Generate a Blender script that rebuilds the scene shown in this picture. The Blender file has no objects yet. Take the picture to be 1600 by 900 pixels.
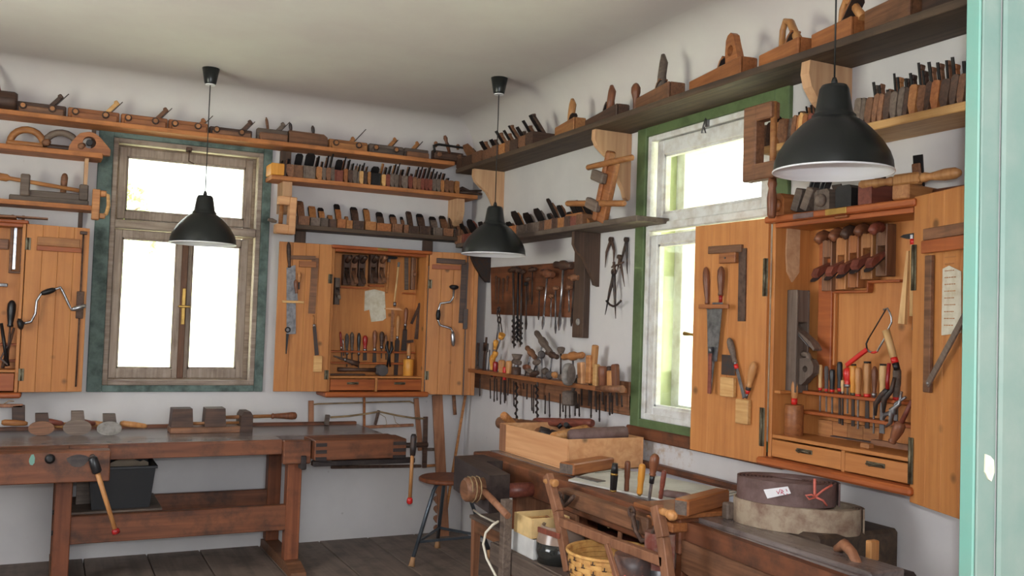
import bpy, bmesh, math, random
from mathutils import Vector, Matrix
random.seed(7)
PI = math.pi
SC = bpy.context.scene
COL = SC.collection

# ------------------------------------------------------------------ camera
CAM = Vector((-2.7663, -6.2456, 1.5))
F = 1458.0
def cam_basis(yaw, pitch, roll):
    cy, sy, cp, sp = math.cos(yaw), math.sin(yaw), math.cos(pitch), math.sin(pitch)
    fw = Vector((sy * cp, cy * cp, sp)); r = Vector((cy, -sy, 0)); u = r.cross(fw)
    return r * math.cos(roll) + u * math.sin(roll), u * math.cos(roll) - r * math.sin(roll), fw
CR, CU, CF = cam_basis(math.radians(26.52), math.radians(2.235), math.radians(1.908))
cd = bpy.data.cameras.new('camera'); cam = bpy.data.objects.new('camera', cd); COL.objects.link(cam)
cd.sensor_width = 36; cd.lens = 36 * F / 1600; cd.clip_start = 0.05; cd.clip_end = 300
cam.matrix_world = Matrix(((CR.x, CU.x, -CF.x, CAM.x), (CR.y, CU.y, -CF.y, CAM.y), (CR.z, CU.z, -CF.z, CAM.z), (0, 0, 0, 1)))
SC.camera = cam

# ------------------------------------------------------------------ light
SC.view_settings.view_transform = 'Standard'; SC.view_settings.look = 'None'
SC.view_settings.exposure = 0.27; SC.view_settings.gamma = 1.0; SC.view_settings.use_curve_mapping = False
w = bpy.data.worlds.new('sky'); SC.world = w; w.use_nodes = True
nt = w.node_tree; bg = nt.nodes['Background']
sky = nt.nodes.new('ShaderNodeTexSky'); sky.sky_type = 'HOSEK_WILKIE'; sky.turbidity = 9
sky.sun_direction = Vector((0.18, -0.36, 0.92)).normalized(); sky.ground_albedo = 0.5
# thin bright cloud veil over the whole sky
vl = nt.nodes.new('ShaderNodeMix'); vl.data_type = 'RGBA'; vl.inputs[0].default_value = 0.72; vl.inputs[7].default_value = (1.0, 1.0, 0.97, 1)
nt.links.new(sky.outputs[0], vl.inputs[6]); nt.links.new(vl.outputs[2], bg.inputs[0]); bg.inputs[1].default_value = 6.0
def lamp(name, kind, loc, energy, color=(1, 1, 1), size=0.1, aim=None, sy=None):
    l = bpy.data.lights.new(name, kind); o = bpy.data.objects.new(name, l); COL.objects.link(o)
    l.energy = energy; l.color = color; o.location = loc
    if kind == 'AREA':
        l.size = size
        if sy: l.shape = 'RECTANGLE'; l.size_y = sy
    elif kind in ('POINT', 'SPOT'): l.shadow_soft_size = size
    if aim: o.rotation_euler = Vector(aim).to_track_quat('-Z', 'Y').to_euler()
    return o
sun = lamp('sun', 'SUN', (5, -5, 8), 22.0, (1.0, 0.96, 0.88), aim=(-0.18, 0.36, -0.92)); sun.data.angle = 0.01
# the camera's own flash, a hand's breadth above the lens
lamp('camera_flash', 'POINT', CAM + CU * 0.12 - CF * 0.05, 106, (0.93, 0.97, 1.0), 0.02)
# unseen fill lamps added to brighten the room from the left and the hallway
lamp('fill_light_left', 'AREA', (-4.36, -2.6, 1.72), 30, (0.90, 0.94, 1.0), 1.35, (1, 0.0, 0.0), 1.5)
lamp('fill_light_hallway', 'AREA', (-2.4, -7.9, 1.9), 108, (0.90, 0.96, 1.0), 3.2, (0.12, 1, 0.02), 1.6)

# ------------------------------------------------------------------ picks: where the sight line meets a wall plane
def ray(px, py): return CF + CR * ((px - 800) / F) - CU * ((py - 450) / F)
def AP(px, py, d=0.0):
    v = ray(px, py); return CAM + v * ((-d - CAM.y) / v.y)
def BP(px, py, d=0.0):
    v = ray(px, py); return CAM + v * ((-d - CAM.x) / v.x)
def HP(px, py, z):
    v = ray(px, py); return CAM + v * ((z - CAM.z) / v.z)
# wall-like frames: u runs to the viewer's right along the surface, d out of it toward the viewer, z up
FR = {'A': (Vector((0, 0, 0)), 0.0), 'B': (Vector((0, 0, 0)), -PI / 2)}
def axes(W):
    a = FR[W][1]; return Vector((math.cos(a), math.sin(a), 0)), Vector((-math.sin(a), math.cos(a), 0))
def pick(W, px, py, d):
    o = FR[W][0]; ex, ey = axes(W); v = ray(px, py)
    p = CAM + v * ((-d - (CAM - o).dot(ey)) / v.dot(ey)); return (p - o).dot(ex), p.z - o.z
def wl(W, u, d, z):
    ex, ey = axes(W); return FR[W][0] + ex * u - ey * d + Vector((0, 0, z))
class _R(dict):
    def __missing__(s, k): return FR[k][1]
ROT = _R()

# ------------------------------------------------------------------ materials
def srgb(r, g, b):
    f = lambda c: ((c / 255 + 0.055) / 1.055) ** 2.4 if c > 10 else c / 255 / 12.92
    return (f(r), f(g), f(b), 1)
MAT = {}
def _mat(name):
    m = bpy.data.materials.new(name); m.use_nodes = True; MAT[name] = m
    return m, m.node_tree, m.node_tree.nodes['Principled BSDF']
def _n(nt, t, **k):
    n = nt.nodes.new(t)
    for a, b in k.items(): setattr(n, a, b)
    return n
def _ramp(nt, fac, stops):
    r = _n(nt, 'ShaderNodeValToRGB'); e = r.color_ramp.elements
    e[0].position, e[0].color = stops[0]; e[1].position, e[1].color = stops[-1]
    for p, c in stops[1:-1]: x = e.new(p); x.color = c
    nt.links.new(fac, r.inputs[0]); return r
def wood(name, c1, c2, axis='x', rough=0.55, fine=1.0, spec=0.35, dirt=0.0, dirtc=(40, 32, 28), var=0.25, knots=False):
    m, nt, bs = _mat(name); L = nt.links.new
    tc = _n(nt, 'ShaderNodeTexCoord'); mp = _n(nt, 'ShaderNodeMapping')
    s = [34 * fine] * 3; s['xyz'.index(axis)] = 2.2 * fine; mp.inputs['Scale'].default_value = s
    oi = _n(nt, 'ShaderNodeObjectInfo')
    L(tc.outputs['Object'], mp.inputs['Vector'])
    ad = _n(nt, 'ShaderNodeVectorMath', operation='SCALE'); ad.inputs[0].default_value = (37, 19, 53); L(oi.outputs['Random'], ad.inputs['Scale'])
    L(ad.outputs[0], mp.inputs['Location'])
    n1 = _n(nt, 'ShaderNodeTexNoise'); n1.inputs['Scale'].default_value = 1.0; n1.inputs['Detail'].default_value = 5; n1.inputs['Distortion'].default_value = 0.6
    L(mp.outputs[0], n1.inputs['Vector'])
    r1 = _ramp(nt, n1.outputs[0], [(0.3, srgb(*c1)), (0.7, srgb(*c2))])
    out = r1.outputs[0]
    # blotches of handling, dust and old glue that stay with the wood
    n2 = _n(nt, 'ShaderNodeTexNoise'); n2.inputs['Scale'].default_value = 6.0; n2.inputs['Detail'].default_value = 6; n2.inputs['Roughness'].default_value = 0.65
    L(tc.outputs['Object'], n2.inputs['Vector'])
    if dirt > 0:
        r2 = _ramp(nt, n2.outputs[0], [(0.48, (0, 0, 0, 1)), (0.66, (dirt, dirt, dirt, 1))])
        mx = _n(nt, 'ShaderNodeMix', data_type='RGBA'); L(r2.outputs[0], mx.inputs[0]); L(out, mx.inputs[6]); mx.inputs[7].default_value = srgb(*dirtc); out = mx.outputs[2]
    if knots:
        vo = _n(nt, 'ShaderNodeTexVoronoi'); vo.inputs['Scale'].default_value = 5.5
        L(tc.outputs['Object'], vo.inputs['Vector'])
        rk = _ramp(nt, vo.outputs['Distance'], [(0.05, (1, 1, 1, 1)), (0.12, (0, 0, 0, 1))])
        mk = _n(nt, 'ShaderNodeMix', data_type='RGBA'); L(rk.outputs[0], mk.inputs[0]); L(out, mk.inputs[6]); mk.inputs[7].default_value = srgb(*[int(v * .62) for v in c1]); out = mk.outputs[2]
    hs = _n(nt, 'ShaderNodeHueSaturation'); mr = _n(nt, 'ShaderNodeMapRange')
    mr.inputs['To Min'].default_value = 1 - var; mr.inputs['To Max'].default_value = 1 + var
    L(oi.outputs['Random'], mr.inputs[0]); L(mr.outputs[0], hs.inputs['Value']); L(out, hs.inputs['Color'])
    L(hs.outputs[0], bs.inputs['Base Color'])
    bs.inputs['Roughness'].default_value = rough; bs.inputs['Specular IOR Level'].default_value = spec
    bp = _n(nt, 'ShaderNodeBump'); bp.inputs['Strength'].default_value = 0.15; bp.inputs['Distance'].default_value = 0.002
    L(n1.outputs[0], bp.inputs['Height']); L(bp.outputs[0], bs.inputs['Normal'])
    return m
def plain(name, c, rough=0.5, metal=0.0, spec=0.5, mott=0.0, mc=None, scale=9, bump=0.0, emit=0):
    m, nt, bs = _mat(name); L = nt.links.new
    bs.inputs['Roughness'].default_value = rough; bs.inputs['Metallic'].default_value = metal; bs.inputs['Specular IOR Level'].default_value = spec
    tc = _n(nt, 'ShaderNodeTexCoord'); n = _n(nt, 'ShaderNodeTexNoise'); n.inputs['Scale'].default_value = scale; n.inputs['Detail'].default_value = 7; n.inputs['Roughness'].default_value = 0.62
    L(tc.outputs['Object'], n.inputs['Vector'])
    c2 = mc or tuple(int(v * (1 - mott)) for v in c)
    r = _ramp(nt, n.outputs[0], [(0.42, srgb(*c)), (0.66, srgb(*c2))]); L(r.outputs[0], bs.inputs['Base Color'])
    if bump:
        bp = _n(nt, 'ShaderNodeBump'); bp.inputs['Strength'].default_value = bump; bp.inputs['Distance'].default_value = 0.01
        L(n.outputs[0], bp.inputs['Height']); L(bp.outputs[0], bs.inputs['Normal'])
    return m
def plaster():
    # whitewash: faint unevenness, small dark specks and a few damp marks under the right window
    m = plain('plaster', (208, 204, 203), 0.9, spec=.15, mott=.05, mc=(199, 195, 195), scale=1.6, bump=.16); nt = m.node_tree; bs = nt.nodes['Principled BSDF']; L = nt.links.new
    base = bs.inputs['Base Color'].links[0].from_socket; tc = _n(nt, 'ShaderNodeTexCoord')
    vo = _n(nt, 'ShaderNodeTexVoronoi'); vo.inputs['Scale'].default_value = 5.5; vo.inputs['Randomness'].default_value = 1.0; L(tc.outputs['Object'], vo.inputs['Vector'])
    r = _ramp(nt, vo.outputs['Distance'], [(0.0, (.5, .5, .5, 1)), (0.055, (0, 0, 0, 1))]); mx = _n(nt, 'ShaderNodeMix', data_type='RGBA'); L(r.outputs[0], mx.inputs[0]); L(base, mx.inputs[6]); mx.inputs[7].default_value = srgb(120, 108, 104)
    # stain patch around a fixed spot of the right wall (local x 2.3, z 0.9)
    sp = _n(nt, 'ShaderNodeSeparateXYZ'); L(tc.outputs['Object'], sp.inputs[0])
    def dist(ch, c, s):
        a = _n(nt, 'ShaderNodeMath', operation='SUBTRACT'); L(sp.outputs[ch], a.inputs[0]); a.inputs[1].default_value = c
        b = _n(nt, 'ShaderNodeMath', operation='MULTIPLY'); L(a.outputs[0], b.inputs[0]); b.inputs[1].default_value = s
        d = _n(nt, 'ShaderNodeMath', operation='MULTIPLY'); L(b.outputs[0], d.inputs[0]); L(b.outputs[0], d.inputs[1]); return d
    dx, dz = dist(0, 2.35, 1.9), dist(2, .92, 7.0); ad = _n(nt, 'ShaderNodeMath', operation='ADD'); L(dx.outputs[0], ad.inputs[0]); L(dz.outputs[0], ad.inputs[1])
    n = _n(nt, 'ShaderNodeTexNoise'); n.inputs['Scale'].default_value = 22; n.inputs['Detail'].default_value = 8; n.inputs['Roughness'].default_value = .7; L(tc.outputs['Object'], n.inputs['Vector'])
    sb = _n(nt, 'ShaderNodeMath', operation='MULTIPLY_ADD'); L(ad.outputs[0], sb.inputs[0]); sb.inputs[1].default_value = -.22; L(n.outputs[0], sb.inputs[2])
    r2 = _ramp(nt, sb.outputs[0], [(0.44, (0, 0, 0, 1)), (0.62, (.75, .75, .75, 1))]); m2 = _n(nt, 'ShaderNodeMix', data_type='RGBA'); L(r2.outputs[0], m2.inputs[0]); L(mx.outputs[2], m2.inputs[6]); m2.inputs[7].default_value = srgb(176, 148, 120)
    L(m2.outputs[2], bs.inputs['Base Color'])
wood('pine_x', (192, 128, 72), (172, 108, 56), 'x', 0.5, 1.2, dirt=.14, dirtc=(120, 80, 50), var=.06, knots=True)
wood('pine_z', (196, 132, 74), (177, 112, 60), 'z', 0.5, 1.2, dirt=.14, dirtc=(120, 80, 50), var=.06, knots=True)
wood('pine_red', (176, 98, 50), (142, 70, 34), 'x', 0.45, 1.2, dirt=.2, var=.08)
wood('raw_pine_x', (222, 170, 124), (200, 142, 96), 'x', 0.6, .8, var=.04, knots=True)
wood('shelf_pine', (196, 128, 76), (158, 96, 54), 'x', 0.6, 1, dirt=.3, var=.08)
wood('shelf_gray', (112, 98, 86), (84, 72, 64), 'x', 0.7, 1, dirt=.4, var=.1)
wood('shelf_dark', (96, 78, 62), (64, 50, 42), 'x', 0.65, 1, dirt=.3, var=.1)
wood('bracket_wood', (208, 168, 130), (186, 142, 106), 'z', 0.6, 1, var=.06)
wood('floorboard', (142, 124, 112), (112, 98, 88), 'y', 0.62, .5, dirt=.45, dirtc=(66, 56, 50), var=.12)
wood('bench_top', (134, 122, 118), (98, 87, 84), 'x', 0.26, .8, spec=.6, dirt=.6, dirtc=(52, 42, 40), var=.05)
wood('bench_side', (134, 82, 54), (96, 56, 38), 'x', 0.5, .8, dirt=.7, dirtc=(52, 40, 34), var=.1)
wood('bench_leg', (142, 84, 54), (112, 62, 40), 'z', 0.5, .8, dirt=.4, var=.1)
wood('bench_black', (62, 52, 50), (38, 32, 32), 'x', 0.45, 1, dirt=.2, dirtc=(120, 105, 95), var=.08)
wood('tool_tan', (184, 128, 78), (150, 94, 54), 'x', 0.5, 2, dirt=.35, dirtc=(80, 60, 45), var=.2)
wood('tool_light', (214, 170, 112), (190, 140, 84), 'x', 0.5, 2, dirt=.2, dirtc=(120, 90, 60), var=.15)
wood('tool_brown', (142, 98, 70), (104, 70, 50), 'x', 0.5, 2, dirt=.45, dirtc=(60, 48, 42), var=.25)
wood('tool_orange', (170, 108, 64), (134, 80, 46), 'x', 0.45, 2, dirt=.3, dirtc=(100, 60, 40), var=.15)
wood('tool_gray', (120, 104, 92), (88, 74, 66), 'x', 0.6, 2, dirt=.4, dirtc=(60, 52, 48), var=.25)
wood('tool_dark', (92, 66, 52), (58, 42, 36), 'x', 0.5, 2, dirt=.3, dirtc=(40, 34, 32), var=.2)
wood('tool_red', (138, 76, 60), (104, 54, 44), 'x', 0.4, 2, dirt=.25, dirtc=(60, 44, 42), var=.15)
wood('handle', (200, 146, 92), (168, 112, 66), 'z', 0.4, 2, dirt=.3, dirtc=(110, 78, 54), var=.15)
wood('handle_brown', (134, 84, 58), (96, 58, 42), 'z', 0.35, 2, dirt=.2, var=.2)
wood('handle_pale', (216, 178, 126), (196, 152, 100), 'z', 0.4, 2, dirt=.25, dirtc=(140, 108, 80), var=.08)
wood('handle_gold', (226, 162, 74), (200, 132, 50), 'z', 0.35, 2, var=.05)
wood('saw_wood', (166, 116, 86), (130, 86, 62), 'z', 0.5, 1.2, dirt=.3, var=.1)
wood('window_wood', (170, 154, 140), (136, 119, 106), 'z', 0.7, 1.5, dirt=.45, dirtc=(96, 78, 64), var=.06)
wood('window_wood_x', (170, 154, 140), (134, 116, 104), 'x', 0.7, 1.5, dirt=.45, dirtc=(96, 78, 64), var=.06)
wood('window_strip', (112, 78, 58), (88, 60, 44), 'z', 0.6, 1.5, dirt=.3, var=.05)
wood('battens', (98, 76, 62), (70, 54, 46), 'z', 0.65, 1, dirt=.3, var=.1)
plaster()
plain('plaster_ceiling', (212, 207, 204), 0.92, spec=.1, mott=.05, mc=(206, 197, 197), scale=1.2, bump=.2)
plain('green_old', (104, 122, 116), 0.75, mott=.5, mc=(60, 74, 68), scale=11, bump=.3)
plain('green_window', (92, 110, 70), 0.6, mott=.3, mc=(72, 88, 54), scale=8)
plain('reveal_green', (186, 194, 150), 0.8, mott=.1)
plain('window_white', (222, 222, 220), 0.55, mott=.2, mc=(196, 190, 182), scale=14, bump=.1)
plain('door_paint', (98, 146, 132), 0.5, mott=.1, mc=(108, 144, 130), scale=5)
plain('door_face', (98, 122, 112), 0.6, mott=.2, mc=(116, 130, 120), scale=4, bump=.15)
plain('bare_patch', (216, 212, 186), 0.8, mott=.15, scale=30)
plain('iron', (66, 62, 62), 0.5, .55, mott=.35, mc=(84, 62, 50), scale=40)
plain('iron_black', (36, 34, 35), 0.45, .3, mott=.3, scale=40)
plain('rusty', (98, 76, 64), 0.65, .4, mott=.4, mc=(70, 50, 42), scale=40)
plain('steel', (176, 176, 180), 0.28, .9, mott=.3, scale=30)
plain('steel_dull', (128, 126, 128), 0.42, .75, mott=.3, scale=30)
plain('brass', (178, 142, 76), 0.4, .8, mott=.3)
plain('hinge_metal', (112, 104, 84), 0.45, .7, mott=.4, mc=(70, 62, 50), scale=30)
plain('lamp_black', (30, 33, 32), 0.32, spec=.5)
plain('lamp_white', (236, 236, 240), 0.45)
plain('cord_black', (24, 24, 24), 0.5)
plain('red_paint', (200, 40, 34), 0.35)
plain('red_dark', (146, 30, 30), 0.3)
plain('black_paint', (32, 32, 34), 0.35)
plain('black_plastic', (34, 35, 38), 0.5)
plain('cardboard', (164, 146, 126), 0.85, mott=.08)
plain('paper', (206, 200, 184), 0.85, mott=.12, mc=(186, 174, 150), scale=20)
plain('label_paper', (226, 224, 226), 0.8)
plain('sky_sheen', (186, 188, 208), 0.5)  # lilac of the sky reflected in the bench top, put into the colour
plain('paper_gray', (190, 186, 178), 0.75, mott=.1)
plain('leather_dark', (112, 88, 84), 0.65, mott=.3, mc=(86, 62, 56), scale=14, bump=.25)
plain('leather_gray', (164, 146, 124), 0.75, mott=.35, mc=(122, 94, 78), scale=16, bump=.3)
plain('ribbon_red', (206, 108, 92), 0.6)
plain('white_box', (206, 204, 200), 0.7, mott=.08)
plain('box_yellow', (230, 196, 138), 0.6, mott=.12)
plain('crock', (44, 46, 44), 0.12, spec=.7, mott=.2)
plain('crock_band', (150, 128, 114), 0.2, spec=.6, mott=.1)
plain('wicker', (216, 166, 96), 0.6, mott=.2, mc=(186, 130, 70), scale=30)
plain('wicker_dark', (64, 44, 32), 0.6)
plain('string', (176, 148, 108), 0.9, mott=.3)
plain('twine', (150, 124, 90), 0.9, mott=.3)
plain('cable_white', (214, 206, 188), 0.5)
plain('stool_steel', (104, 112, 120), 0.35, .7, mott=.2)
plain('rubber_tan', (176, 132, 92), 0.7)
plain('stone', (148, 142, 136), 0.85, mott=.2, bump=.3, scale=30)
plain('cloth_gray', (150, 140, 130), 0.9, mott=.2, bump=.3)
plain('tin_red', (128, 66, 54), 0.5, mott=.6, mc=(150, 130, 116), scale=16)
plain('tin_dark', (76, 62, 60), 0.45, mott=.4, mc=(120, 84, 70), scale=20)
plain('sandpaper', (92, 84, 82), 0.9, mott=.2)
plain('foliage', (206, 222, 160), 0.8, mott=.4)
plain('grass', (218, 222, 186), 0.9, mott=.06, scale=.6)
plain('bark', (110, 86, 62), 0.9, mott=.3)
plain('facade', (226, 214, 196), 0.9, mott=.05)
plain('roof_gray', (108, 98, 110), 0.9, mott=.2)
plain('brick_red', (176, 96, 66), 0.9, mott=.2)
plain('ink', (44, 34, 34), 0.8)
plain('ink_red', (196, 70, 96), 0.8)
m, nt_, bs_ = _mat('glass')
for nd in list(nt_.nodes): nt_.nodes.remove(nd)
_o = _n(nt_, 'ShaderNodeOutputMaterial'); _mx = _n(nt_, 'ShaderNodeMixShader'); _t = _n(nt_, 'ShaderNodeBsdfTransparent'); _g = _n(nt_, 'ShaderNodeBsdfGlossy')
_g.inputs['Roughness'].default_value = 0.03; _t.inputs[0].default_value = (0.94, 0.96, 0.95, 1); _mx.inputs[0].default_value = 0.05
nt_.links.new(_t.outputs[0], _mx.inputs[1]); nt_.links.new(_g.outputs[0], _mx.inputs[2]); nt_.links.new(_mx.outputs[0], _o.inputs[0])

# ------------------------------------------------------------------ mesh builder
class MB:
    def __init__(s): s.v = []; s.f = []; s.sm = []; s.M = Matrix.Identity(4)
    def at(s, M): s.M = M; return s
    def add(s, vs, fs, smooth=False):
        b = len(s.v); M = s.M
        s.v += [M @ Vector(p) for p in vs]
        s.f += [tuple(b + i for i in f) for f in fs]; s.sm += [smooth] * len(fs) if not isinstance(smooth, list) else smooth
        return s
    def box(s, x0, x1, y0, y1, z0, z1, c=0.0):
        if x0 > x1: x0, x1 = x1, x0
        if y0 > y1: y0, y1 = y1, y0
        if z0 > z1: z0, z1 = z1, z0
        c = min(c, (x1 - x0) * .45, (y1 - y0) * .45, (z1 - z0) * .45)
        if c <= 0:
            return s.add([(x0, y0, z0), (x1, y0, z0), (x1, y1, z0), (x0, y1, z0), (x0, y0, z1), (x1, y0, z1), (x1, y1, z1), (x0, y1, z1)],
                         [(3, 2, 1, 0), (4, 5, 6, 7), (0, 1, 5, 4), (1, 2, 6, 5), (2, 3, 7, 6), (3, 0, 4, 7)])
        X, Y, Z = (x0, x1), (y0, y1), (z0, z1); vs = []; ix = {}
        for i in (0, 1):
            for j in (0, 1):
                for k in (0, 1):
                    sx, sy, sz = (1, -1)[i] * c, (1, -1)[j] * c, (1, -1)[k] * c
                    for a, p in enumerate(((X[i], Y[j] + sy, Z[k] + sz), (X[i] + sx, Y[j], Z[k] + sz), (X[i] + sx, Y[j] + sy, Z[k]))):
                        ix[i, j, k, a] = len(vs); vs.append(p)
        fs = []
        for i in (0, 1):
            fs.append([ix[i, 0, 0, 0], ix[i, 1, 0, 0], ix[i, 1, 1, 0], ix[i, 0, 1, 0]])
            fs.append([ix[0, i, 0, 1], ix[1, i, 0, 1], ix[1, i, 1, 1], ix[0, i, 1, 1]])
            fs.append([ix[0, 0, i, 2], ix[1, 0, i, 2], ix[1, 1, i, 2], ix[0, 1, i, 2]])
            for j in (0, 1):
                fs.append([ix[i, j, 0, 0], ix[i, j, 1, 0], ix[i, j, 1, 1], ix[i, j, 0, 1]])
                fs.append([ix[i, 0, j, 0], ix[i, 1, j, 0], ix[i, 1, j, 2], ix[i, 0, j, 2]])
                fs.append([ix[0, i, j, 1], ix[1, i, j, 1], ix[1, i, j, 2], ix[0, i, j, 2]])
                for k in (0, 1): fs.append([ix[i, j, k, 0], ix[i, j, k, 1], ix[i, j, k, 2]])
        return s.add(vs, fs)
    def prism(s, pts, axis, a, b, smooth=False):
        n = len(pts)
        f = {'x': lambda p, t: (t, p[0], p[1]), 'y': lambda p, t: (p[0], t, p[1]), 'z': lambda p, t: (p[0], p[1], t)}[axis]
        return s.add([f(p, a) for p in pts] + [f(p, b) for p in pts],
                     [tuple(range(n)), tuple(range(2 * n - 1, n - 1, -1))] + [(i, (i + 1) % n, n + (i + 1) % n, n + i) for i in range(n)],
                     [False, False] + [smooth] * n)
    def lathe(s, p0, p1, prof, n=12):
        # prof: (t along p0->p1 in 0..1, radius)
        p0, p1 = Vector(p0), Vector(p1); ax = (p1 - p0); L = ax.length; ax.normalize()
        q = Vector((1, 0, 0)) if abs(ax.x) < .8 else Vector((0, 1, 0)); e1 = ax.cross(q).normalized(); e2 = ax.cross(e1)
        vs = []; fs = []; sm = []
        for t, r in prof:
            for i in range(n):
                a = 2 * PI * i / n; vs.append(p0 + ax * (t * L) + e1 * (r * math.cos(a)) + e2 * (r * math.sin(a)))
        for k in range(len(prof) - 1):
            for i in range(n):
                j = (i + 1) % n; fs.append((k * n + i, k * n + j, (k + 1) * n + j, (k + 1) * n + i)); sm.append(True)
        fs.append(tuple(range(n))); fs.append(tuple((len(prof) - 1) * n + i for i in range(n))); sm += [False, False]
        return s.add(vs, fs, sm)
    def cyl(s, p0, p1, r0, r1=None, n=12):
        return s.lathe(p0, p1, [(0, r0), (1, r0 if r1 is None else r1)], n)
    def tube(s, path, r, n=8):
        P = [Vector(p) for p in path]; R = r if isinstance(r, (list, tuple)) else [r] * len(P)
        vs = []; fs = []; sm = []; up = None
        for k, p in enumerate(P):
            t = (P[min(k + 1, len(P) - 1)] - P[max(k - 1, 0)]).normalized()
            if up is None:
                q = Vector((0, 0, 1)) if abs(t.z) < .8 else Vector((0, 1, 0)); up = t.cross(q).normalized()
            else: up = (up - t * up.dot(t)).normalized()
            e2 = t.cross(up)
            for i in range(n):
                a = 2 * PI * i / n; vs.append(p + up * (R[k] * math.cos(a)) + e2 * (R[k] * math.sin(a)))
        for k in range(len(P) - 1):
            for i in range(n):
                j = (i + 1) % n; fs.append((k * n + i, k * n + j, (k + 1) * n + j, (k + 1) * n + i)); sm.append(True)
        fs.append(tuple(range(n))); fs.append(tuple((len(P) - 1) * n + i for i in range(n))); sm += [False, False]
        return s.add(vs, fs, sm)
    def ring(s, c, ro, ri, h, n=40, sx=1.0, sy=1.0):
        c = Vector(c); vs = []; fs = []; sm = []
        for (r, z) in ((ro, 0), (ro, h), (ri, h), (ri, 0)):
            for i in range(n):
                a = 2 * PI * i / n; vs.append(c + Vector((r * sx * math.cos(a), r * sy * math.sin(a), z)))
        for k in range(4):
            for i in range(n):
                j = (i + 1) % n; kk = (k + 1) % 4; fs.append((k * n + i, k * n + j, kk * n + j, kk * n + i)); sm.append(k in (0, 2))
        return s.add(vs, fs, sm)
    def bar(s, p0, p1, w, t, c=0.0, up=(0, -1, 0)):
        # rectangular bar from p0 to p1, width w across, thickness t along up
        p0, p1 = Vector(p0), Vector(p1); z = p1 - p0; L = z.length; z.normalize(); y = Vector(up); y = (y - z * y.dot(z)).normalized(); x = y.cross(z)
        old = s.M; s.M = old @ Matrix(((x.x, y.x, z.x, p0.x), (x.y, y.y, z.y, p0.y), (x.z, y.z, z.z, p0.z), (0, 0, 0, 1)))
        s.box(-w / 2, w / 2, -t / 2, t / 2, 0, L, c); s.M = old; return s
    def obj(s, name, mat, parent=None, **props):
        me = bpy.data.meshes.new(name); me.from_pydata([tuple(v) for v in s.v], [], s.f)
        me.polygons.foreach_set('use_smooth', s.sm)
        bm = bmesh.new(); bm.from_mesh(me); bmesh.ops.recalc_face_normals(bm, faces=bm.faces); bm.to_mesh(me); bm.free()
        me.materials.append(MAT[mat]); o = bpy.data.objects.new(name, me); COL.objects.link(o)
        if parent is not None: o.parent = parent
        for k, v in props.items(): o[k] = v
        return o
def hexa(m, P): return m.add(P, [(3, 2, 1, 0), (4, 5, 6, 7), (0, 1, 5, 4), (1, 2, 6, 5), (2, 3, 7, 6), (3, 0, 4, 7)])
def tag(o, label, cat, group=None):
    o['label'] = label; o['category'] = cat
    if group: o['group'] = group
    return o
def empty(name, label, cat, loc, rot=(0, 0, 0), group=None, parent=None):
    o = bpy.data.objects.new(name, None); COL.objects.link(o); o.location = loc; o.rotation_euler = rot; o.empty_display_size = .05
    if parent is not None: o.parent = parent
    return tag(o, label, cat, group)
def T(name, label, cat, W, u, d, z, group=None, ang=0.0, spin=0.0):
    return empty(name, label, cat, wl(W, u, d, z), (0, ang, ROT[W] + spin), group)
def struct(o): o['kind'] = 'structure'; return o
ORD = 'first second third fourth fifth sixth seventh eighth ninth tenth eleventh twelfth thirteenth fourteenth fifteenth sixteenth seventeenth eighteenth nineteenth twentieth'.split()
ORD += ['twenty-' + k for k in ORD[:9]] + ['thirtieth'] + ['thirty-' + k for k in ORD[:9]]
def dup(root, loc, rot=None, label=None, group=None):
    r = root.copy(); COL.objects.link(r); r.location = loc
    if rot is not None: r.rotation_euler = rot
    if label: r['label'] = label
    if group: r['group'] = group
    for ch in list(root.children):
        c = ch.copy(); COL.objects.link(c); c.parent = r
        for g in list(ch.children):
            q = g.copy(); COL.objects.link(q); q.parent = c
    return r
# ------------------------------------------------------------------ room shell
CEIL = 2.95; XL = -4.4; YF = -5.1; YH = -8.2
def shell_wall(name, W, u0, u1, z1, holes, mat='plaster', t=0.45):
    m = MB(); us = sorted(holes)
    x = u0
    for (a, b, c, d) in us:
        m.box(x, a, 0, t, -.15, z1); m.box(a, b, 0, t, -.15, c); m.box(a, b, 0, t, d, z1); x = b
    m.box(x, u1, 0, t, -.15, z1)
    o = m.obj(name, mat); o.rotation_euler = (0, 0, ROT[W]); return struct(o)
W1 = (-2.435, -1.52, 1.045, 2.575); W2 = (2.245, 3.2, 1.04, 2.495)
shell_wall('wall_back', 'A', XL - .45, .45, 3.1, [W1])
shell_wall('wall_right', 'B', 0, -YH, 3.1, [W2])
LW = (-3.3, -1.9, .95, 2.5)
m = MB(); m.box(XL - .4, XL, YH, -3.3, 0, 3.1).box(XL - .4, XL, -1.9, 0, 0, 3.1).box(XL - .4, XL, -3.3, -1.9, 0, .95).box(XL - .4, XL, -3.3, -1.9, 2.5, 3.1)
struct(m.obj('wall_left', 'plaster'))
xj = AP(1526, 450, -YF).x
m = MB(); m.box(xj + .05, .0, YF, YF + .03, 0, 3.1).box(XL, -2.95, YF, YF + .03, 0, 3.1).box(-2.95, xj + .05, YF, YF + .03, 2.75, 3.1)
struct(m.obj('wall_front', 'plaster'))
struct(MB().box(XL, 0.0, YH - .3, YH, 0, 3.1).obj('wall_hallway', 'plaster'))
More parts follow.
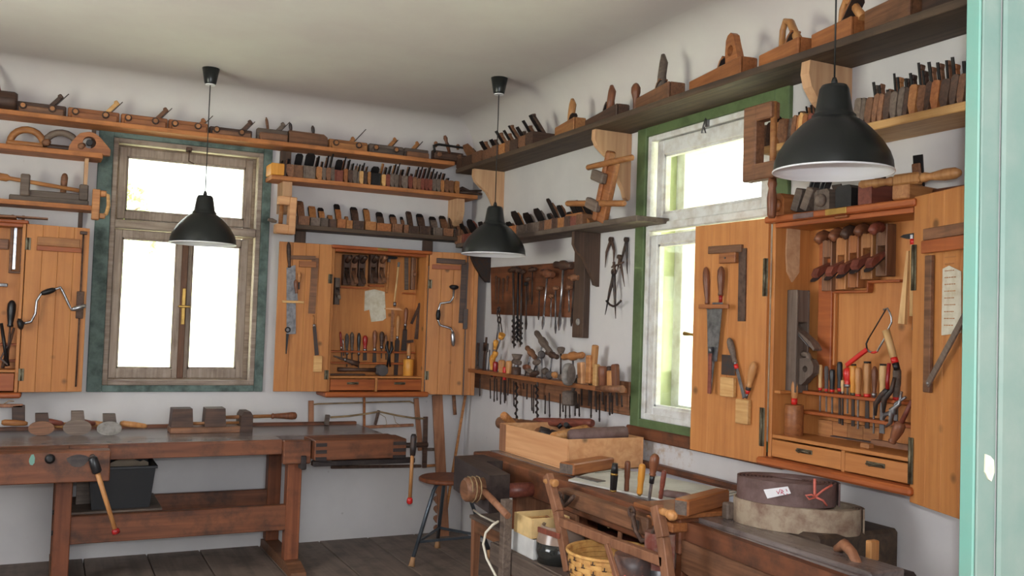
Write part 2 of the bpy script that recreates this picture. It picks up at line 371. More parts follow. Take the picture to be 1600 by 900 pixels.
# ceiling with a soft plaster cove where it meets the walls
m = MB(); m.box(XL, 0, YH, 0, CEIL, CEIL + .2)
cv = [(0, 0)] + [(-.17 * (1 - math.sin(a * PI / 16)), -.17 * (1 - math.cos(a * PI / 16))) for a in range(0, 9)]
def strip(pts, f, a, b):
    n = len(pts); m.add([f(p, a) for p in pts] + [f(p, b) for p in pts], [(i, i + 1, n + i + 1, n + i) for i in range(n - 1)], True)
cv = [(-.0 - .22 * (1 - math.sin(a * PI / 24)), -.22 * (1 - math.cos(a * PI / 24))) for a in range(0, 13)]
strip(cv, lambda p, t: (t, p[0], CEIL + p[1]), XL, 0); strip(cv, lambda p, t: (p[0], t, CEIL + p[1]), YH, 0)
struct(m.obj('ceiling', 'plaster_ceiling'))
# floor of wide boards running away from the back wall, each board its own piece
fl = struct(MB().box(XL, 0, YH, 0, -.12, -.03).obj('floor', 'shelf_dark'))
x = XL; edges = [-2.83, -2.49, -2.13, -1.815, -1.44, -1.04, -.70, -.36, 0.0]
while x < edges[0] - .2:
    MB().box(x + .002, x + .345, YH, 0, -.03, random.uniform(-.002, 0), .003).obj('plank', 'floorboard', fl); x += .348
edges = [x] + edges[1:]
for a, b in zip(edges, edges[1:]):
    MB().box(a + .003, b - .003, YH, 0, -.03, random.uniform(-.003, 0), .004).obj('plank', 'floorboard', fl)

# ------------------------------------------------------------------ windows
def ringb(m, a, b, z0, z1, w, y0, y1, c=.003, wb=None, wt=None):
    wb = w if wb is None else wb; wt = w if wt is None else wt
    m.box(a, a + w, y0, y1, z0, z1, c).box(b - w, b, y0, y1, z0, z1, c)
    m.box(a + w, b - w, y0, y1, z0, z0 + wb, c).box(a + w, b - w, y0, y1, z1 - wt, z1, c); return m
def build_window(name, W, CO, WO, panes, tz, mats, casew):
    fm, sm, cm, rm = mats
    root = bpy.data.objects.new(name, None); COL.objects.link(root); root.rotation_euler = (0, 0, ROT[W]); struct(root)
    m = MB(); a, b, c, d = CO; A_, B_, C_, D_ = WO
    m.box(a, A_, -.022, .05, c, d, .004).box(B_, b, -.022, .05, c, d, .004).box(A_, B_, -.022, .05, D_, d, .004).box(A_, B_, -.022, .05, c, C_, .004)
    m.obj('window_casing', cm, root)
    m = MB(); ringb(m, A_, B_, C_, D_, .03, -.008, .07); m.box(A_ + .03, B_ - .03, -.02, .07, tz[0], tz[1], .006)
    fr = m.obj('window_frame', fm, root)
    for (u0, u1, z0, z1, e) in panes:
        l, r, bo, to = e
        m = MB(); m.box(u0 - l, u0, .0, .045, z0 - bo, z1 + to, .005).box(u1, u1 + r, .0, .045, z0 - bo, z1 + to, .005)
        m.box(u0, u1, .0, .045, z0 - bo, z0, .005).box(u0, u1, .0, .045, z1, z1 + to, .005)
        m.box(u0, u0 + .01, .012, .04, z0, z1).box(u1 - .01, u1, .012, .04, z0, z1).box(u0, u1, .012, .04, z0, z0 + .01).box(u0, u1, .012, .04, z1 - .01, z1)
        s = m.obj('sash', sm, root)
        MB().box(u0 + .002, u1 - .002, .027, .031, z0 + .002, z1 - .002).obj('pane', 'glass', s)
    # painted reveal through the thick wall, and the outer sashes
    m = MB(); m.box(A_ - .0, A_ + .012, .07, .17, C_, D_).box(B_ - .012, B_, .07, .17, C_, D_).box(A_, B_, .07, .17, D_ - .012, D_).box(A_, B_, .07, .17, C_, C_ + .012)
    m.obj('reveal', rm, root)
    m = MB(); m.box(A_ - .0, A_ + .012, .232, .44, C_, D_).box(B_ - .012, B_, .232, .44, C_, D_).box(A_, B_, .232, .44, D_ - .012, D_).box(A_, B_, .232, .44, C_, C_ + .012)
    m.obj('outer_reveal', 'facade', root)
    m = MB(); ringb(m, A_ + .0, B_ - .0, C_ + .0, D_ - .0, .075, .171, .231)
    m.box(A_ + .075, B_ - .075, .171, .231, tz[0] - .0, tz[1] + .01); uc = (A_ + B_) / 2; m.box(uc - .03, uc + .03, .171, .231, C_ + .075, tz[0])
    s = m.obj('outer_frame', fm, root)
    for (x0, x1, z0, z1) in ((A_ + .076, B_ - .076, tz[1] + .011, D_ - .076), (A_ + .076, uc - .031, C_ + .076, tz[0] - .001), (uc + .031, B_ - .076, C_ + .076, tz[0] - .001)):
        MB().box(x0, x1, .198, .202, z0, z1).obj('pane', 'glass', s)
    return root
w1 = build_window('window_1', 'A', (-2.52, -1.465, 1.005, 2.615), W1,
    [(-2.352, -1.628, 2.125, 2.468, (.045, .045, .05, .055)), (-2.358, -2.032, 1.148, 1.958, (.045, .045, .06, .05)), (-1.94, -1.637, 1.15, 1.948, (.04, .045, .06, .05))],
    (2.015, 2.07), ('window_wood_x', 'window_wood', 'green_old', 'window_wood'), .07)
m = MB(); m.box(-2.004, -1.966, -.022, .02, 1.09, 2.008, .004); st = m.obj('cover_strip', 'window_strip', w1)
m = MB(); m.box(-1.995, -1.972, -.03, -.02, 1.43, 1.66, .003); m.cyl((-1.983, -.03, 1.545), (-1.983, -.055, 1.545), .008); m.box(-2.02, -1.945, -.062, -.05, 1.537, 1.551, .004)
m.obj('window_handle', 'brass', st)
m = MB(); m.box(-2.01, -1.975, -.02, .0, 2.53, 2.56, .003).tube([(-1.993, -.02, 2.54), (-1.993, -.035, 2.51), (-1.993, -.03, 2.47), (-1.96, -.03, 2.455)], .004)
m.obj('catch', 'rusty', w1)
for z, h in ((2.30, .02), (1.9, .02)): pass
w2 = build_window('window_2', 'B', (2.165, 3.285, .995, 2.555), W2,
    [(2.372, 3.10, 2.085, 2.385, (.055, .055, .055, .075)), (2.335, 2.665, 1.11, 1.93, (.055, .05, .06, .05)), (2.775, 3.11, 1.11, 1.93, (.05, .055, .06, .05))],
    (2.0, 2.04), ('window_white', 'window_white', 'green_window', 'reveal_green'), .07)
m = MB(); m.box(2.70, 2.745, -.012, .02, 1.05, 1.985, .004); s2 = m.obj('cover_strip', 'window_white', w2)
m = MB(); m.cyl((2.72, -.012, 1.48), (2.72, -.05, 1.48), .007); m.tube([(2.72, -.05, 1.48), (2.69, -.055, 1.482), (2.655, -.055, 1.484)], [.006, .007, .01]); m.obj('window_handle', 'brass', s2)
m = MB(); m.box(2.15, 3.3, -.035, .05, .94, 1.0, .006); m.obj('window_sill', 'bench_side', w2)
u, z = pick('B', 1103, 188, .02)
m = MB(); m.box(u - .012, u + .012, -.018, -.005, z - .03, z + .03, .003).tube([(u, -.02, z + .01), (u, -.035, z - .03), (u - .01, -.035, z - .06), (u + .02, -.035, z - .065), (u + .005, -.035, z - .035)], .004); m.obj('catch', 'steel_dull', w2)
# doorway through which the room is seen: painted jamb and casing
m = MB(); m.box(xj, xj + .05, YF - .0, YF + .031, 0, 2.78, .003); jb = m.obj('door_1', 'door_paint'); struct(jb)
m = MB(); m.box(xj + .0015, xj + .045, YF - .006, YF - .0005, 0, 2.78, .002).box(xj + .055, xj + .22, YF - .012, YF - .0005, 0, 2.78, .006).box(xj + .047, xj + .055, YF - .002, YF - .0005, 0, 2.78)
m.obj('casing', 'door_face', jb)
px = HP(1540, 722, 1.23)
m = MB(); c0 = AP(1545, 735, -YF + .007); m.prism([(c0.x - .011, c0.z + .03), (c0.x + .002, c0.z + .026), (c0.x + .012, c0.z + .018), (c0.x + .014, c0.z - .004), (c0.x + .006, c0.z - .02), (c0.x - .002, c0.z - .016), (c0.x - .012, c0.z - .002)], 'y', YF - .0085, YF - .0055)
m.obj('chipped_patch', 'bare_patch', jb)

# ------------------------------------------------------------------ outside, seen blown out through the panes
m = MB(); nx, ny = 26, 26; vs = []; fs = []
for i in range(nx + 1):
    for j in range(ny + 1):
        x = -40 + 80 * i / nx; y = -40 + 80 * j / ny
        dd = max(0, y - 2, x - 3); vs.append((x, y, -.5 + .10 * dd + .15 * math.sin(x * .5) * min(1, dd * .2)))
for i in range(nx):
    for j in range(ny): a = i * (ny + 1) + j; fs.append((a, a + ny + 1, a + ny + 2, a + 1))
m.add(vs, fs, True); g = m.obj('meadow', 'grass'); g['kind'] = 'structure'
def tree(label, x, y, z, h, r, seed):
    rnd = random.Random(seed); t = empty('tree', label, 'tree', (x, y, z))
    m = MB(); m.tube([(0, 0, -.3), (.05, .02, h * .3), (-.04, .05, h * .6), (0, 0, h * .8)], [h * .035, h * .028, h * .018, h * .008])
    for k in range(7):
        a = rnd.uniform(0, 2 * PI); z0 = h * rnd.uniform(.35, .6); m.tube([(0, 0, z0), (r * .4 * math.cos(a), r * .4 * math.sin(a), z0 + h * .15), (r * .8 * math.cos(a), r * .8 * math.sin(a), z0 + h * .22)], [h * .014, h * .01, h * .004], 5)
    m.obj('trunk', 'bark', t)
    m = MB()
    for k in range(1500):
        a, b = rnd.uniform(0, 2 * PI), math.acos(rnd.uniform(-1, 1)); q = rnd.uniform(.55, 1) ** .5
        c = Vector((r * q * math.sin(b) * math.cos(a), r * q * math.sin(b) * math.sin(a), h * .66 + h * .36 * q * math.cos(b)))
        e1 = Vector((rnd.gauss(0, 1), rnd.gauss(0, 1), rnd.gauss(0, 1))).normalized() * .11 * h / 4; e2 = e1.cross(Vector((rnd.gauss(0, 1), rnd.gauss(0, 1), rnd.gauss(0, 1))).normalized()) * .8
        m.add([c - e1, c + e2, c + e1, c - e2], [(0, 1, 2, 3)])
    f = m.obj('foliage', 'foliage', t); f['kind'] = 'stuff'; return t
tree('bright leafy tree outside the upper pane of the right-hand window', 6.5, -1.6, .1, 4.6, 1.9, 1)
tree('small pale tree outside behind the left-hand window, upper pane', -2.2, 12, .5, 3.6, 1.2, 2)
hs = empty('house', 'pale house with a gray roof outside the right-hand window', 'house', (13, 3.2, .6))
MB().box(-2.5, 2.5, -3, 3, -1.5, 3.4).obj('wall', 'facade', hs)
MB().prism([(-2.9, 3.3), (2.9, 3.3), (0, 5.4)], 'y', -3.3, 3.3).obj('roof', 'roof_gray', hs)
for yy in (-1.6, .9): 
    q = MB().box(-2.56, -2.5, yy - .45, yy + .45, 1.2, 2.5, .02).obj('window', 'brick_red', hs); MB().box(-2.575, -2.56, yy - .36, yy + .36, 1.3, 2.4).obj('pane', 'roof_gray', q)

# ------------------------------------------------------------------ pendant lamps
def pendant(label, px, py, dist, group=None):
    v = ray(px, py); p = CAM + v * dist        # rim centre height of the shade
    r = .188; t = empty('pendant_lamp', label, 'lamp', (p.x, p.y, p.z), group=group)
    out = [(0, .006), (.0, r), (.03, r * .985), (.06, r * .93), (.10, r * .80), (.13, r * .66), (.155, r * .53), (.17, r * .42), (.176, r * .36), (.184, r * .37), (.19, r * .33), (.20, r * .31), (.27, r * .25), (.283, r * .21), (.286, .012)]
    m = MB(); n = 40; prof = [(z, q) for z, q in out[1:]] ; inn = [(z - .003 if z > .01 else z, q - .003) for z, q in out[1:9]]
    vs = []; fs = []
    for z, q in prof:
        for i in range(n): a = 2 * PI * i / n; vs.append((q * math.cos(a), q * math.sin(a), z))
    for k in range(len(prof) - 1):
        for i in range(n): j = (i + 1) % n; fs.append((k * n + i, k * n + j, (k + 1) * n + j, (k + 1) * n + i))
    fs.append(tuple((len(prof) - 1) * n + i for i in range(n)))
    m.add(vs, fs, True); sh = m.obj('lamp_shade', 'lamp_black', t)
    m = MB(); vs = []; fs = []
    inn = [(0.0, r)] + inn
    for z, q in inn:
        for i in range(n): a = 2 * PI * i / n; vs.append((q * math.cos(a), q * math.sin(a), z))
    for k in range(len(inn) - 1):
        for i in range(n): j = (i + 1) % n; fs.append((k * n + i, k * n + j, (k + 1) * n + j, (k + 1) * n + i))
    fs.append(tuple((len(inn) - 1) * n + i for i in range(n)))
    m.add(vs, fs, True); m.obj('shade_lining', 'lamp_white', t)
    MB().tube([(r * math.cos(a * PI / 20), r * math.sin(a * PI / 20), 0) for a in range(41)], .0032, 6).obj('rim', 'lamp_white', t)
    m = MB(); m.lathe((0, 0, .286), (0, 0, .31), [(0, .012), (.5, .010), (1, .006)], 12); m.cyl((0, 0, .3), (0, 0, CEIL - p.z), .0028, n=8); m.obj('cord', 'cord_black', t)
    m = MB(); z = CEIL - p.z; m.lathe((0, 0, z - .095), (0, 0, z), [(0, .03), (.08, .034), (1, .05)], 24); cu = m.obj('ceiling_cup', 'lamp_black', t)
    MB().cyl((0, 0, z - .1), (0, 0, z - .093), .029, n=20).obj('cup_rim', 'lamp_white', cu)
    MB().lathe((0, 0, .10), (0, 0, .19), [(0, .012), (.2, .03), (.5, .034), (.8, .02), (1, .018)], 16).obj('bulb', 'lamp_white', t)
    return t
pendant('black dome pendant lamp hanging in front of the left-hand window', 317, 381, 5.47)
pendant('black dome pendant lamp hanging before the room corner and auger board', 771, 398, 5.47)
pendant('large near black dome pendant lamp hanging before the right tool cabinet', 1301, 269, 3.03)
# ------------------------------------------------------------------ shelves, brackets
def shelf(label, W, u0, u1, z, dep, th, mat, zz=None):
    t = T('wall_shelf', label, 'shelf', W, (u0 + u1) / 2, 0, z); h = (u1 - u0) / 2
    if zz is None: zz = 0
    m = MB(); hexa(m, [(-h, -dep, 0), (h, -dep, 0), (h, -.002, 0), (-h, -.002, 0), (-h, -dep, th), (h, -dep, th), (h, -.002, th), (-h, -.002, th)])
    m2 = MB(); m2.box(-h, h, -dep, -.002, 0, th, .003); m2.obj('board', mat, t); return t
ZA1, ZA2, ZA3 = 2.632, 2.410, 2.105          # tops of the back wall shelves
ZB1, ZB2, ZB3 = 2.570, 2.055, 2.250          # tops of the right wall shelves
sh = shelf('long top shelf on the window wall under the ceiling', 'A', -3.6, -.235, ZA1 - .028, .21, .028, 'shelf_pine')
sh = shelf('dark long top shelf on the right wall, full of big planes', 'B', .262, 4.55, ZB1 - .03, .25, .03, 'shelf_dark')
sh = shelf('middle pine shelf between left window and corner, with slim planes', 'A', -1.505, -.05, ZA2 - .028, .21, .028, 'shelf_pine')
sh = shelf('lowest shelf on window wall, above the middle tool cabinet', 'A', -1.36, -.015, ZA3 - .028, .19, .028, 'shelf_dark')
sh = shelf('gray shelf on right wall over the auger board', 'B', .19, 2.44, ZB2 - .028, .20, .028, 'shelf_gray')
sh = shelf('pine shelf at right above the right tool cabinet', 'B', 3.33, 4.62, ZB3 - .03, .21, .03, 'tool_light')
sh = shelf('pine shelf left of the left-hand window with ring planes', 'A', -3.6, -2.502, 2.405, .21, .03, 'shelf_pine')
sh = shelf('lower left shelf holding the wooden screw clamp', 'A', -3.6, -2.505, 2.092, .2, .028, 'shelf_pine')
def bracket(label, W, px, py, zt, prof, mat, th=.035, group=None, u=None):
    u = pick(W, px, py, 0.0)[0] if u is None else u
    t = T('shelf_bracket', label, 'bracket', W, u, 0, zt, group)
    MB().prism([(-d, z) for d, z in prof], 'x', -th, 0).obj('bracket_board', mat, t); return t
scroll = [(0.002, 0), (.23, 0), (.232, -.05), (.215, -.085), (.18, -.115), (.13, -.15), (.095, -.20), (.07, -.26), (.045, -.30), (.03, -.345), (.012, -.36), (.002, -.35)]
bracket('light scrolled bracket under the top shelf nearest the corner', 'B', 788, 300, ZB1 - .031, scroll, 'bracket_wood')
bracket('light scrolled bracket under the top shelf left of the right window', 'B', 987, 240, ZB1 - .031, scroll, 'bracket_wood')
bracket('light rounded bracket under the top shelf behind the near lamp', 'B', 1332, 130, ZB1 - .031, [(.002, 0), (.22, 0), (.225, -.05), (.21, -.10), (.17, -.15), (.11, -.19), (.05, -.21), (.002, -.215)], 'bracket_wood', .045)
dk = [(.002, 0), (.17, 0), (.172, -.07), (.15, -.11), (.10, -.15), (.075, -.20), (.045, -.25), (.03, -.29), (.002, -.30)]
bracket('dark scrolled bracket under the gray shelf beside auger board', 'B', 938, 400, ZB2 - .029, dk, 'battens', .03)
bracket('dark small bracket behind the middle lamp under the gray shelf', 'B', 767, 420, ZB2 - .029, [(.002, 0), (.15, 0), (.15, -.07), (.12, -.13), (.07, -.20), (.03, -.24), (.002, -.24)], 'iron', .03)
u = pick('B', 916, 450, 0)[0]; z0 = pick('B', 916, 528, 0)[1]
t = T('wall_batten', 'dark upright batten below the gray shelf, right of augers', 'batten', 'B', u, .012, z0); MB().box(-.075, .045, -.03, .011, 0, ZB2 - .03 - z0, .003).obj('upright', 'battens', t)
MB().lathe((-.01, -.03, .09), (-.01, -.038, .09), [(0, .022), (.6, .018), (1, .008)], 12).obj('knot', 'stone', t)
sm = [(.002, 0), (.16, 0), (.165, -.09), (.14, -.15), (.09, -.19), (.06, -.20), (.002, -.2)]
bracket('pine bracket at the left end of the middle shelf', 'A', 458, 300, ZA2 - .029, sm, 'bracket_wood', .06, u=-1.36)
bracket('pine bracket at the right end of the middle shelf', 'A', 712, 330, ZA2 - .029, sm, 'bracket_wood', .06, u=-.13)
bracket('thin pale bracket under the shelf left of the left window', 'A', 139, 260, 2.404, [(.002, 0), (.16, 0), (.13, -.06), (.11, -.16), (.1, -.27), (.002, -.28)], 'bracket_wood', .02, u=-2.575)
for lab, u, z0, z1 in (('dark short upright between top and middle shelves beside left window', -1.38, ZA2, ZA1 - .029), ('thin upright between top shelf and ring plane shelf', -2.55, 2.436, ZA1 - .029),
                       ('dark upright below the clamp shelf beside left cabinet', -2.60, 1.98, 2.091), ('dark upright under the lowest shelf, left of cabinet top', -1.26, 1.9, ZA3 - .029), ('dark upright under the lowest shelf, right of cabinet top', -.345, 1.9, ZA3 - .029)):
    t = T('wall_batten', lab, 'batten', 'A', u, .002, z0); MB().box(-.035 if u > -2 else -.012, .035 if u > -2 else .012, -.035, 0, 0, z1 - z0, .002).obj('upright', 'battens', t)

# ------------------------------------------------------------------ hand planes
# local frame of a plane: x runs from toe (-) to heel (+), y across, z up, sole at z = 0
def plane_body(m, L, Wd, H, mouth=0.0, c=.004, bed=1.0):
    k = Wd * .16; a = -L / 2; b = L / 2; x1 = mouth + H * bed
    m.box(a, b, -Wd / 2, -Wd / 2 + k, 0, H, c * .6).box(a, b, Wd / 2 - k, Wd / 2, 0, H, c * .6)
    m.prism([(a + .001, .001), (mouth - .004, .001), (mouth - .016, H - .001), (a + .001, H - .001)], 'y', -Wd / 2 + k, Wd / 2 - k)
    m.prism([(mouth, .001), (b - .001, .001), (b - .001, H - .001), (x1, H - .001)], 'y', -Wd / 2 + k, Wd / 2 - k)
def iron_wedge(t, Wi, H, mouth, ext_i, ext_w, bed=1.0, im='iron', wm='tool_brown', th=.004, yo=0.0, hw=.016):
    # blade bedded at 45 degrees with its wedge in front of it
    dx, dz = bed / math.hypot(bed, 1), 1 / math.hypot(bed, 1); b0 = H / dz
    m = MB(); p = Vector((mouth, yo, .003)); D = Vector((dx, 0, dz)); N = Vector((-dz, 0, dx))
    q0 = p + N * .003; L = b0 + ext_i; w = Wi / 2; pts = []
    prof = [(-w, 0), (w, 0), (w, L - w * .7), (w * .6, L - w * .15), (-w * .6, L - w * .15), (-w, L - w * .7)]
    vs = [q0 + D * s + Vector((0, y, 0)) for y, s in prof] + [q0 + D * s + Vector((0, y, 0)) + N * th for y, s in prof]; n = len(prof)
    m.add(vs, [tuple(range(n)), tuple(range(2 * n - 1, n - 1, -1))] + [(i, (i + 1) % n, n + (i + 1) % n, n + i) for i in range(n)]); ir = m.obj('iron', im, t)
    m = MB(); q1 = q0 + N * (th + .0005); L2 = b0 + ext_w; h0, h1 = .002, hw
    vs = []
    for y in (-w * .85, w * .85):
        for s, hh in ((.01, h0), (L2 * .8, h1), (L2, h1 * .55), (L2, 0), (.01, 0)): vs.append(q1 + D * s + N * hh + Vector((0, y, 0)))
    m.add(vs, [(4, 3, 2, 1, 0), (5, 6, 7, 8, 9)] + [(i, (i + 1) % 5, 5 + (i + 1) % 5, 5 + i) for i in range(5)]); m.obj('wedge', wm, t); return ir
def horn(t, x, H, mat, s=1.0, lean=-.5):
    MB().tube([(x + .012 * s, 0, H - .004), (x + .004 * s, 0, H + .02 * s), (x + lean * .03 * s, 0, H + .045 * s), (x + lean * .085 * s, 0, H + .062 * s), (x + lean * .12 * s, 0, H + .058 * s)],
              [.015 * s, .013 * s, .013 * s, .012 * s, .005 * s], 8).obj('horn', mat, t)
def smoother(t, L=.22, Wd=.062, H=.062, mat='tool_brown', ei=.06, ew=.05, im='iron', wm='tool_brown', hornm=None, mouth=-.01, bed=.85, iw=.72):
    m = MB(); plane_body(m, L, Wd, H, mouth, bed=bed); m.obj('body', mat, t)
    iron_wedge(t, Wd * iw, H, mouth, ei, ew, bed, im, wm)
    if hornm: horn(t, -L * .36, H, hornm)
def moulder(t, L, Wd, H, mat, ei, ew, im='iron', wm='tool_brown', step=True, dl=.62):
    m = MB(); k = Wd * .35 if step else 0
    pr = [(-Wd / 2, 0), (Wd / 2 - k, 0), (Wd / 2, H * .3), (Wd / 2, H - .008), (Wd / 2 - .008 if Wd > .02 else Wd / 2 - .004, H), (-Wd / 2 + .006, H), (-Wd / 2, H - .006)]
    m.prism([(-p[0], p[1]) for p in pr], 'x', -L / 2, L / 2); m.obj('body', mat, t)
    x0 = -.02; D = Vector((dl, 0, (1 - dl * dl) ** .5))
    m = MB(); p = Vector((x0 + .012, 0, H - .03)); m.bar(p, p + D * (ei + .04), max(.005, Wd * .35), .004, up=(-D.z, 0, D.x)); m.obj('iron', im, t)
    m = MB(); p = Vector((x0, 0, H - .03)); q = p + D * (ew + .03)
    m.bar(p, q, max(.007, Wd * .5), .02, .002, up=(-D.z, 0, D.x)); m.bar(q - D * .002, q + D * .014 + Vector((-.006, 0, .004)), max(.007, Wd * .5), .026, .004, up=(-D.z, 0, D.x)); m.obj('wedge', wm, t)

# middle shelf on the window wall: slim moulding planes standing heel out, side by side
rnd = random.Random(3)
cols = {'b': 'tool_brown', 'g': 'tool_gray', 't': 'tool_tan', 'd': 'tool_dark', 'r': 'tool_red', 'l': 'tool_light', 'o': 'tool_orange', 'k': 'iron_black'}
cname = {'b': 'brown', 'g': 'gray', 't': 'tan', 'd': 'dark', 'r': 'reddish', 'l': 'pale', 'o': 'orange', 'k': 'blackish'}
def row(W, d, L, H, items, shelf_z, py0, where, group, heel=True, kind='m', conv=lambda x: x, ord0=1, total=None, lean=0.0):
    n = len(items)
    for i, it in enumerate(items):
        x0, x1, c, top, bw = it[:5]; im = it[5] if len(it) > 5 else 'iron_black'
        ua = pick(W, conv(x0), py0(conv(x0)), d + L / 2)[0]; ub = pick(W, conv(x1), py0(conv(x1)), d + L / 2)[0]; wd = abs(ub - ua) * .97
        big = 'broad dark iron' if bw else ('tall slanting wedge' if top > .06 else 'short wedge')
        lab = '%s plane with %s, %s from left %s' % (cname[c], big, ORD[i + ord0 - 1], where)
        t = T('moulding_plane' if kind == 'm' else 'wooden_plane', lab, 'plane', W, (ua + ub) / 2, d, shelf_z, group, spin=(-PI / 2 if heel else PI / 2))
        hh = H * rnd.uniform(.93, 1.07); LL = L * rnd.uniform(.94, 1.0)
        wm = cols[c] if rnd.random() < .6 else rnd.choice(['tool_dark', 'tool_brown', 'tool_tan'])
        t.rotation_euler.x = -lean * rnd.uniform(.7, 1.3)
        if lean: top *= .62
        if kind == 'm' and not bw: moulder(t, LL, wd, hh, cols[c], top, top * rnd.uniform(.6, 1.0), im, wm, step=wd > .02, dl=.34 if lean else .62)
        elif kind == 'm': smoother(t, LL, wd, hh * .92, cols[c], top + .01, top * .5, im, wm, mouth=-.0, bed=.75, iw=.8)
        else: smoother(t, LL, wd, hh, cols[c], top, top * rnd.uniform(.5, .9), im, wm, mouth=-.012 if heel else -.03, bed=.62, iw=bw or .75)
I = lambda *a: a
row('A', .105, .19, .088, [(160, 188, 'd', .03, 0), (188, 235, 'b', .05, 0), (235, 295, 'b', .075, 1), (295, 372, 'g', .085, 1), (375, 412, 't', .09, 0), (412, 436, 'g', .05, 0), (436, 466, 'b', .1, 0), (466, 490, 'g', .11, 0),
    (490, 545, 'r', .07, 1), (548, 572, 'o', .1, 0), (574, 602, 'd', .09, 0), (602, 630, 'g', .06, 0), (632, 644, 'g', .07, 0), (644, 670, 'l', .06, 0), (670, 695, 'd', .07, 0), (697, 716, 't', .05, 0), (716, 780, 'k', .04, 1),
    (786, 811, 'l', .09, 0, 'tool_orange'), (811, 838, 'r', .06, 0), (838, 862, 'g', .07, 0), (862, 890, 'g', .09, 0), (890, 908, 'd', .10, 0), (908, 948, 'g', .06, 0), (950, 978, 'r', .08, 0)],
    ZA2, lambda x: 280 + (x - 440) * .085, 'on middle back shelf', 'slim planes on the middle shelf of the window wall', conv=lambda x: 400 + x / 4)
row('A', .105, .19, .085, [(980, 1004, 'b', .03, 0), (1004, 1030, 'b', .1, 0), (1030, 1052, 'r', .1, 0), (1052, 1078, 'r', .09, 0), (1078, 1102, 'r', .11, 0), (1102, 1128, 'g', .09, 0), (1128, 1152, 'g', .07, 0), (1154, 1176, 't', .07, 0), (1176, 1204, 'b', .06, 0), (1204, 1236, 'b', .03, 0), (1240, 1272, 't', -.0, 0)],
    ZA2, lambda x: 280 + (x - 440) * .085, 'on middle back shelf', 'slim planes on the middle shelf of the window wall', conv=lambda x: 400 + x / 4, ord0=25)
# lowest shelf of the window wall and its continuation on the right wall: broader bench planes, toes out
row('A', .095, .17, .058, [(235, 262, 'd', .02, .7), (262, 334, 'b', .13, .7), (340, 402, 'g', .1, .8), (404, 452, 'g', .09, .85), (454, 504, 'd', .03, .7), (508, 562, 'o', .13, .75), (565, 604, 't', .03, .6), (606, 676, 'd', .12, .7), (684, 752, 't', .115, .6),
    (756, 846, 'o', .1, .5), (852, 915, 'b', .085, .7), (926, 955, 'b', .07, .7), (958, 1022, 'd', .13, .55), (1024, 1096, 'd', .11, .65), (1110, 1168, 'g', .1, .8), (1172, 1236, 'b', .115, .7), (1240, 1262, 'd', .1, .7), (1264, 1345, 'b', .13, .65), (1350, 1408, 'd', .1, .65)],
    ZA3, lambda x: 358 + (x - 458) * .06, 'on lowest back shelf', 'bench planes on the lowest shelf of the window wall', heel=False, kind='s', conv=lambda x: 400 + x / 4)
row('B', .10, .18, .058, [(300 - 250, 345 - 245, 'b', .1, .7), (105, 180, 'r', .11, .75), (186, 245, 'd', .09, .75), (250, 302, 'b', .09, .8), (310, 372, 'd', .06, .7), (378, 445, 'b', .05, .7), (450, 522, 'o', .11, .75), (526, 606, 'g', .09, .75), (610, 700, 'g', .10, .6), (704, 742, 'd', .05, .7), (744, 800, 'b', .14, .5),
    (802, 846, 'd', .085, .8), (850, 898, 't', .04, .8), (900, 942, 'd', .09, .9), (944, 988, 'r', .10, .8), (990, 1040, 'b', .085, .85)],
    ZB2, lambda x: 372 - (x - 720) * .1, 'on gray corner shelf', 'bench planes on the gray shelf of the right wall', heel=True, kind='s', conv=lambda x: 700 + x / 5)
t = T('plane_stock', 'gray-brown sloping plane stock at the right end of gray shelf', 'plane', 'B', pick('B', 902, 340, .15)[0], .12, ZB2)
m = MB(); m.prism([(-.14, 0), (.14, 0), (.14, .02), (.05, .075), (-.12, .075), (-.14, .05)], 'x', -.035, .035).at(Matrix.Rotation(0, 4, 'Z')); 
m.v = [Vector((v.y, v.x, v.z)) for v in m.v]; m.obj('body', 'tool_tan', t); MB().box(-.02, .02, -.012, .012, .07, .09, .003).obj('wedge', 'tool_dark', t)
# right-hand pine shelf above the right cabinet: moulding planes leaning like books
row('B', .11, .19, .095, [(150, 215, 'b', .03, 0), (215, 245, 'd', .0, 0), (228, 285, 't', .03, 1), (285, 350, 'b', .05, 0), (350, 372, 'g', .08, 0), (372, 398, 'b', .07, 0), (398, 418, 't', .1, 0), (418, 440, 'l', .11, 0), (440, 470, 'o', .06, 0), (470, 500, 'r', .11, 0), (500, 528, 'r', .12, 0), (530, 560, 'g', .12, 0)],
    ZB3, lambda x: 216 - (x - 1300) * .26, 'on pine shelf behind near lamp', 'planes on the right pine shelf', conv=lambda x: 1140 + x / 4, lean=.14)
row('B', .11, .19, .095, [(758, 800, 'g', .1, 0), (800, 826, 'g', .08, 0), (828, 872, 'b', .05, 0), (874, 905, 'b', .12, 0), (907, 940, 'b', .1, 0), (942, 985, 'd', .08, 0), (988, 1030, 'g', .11, 0), (1032, 1068, 'g', .14, 0), (1070, 1098, 'd', .1, 0), (1100, 1150, 't', .13, 0), (1152, 1200, 'b', .13, 0), (1202, 1238, 'd', .12, 0), (1240, 1292, 'o', .13, 0), (1294, 1352, 'd', .1, 0), (1354, 1400, 'd', .15, 0), (1402, 1448, 'b', .12, 0)],
    ZB3, lambda x: 216 - (x - 1300) * .26, 'on right pine shelf', 'planes on the right pine shelf', conv=lambda x: 1140 + x / 4, ord0=13, lean=.16)

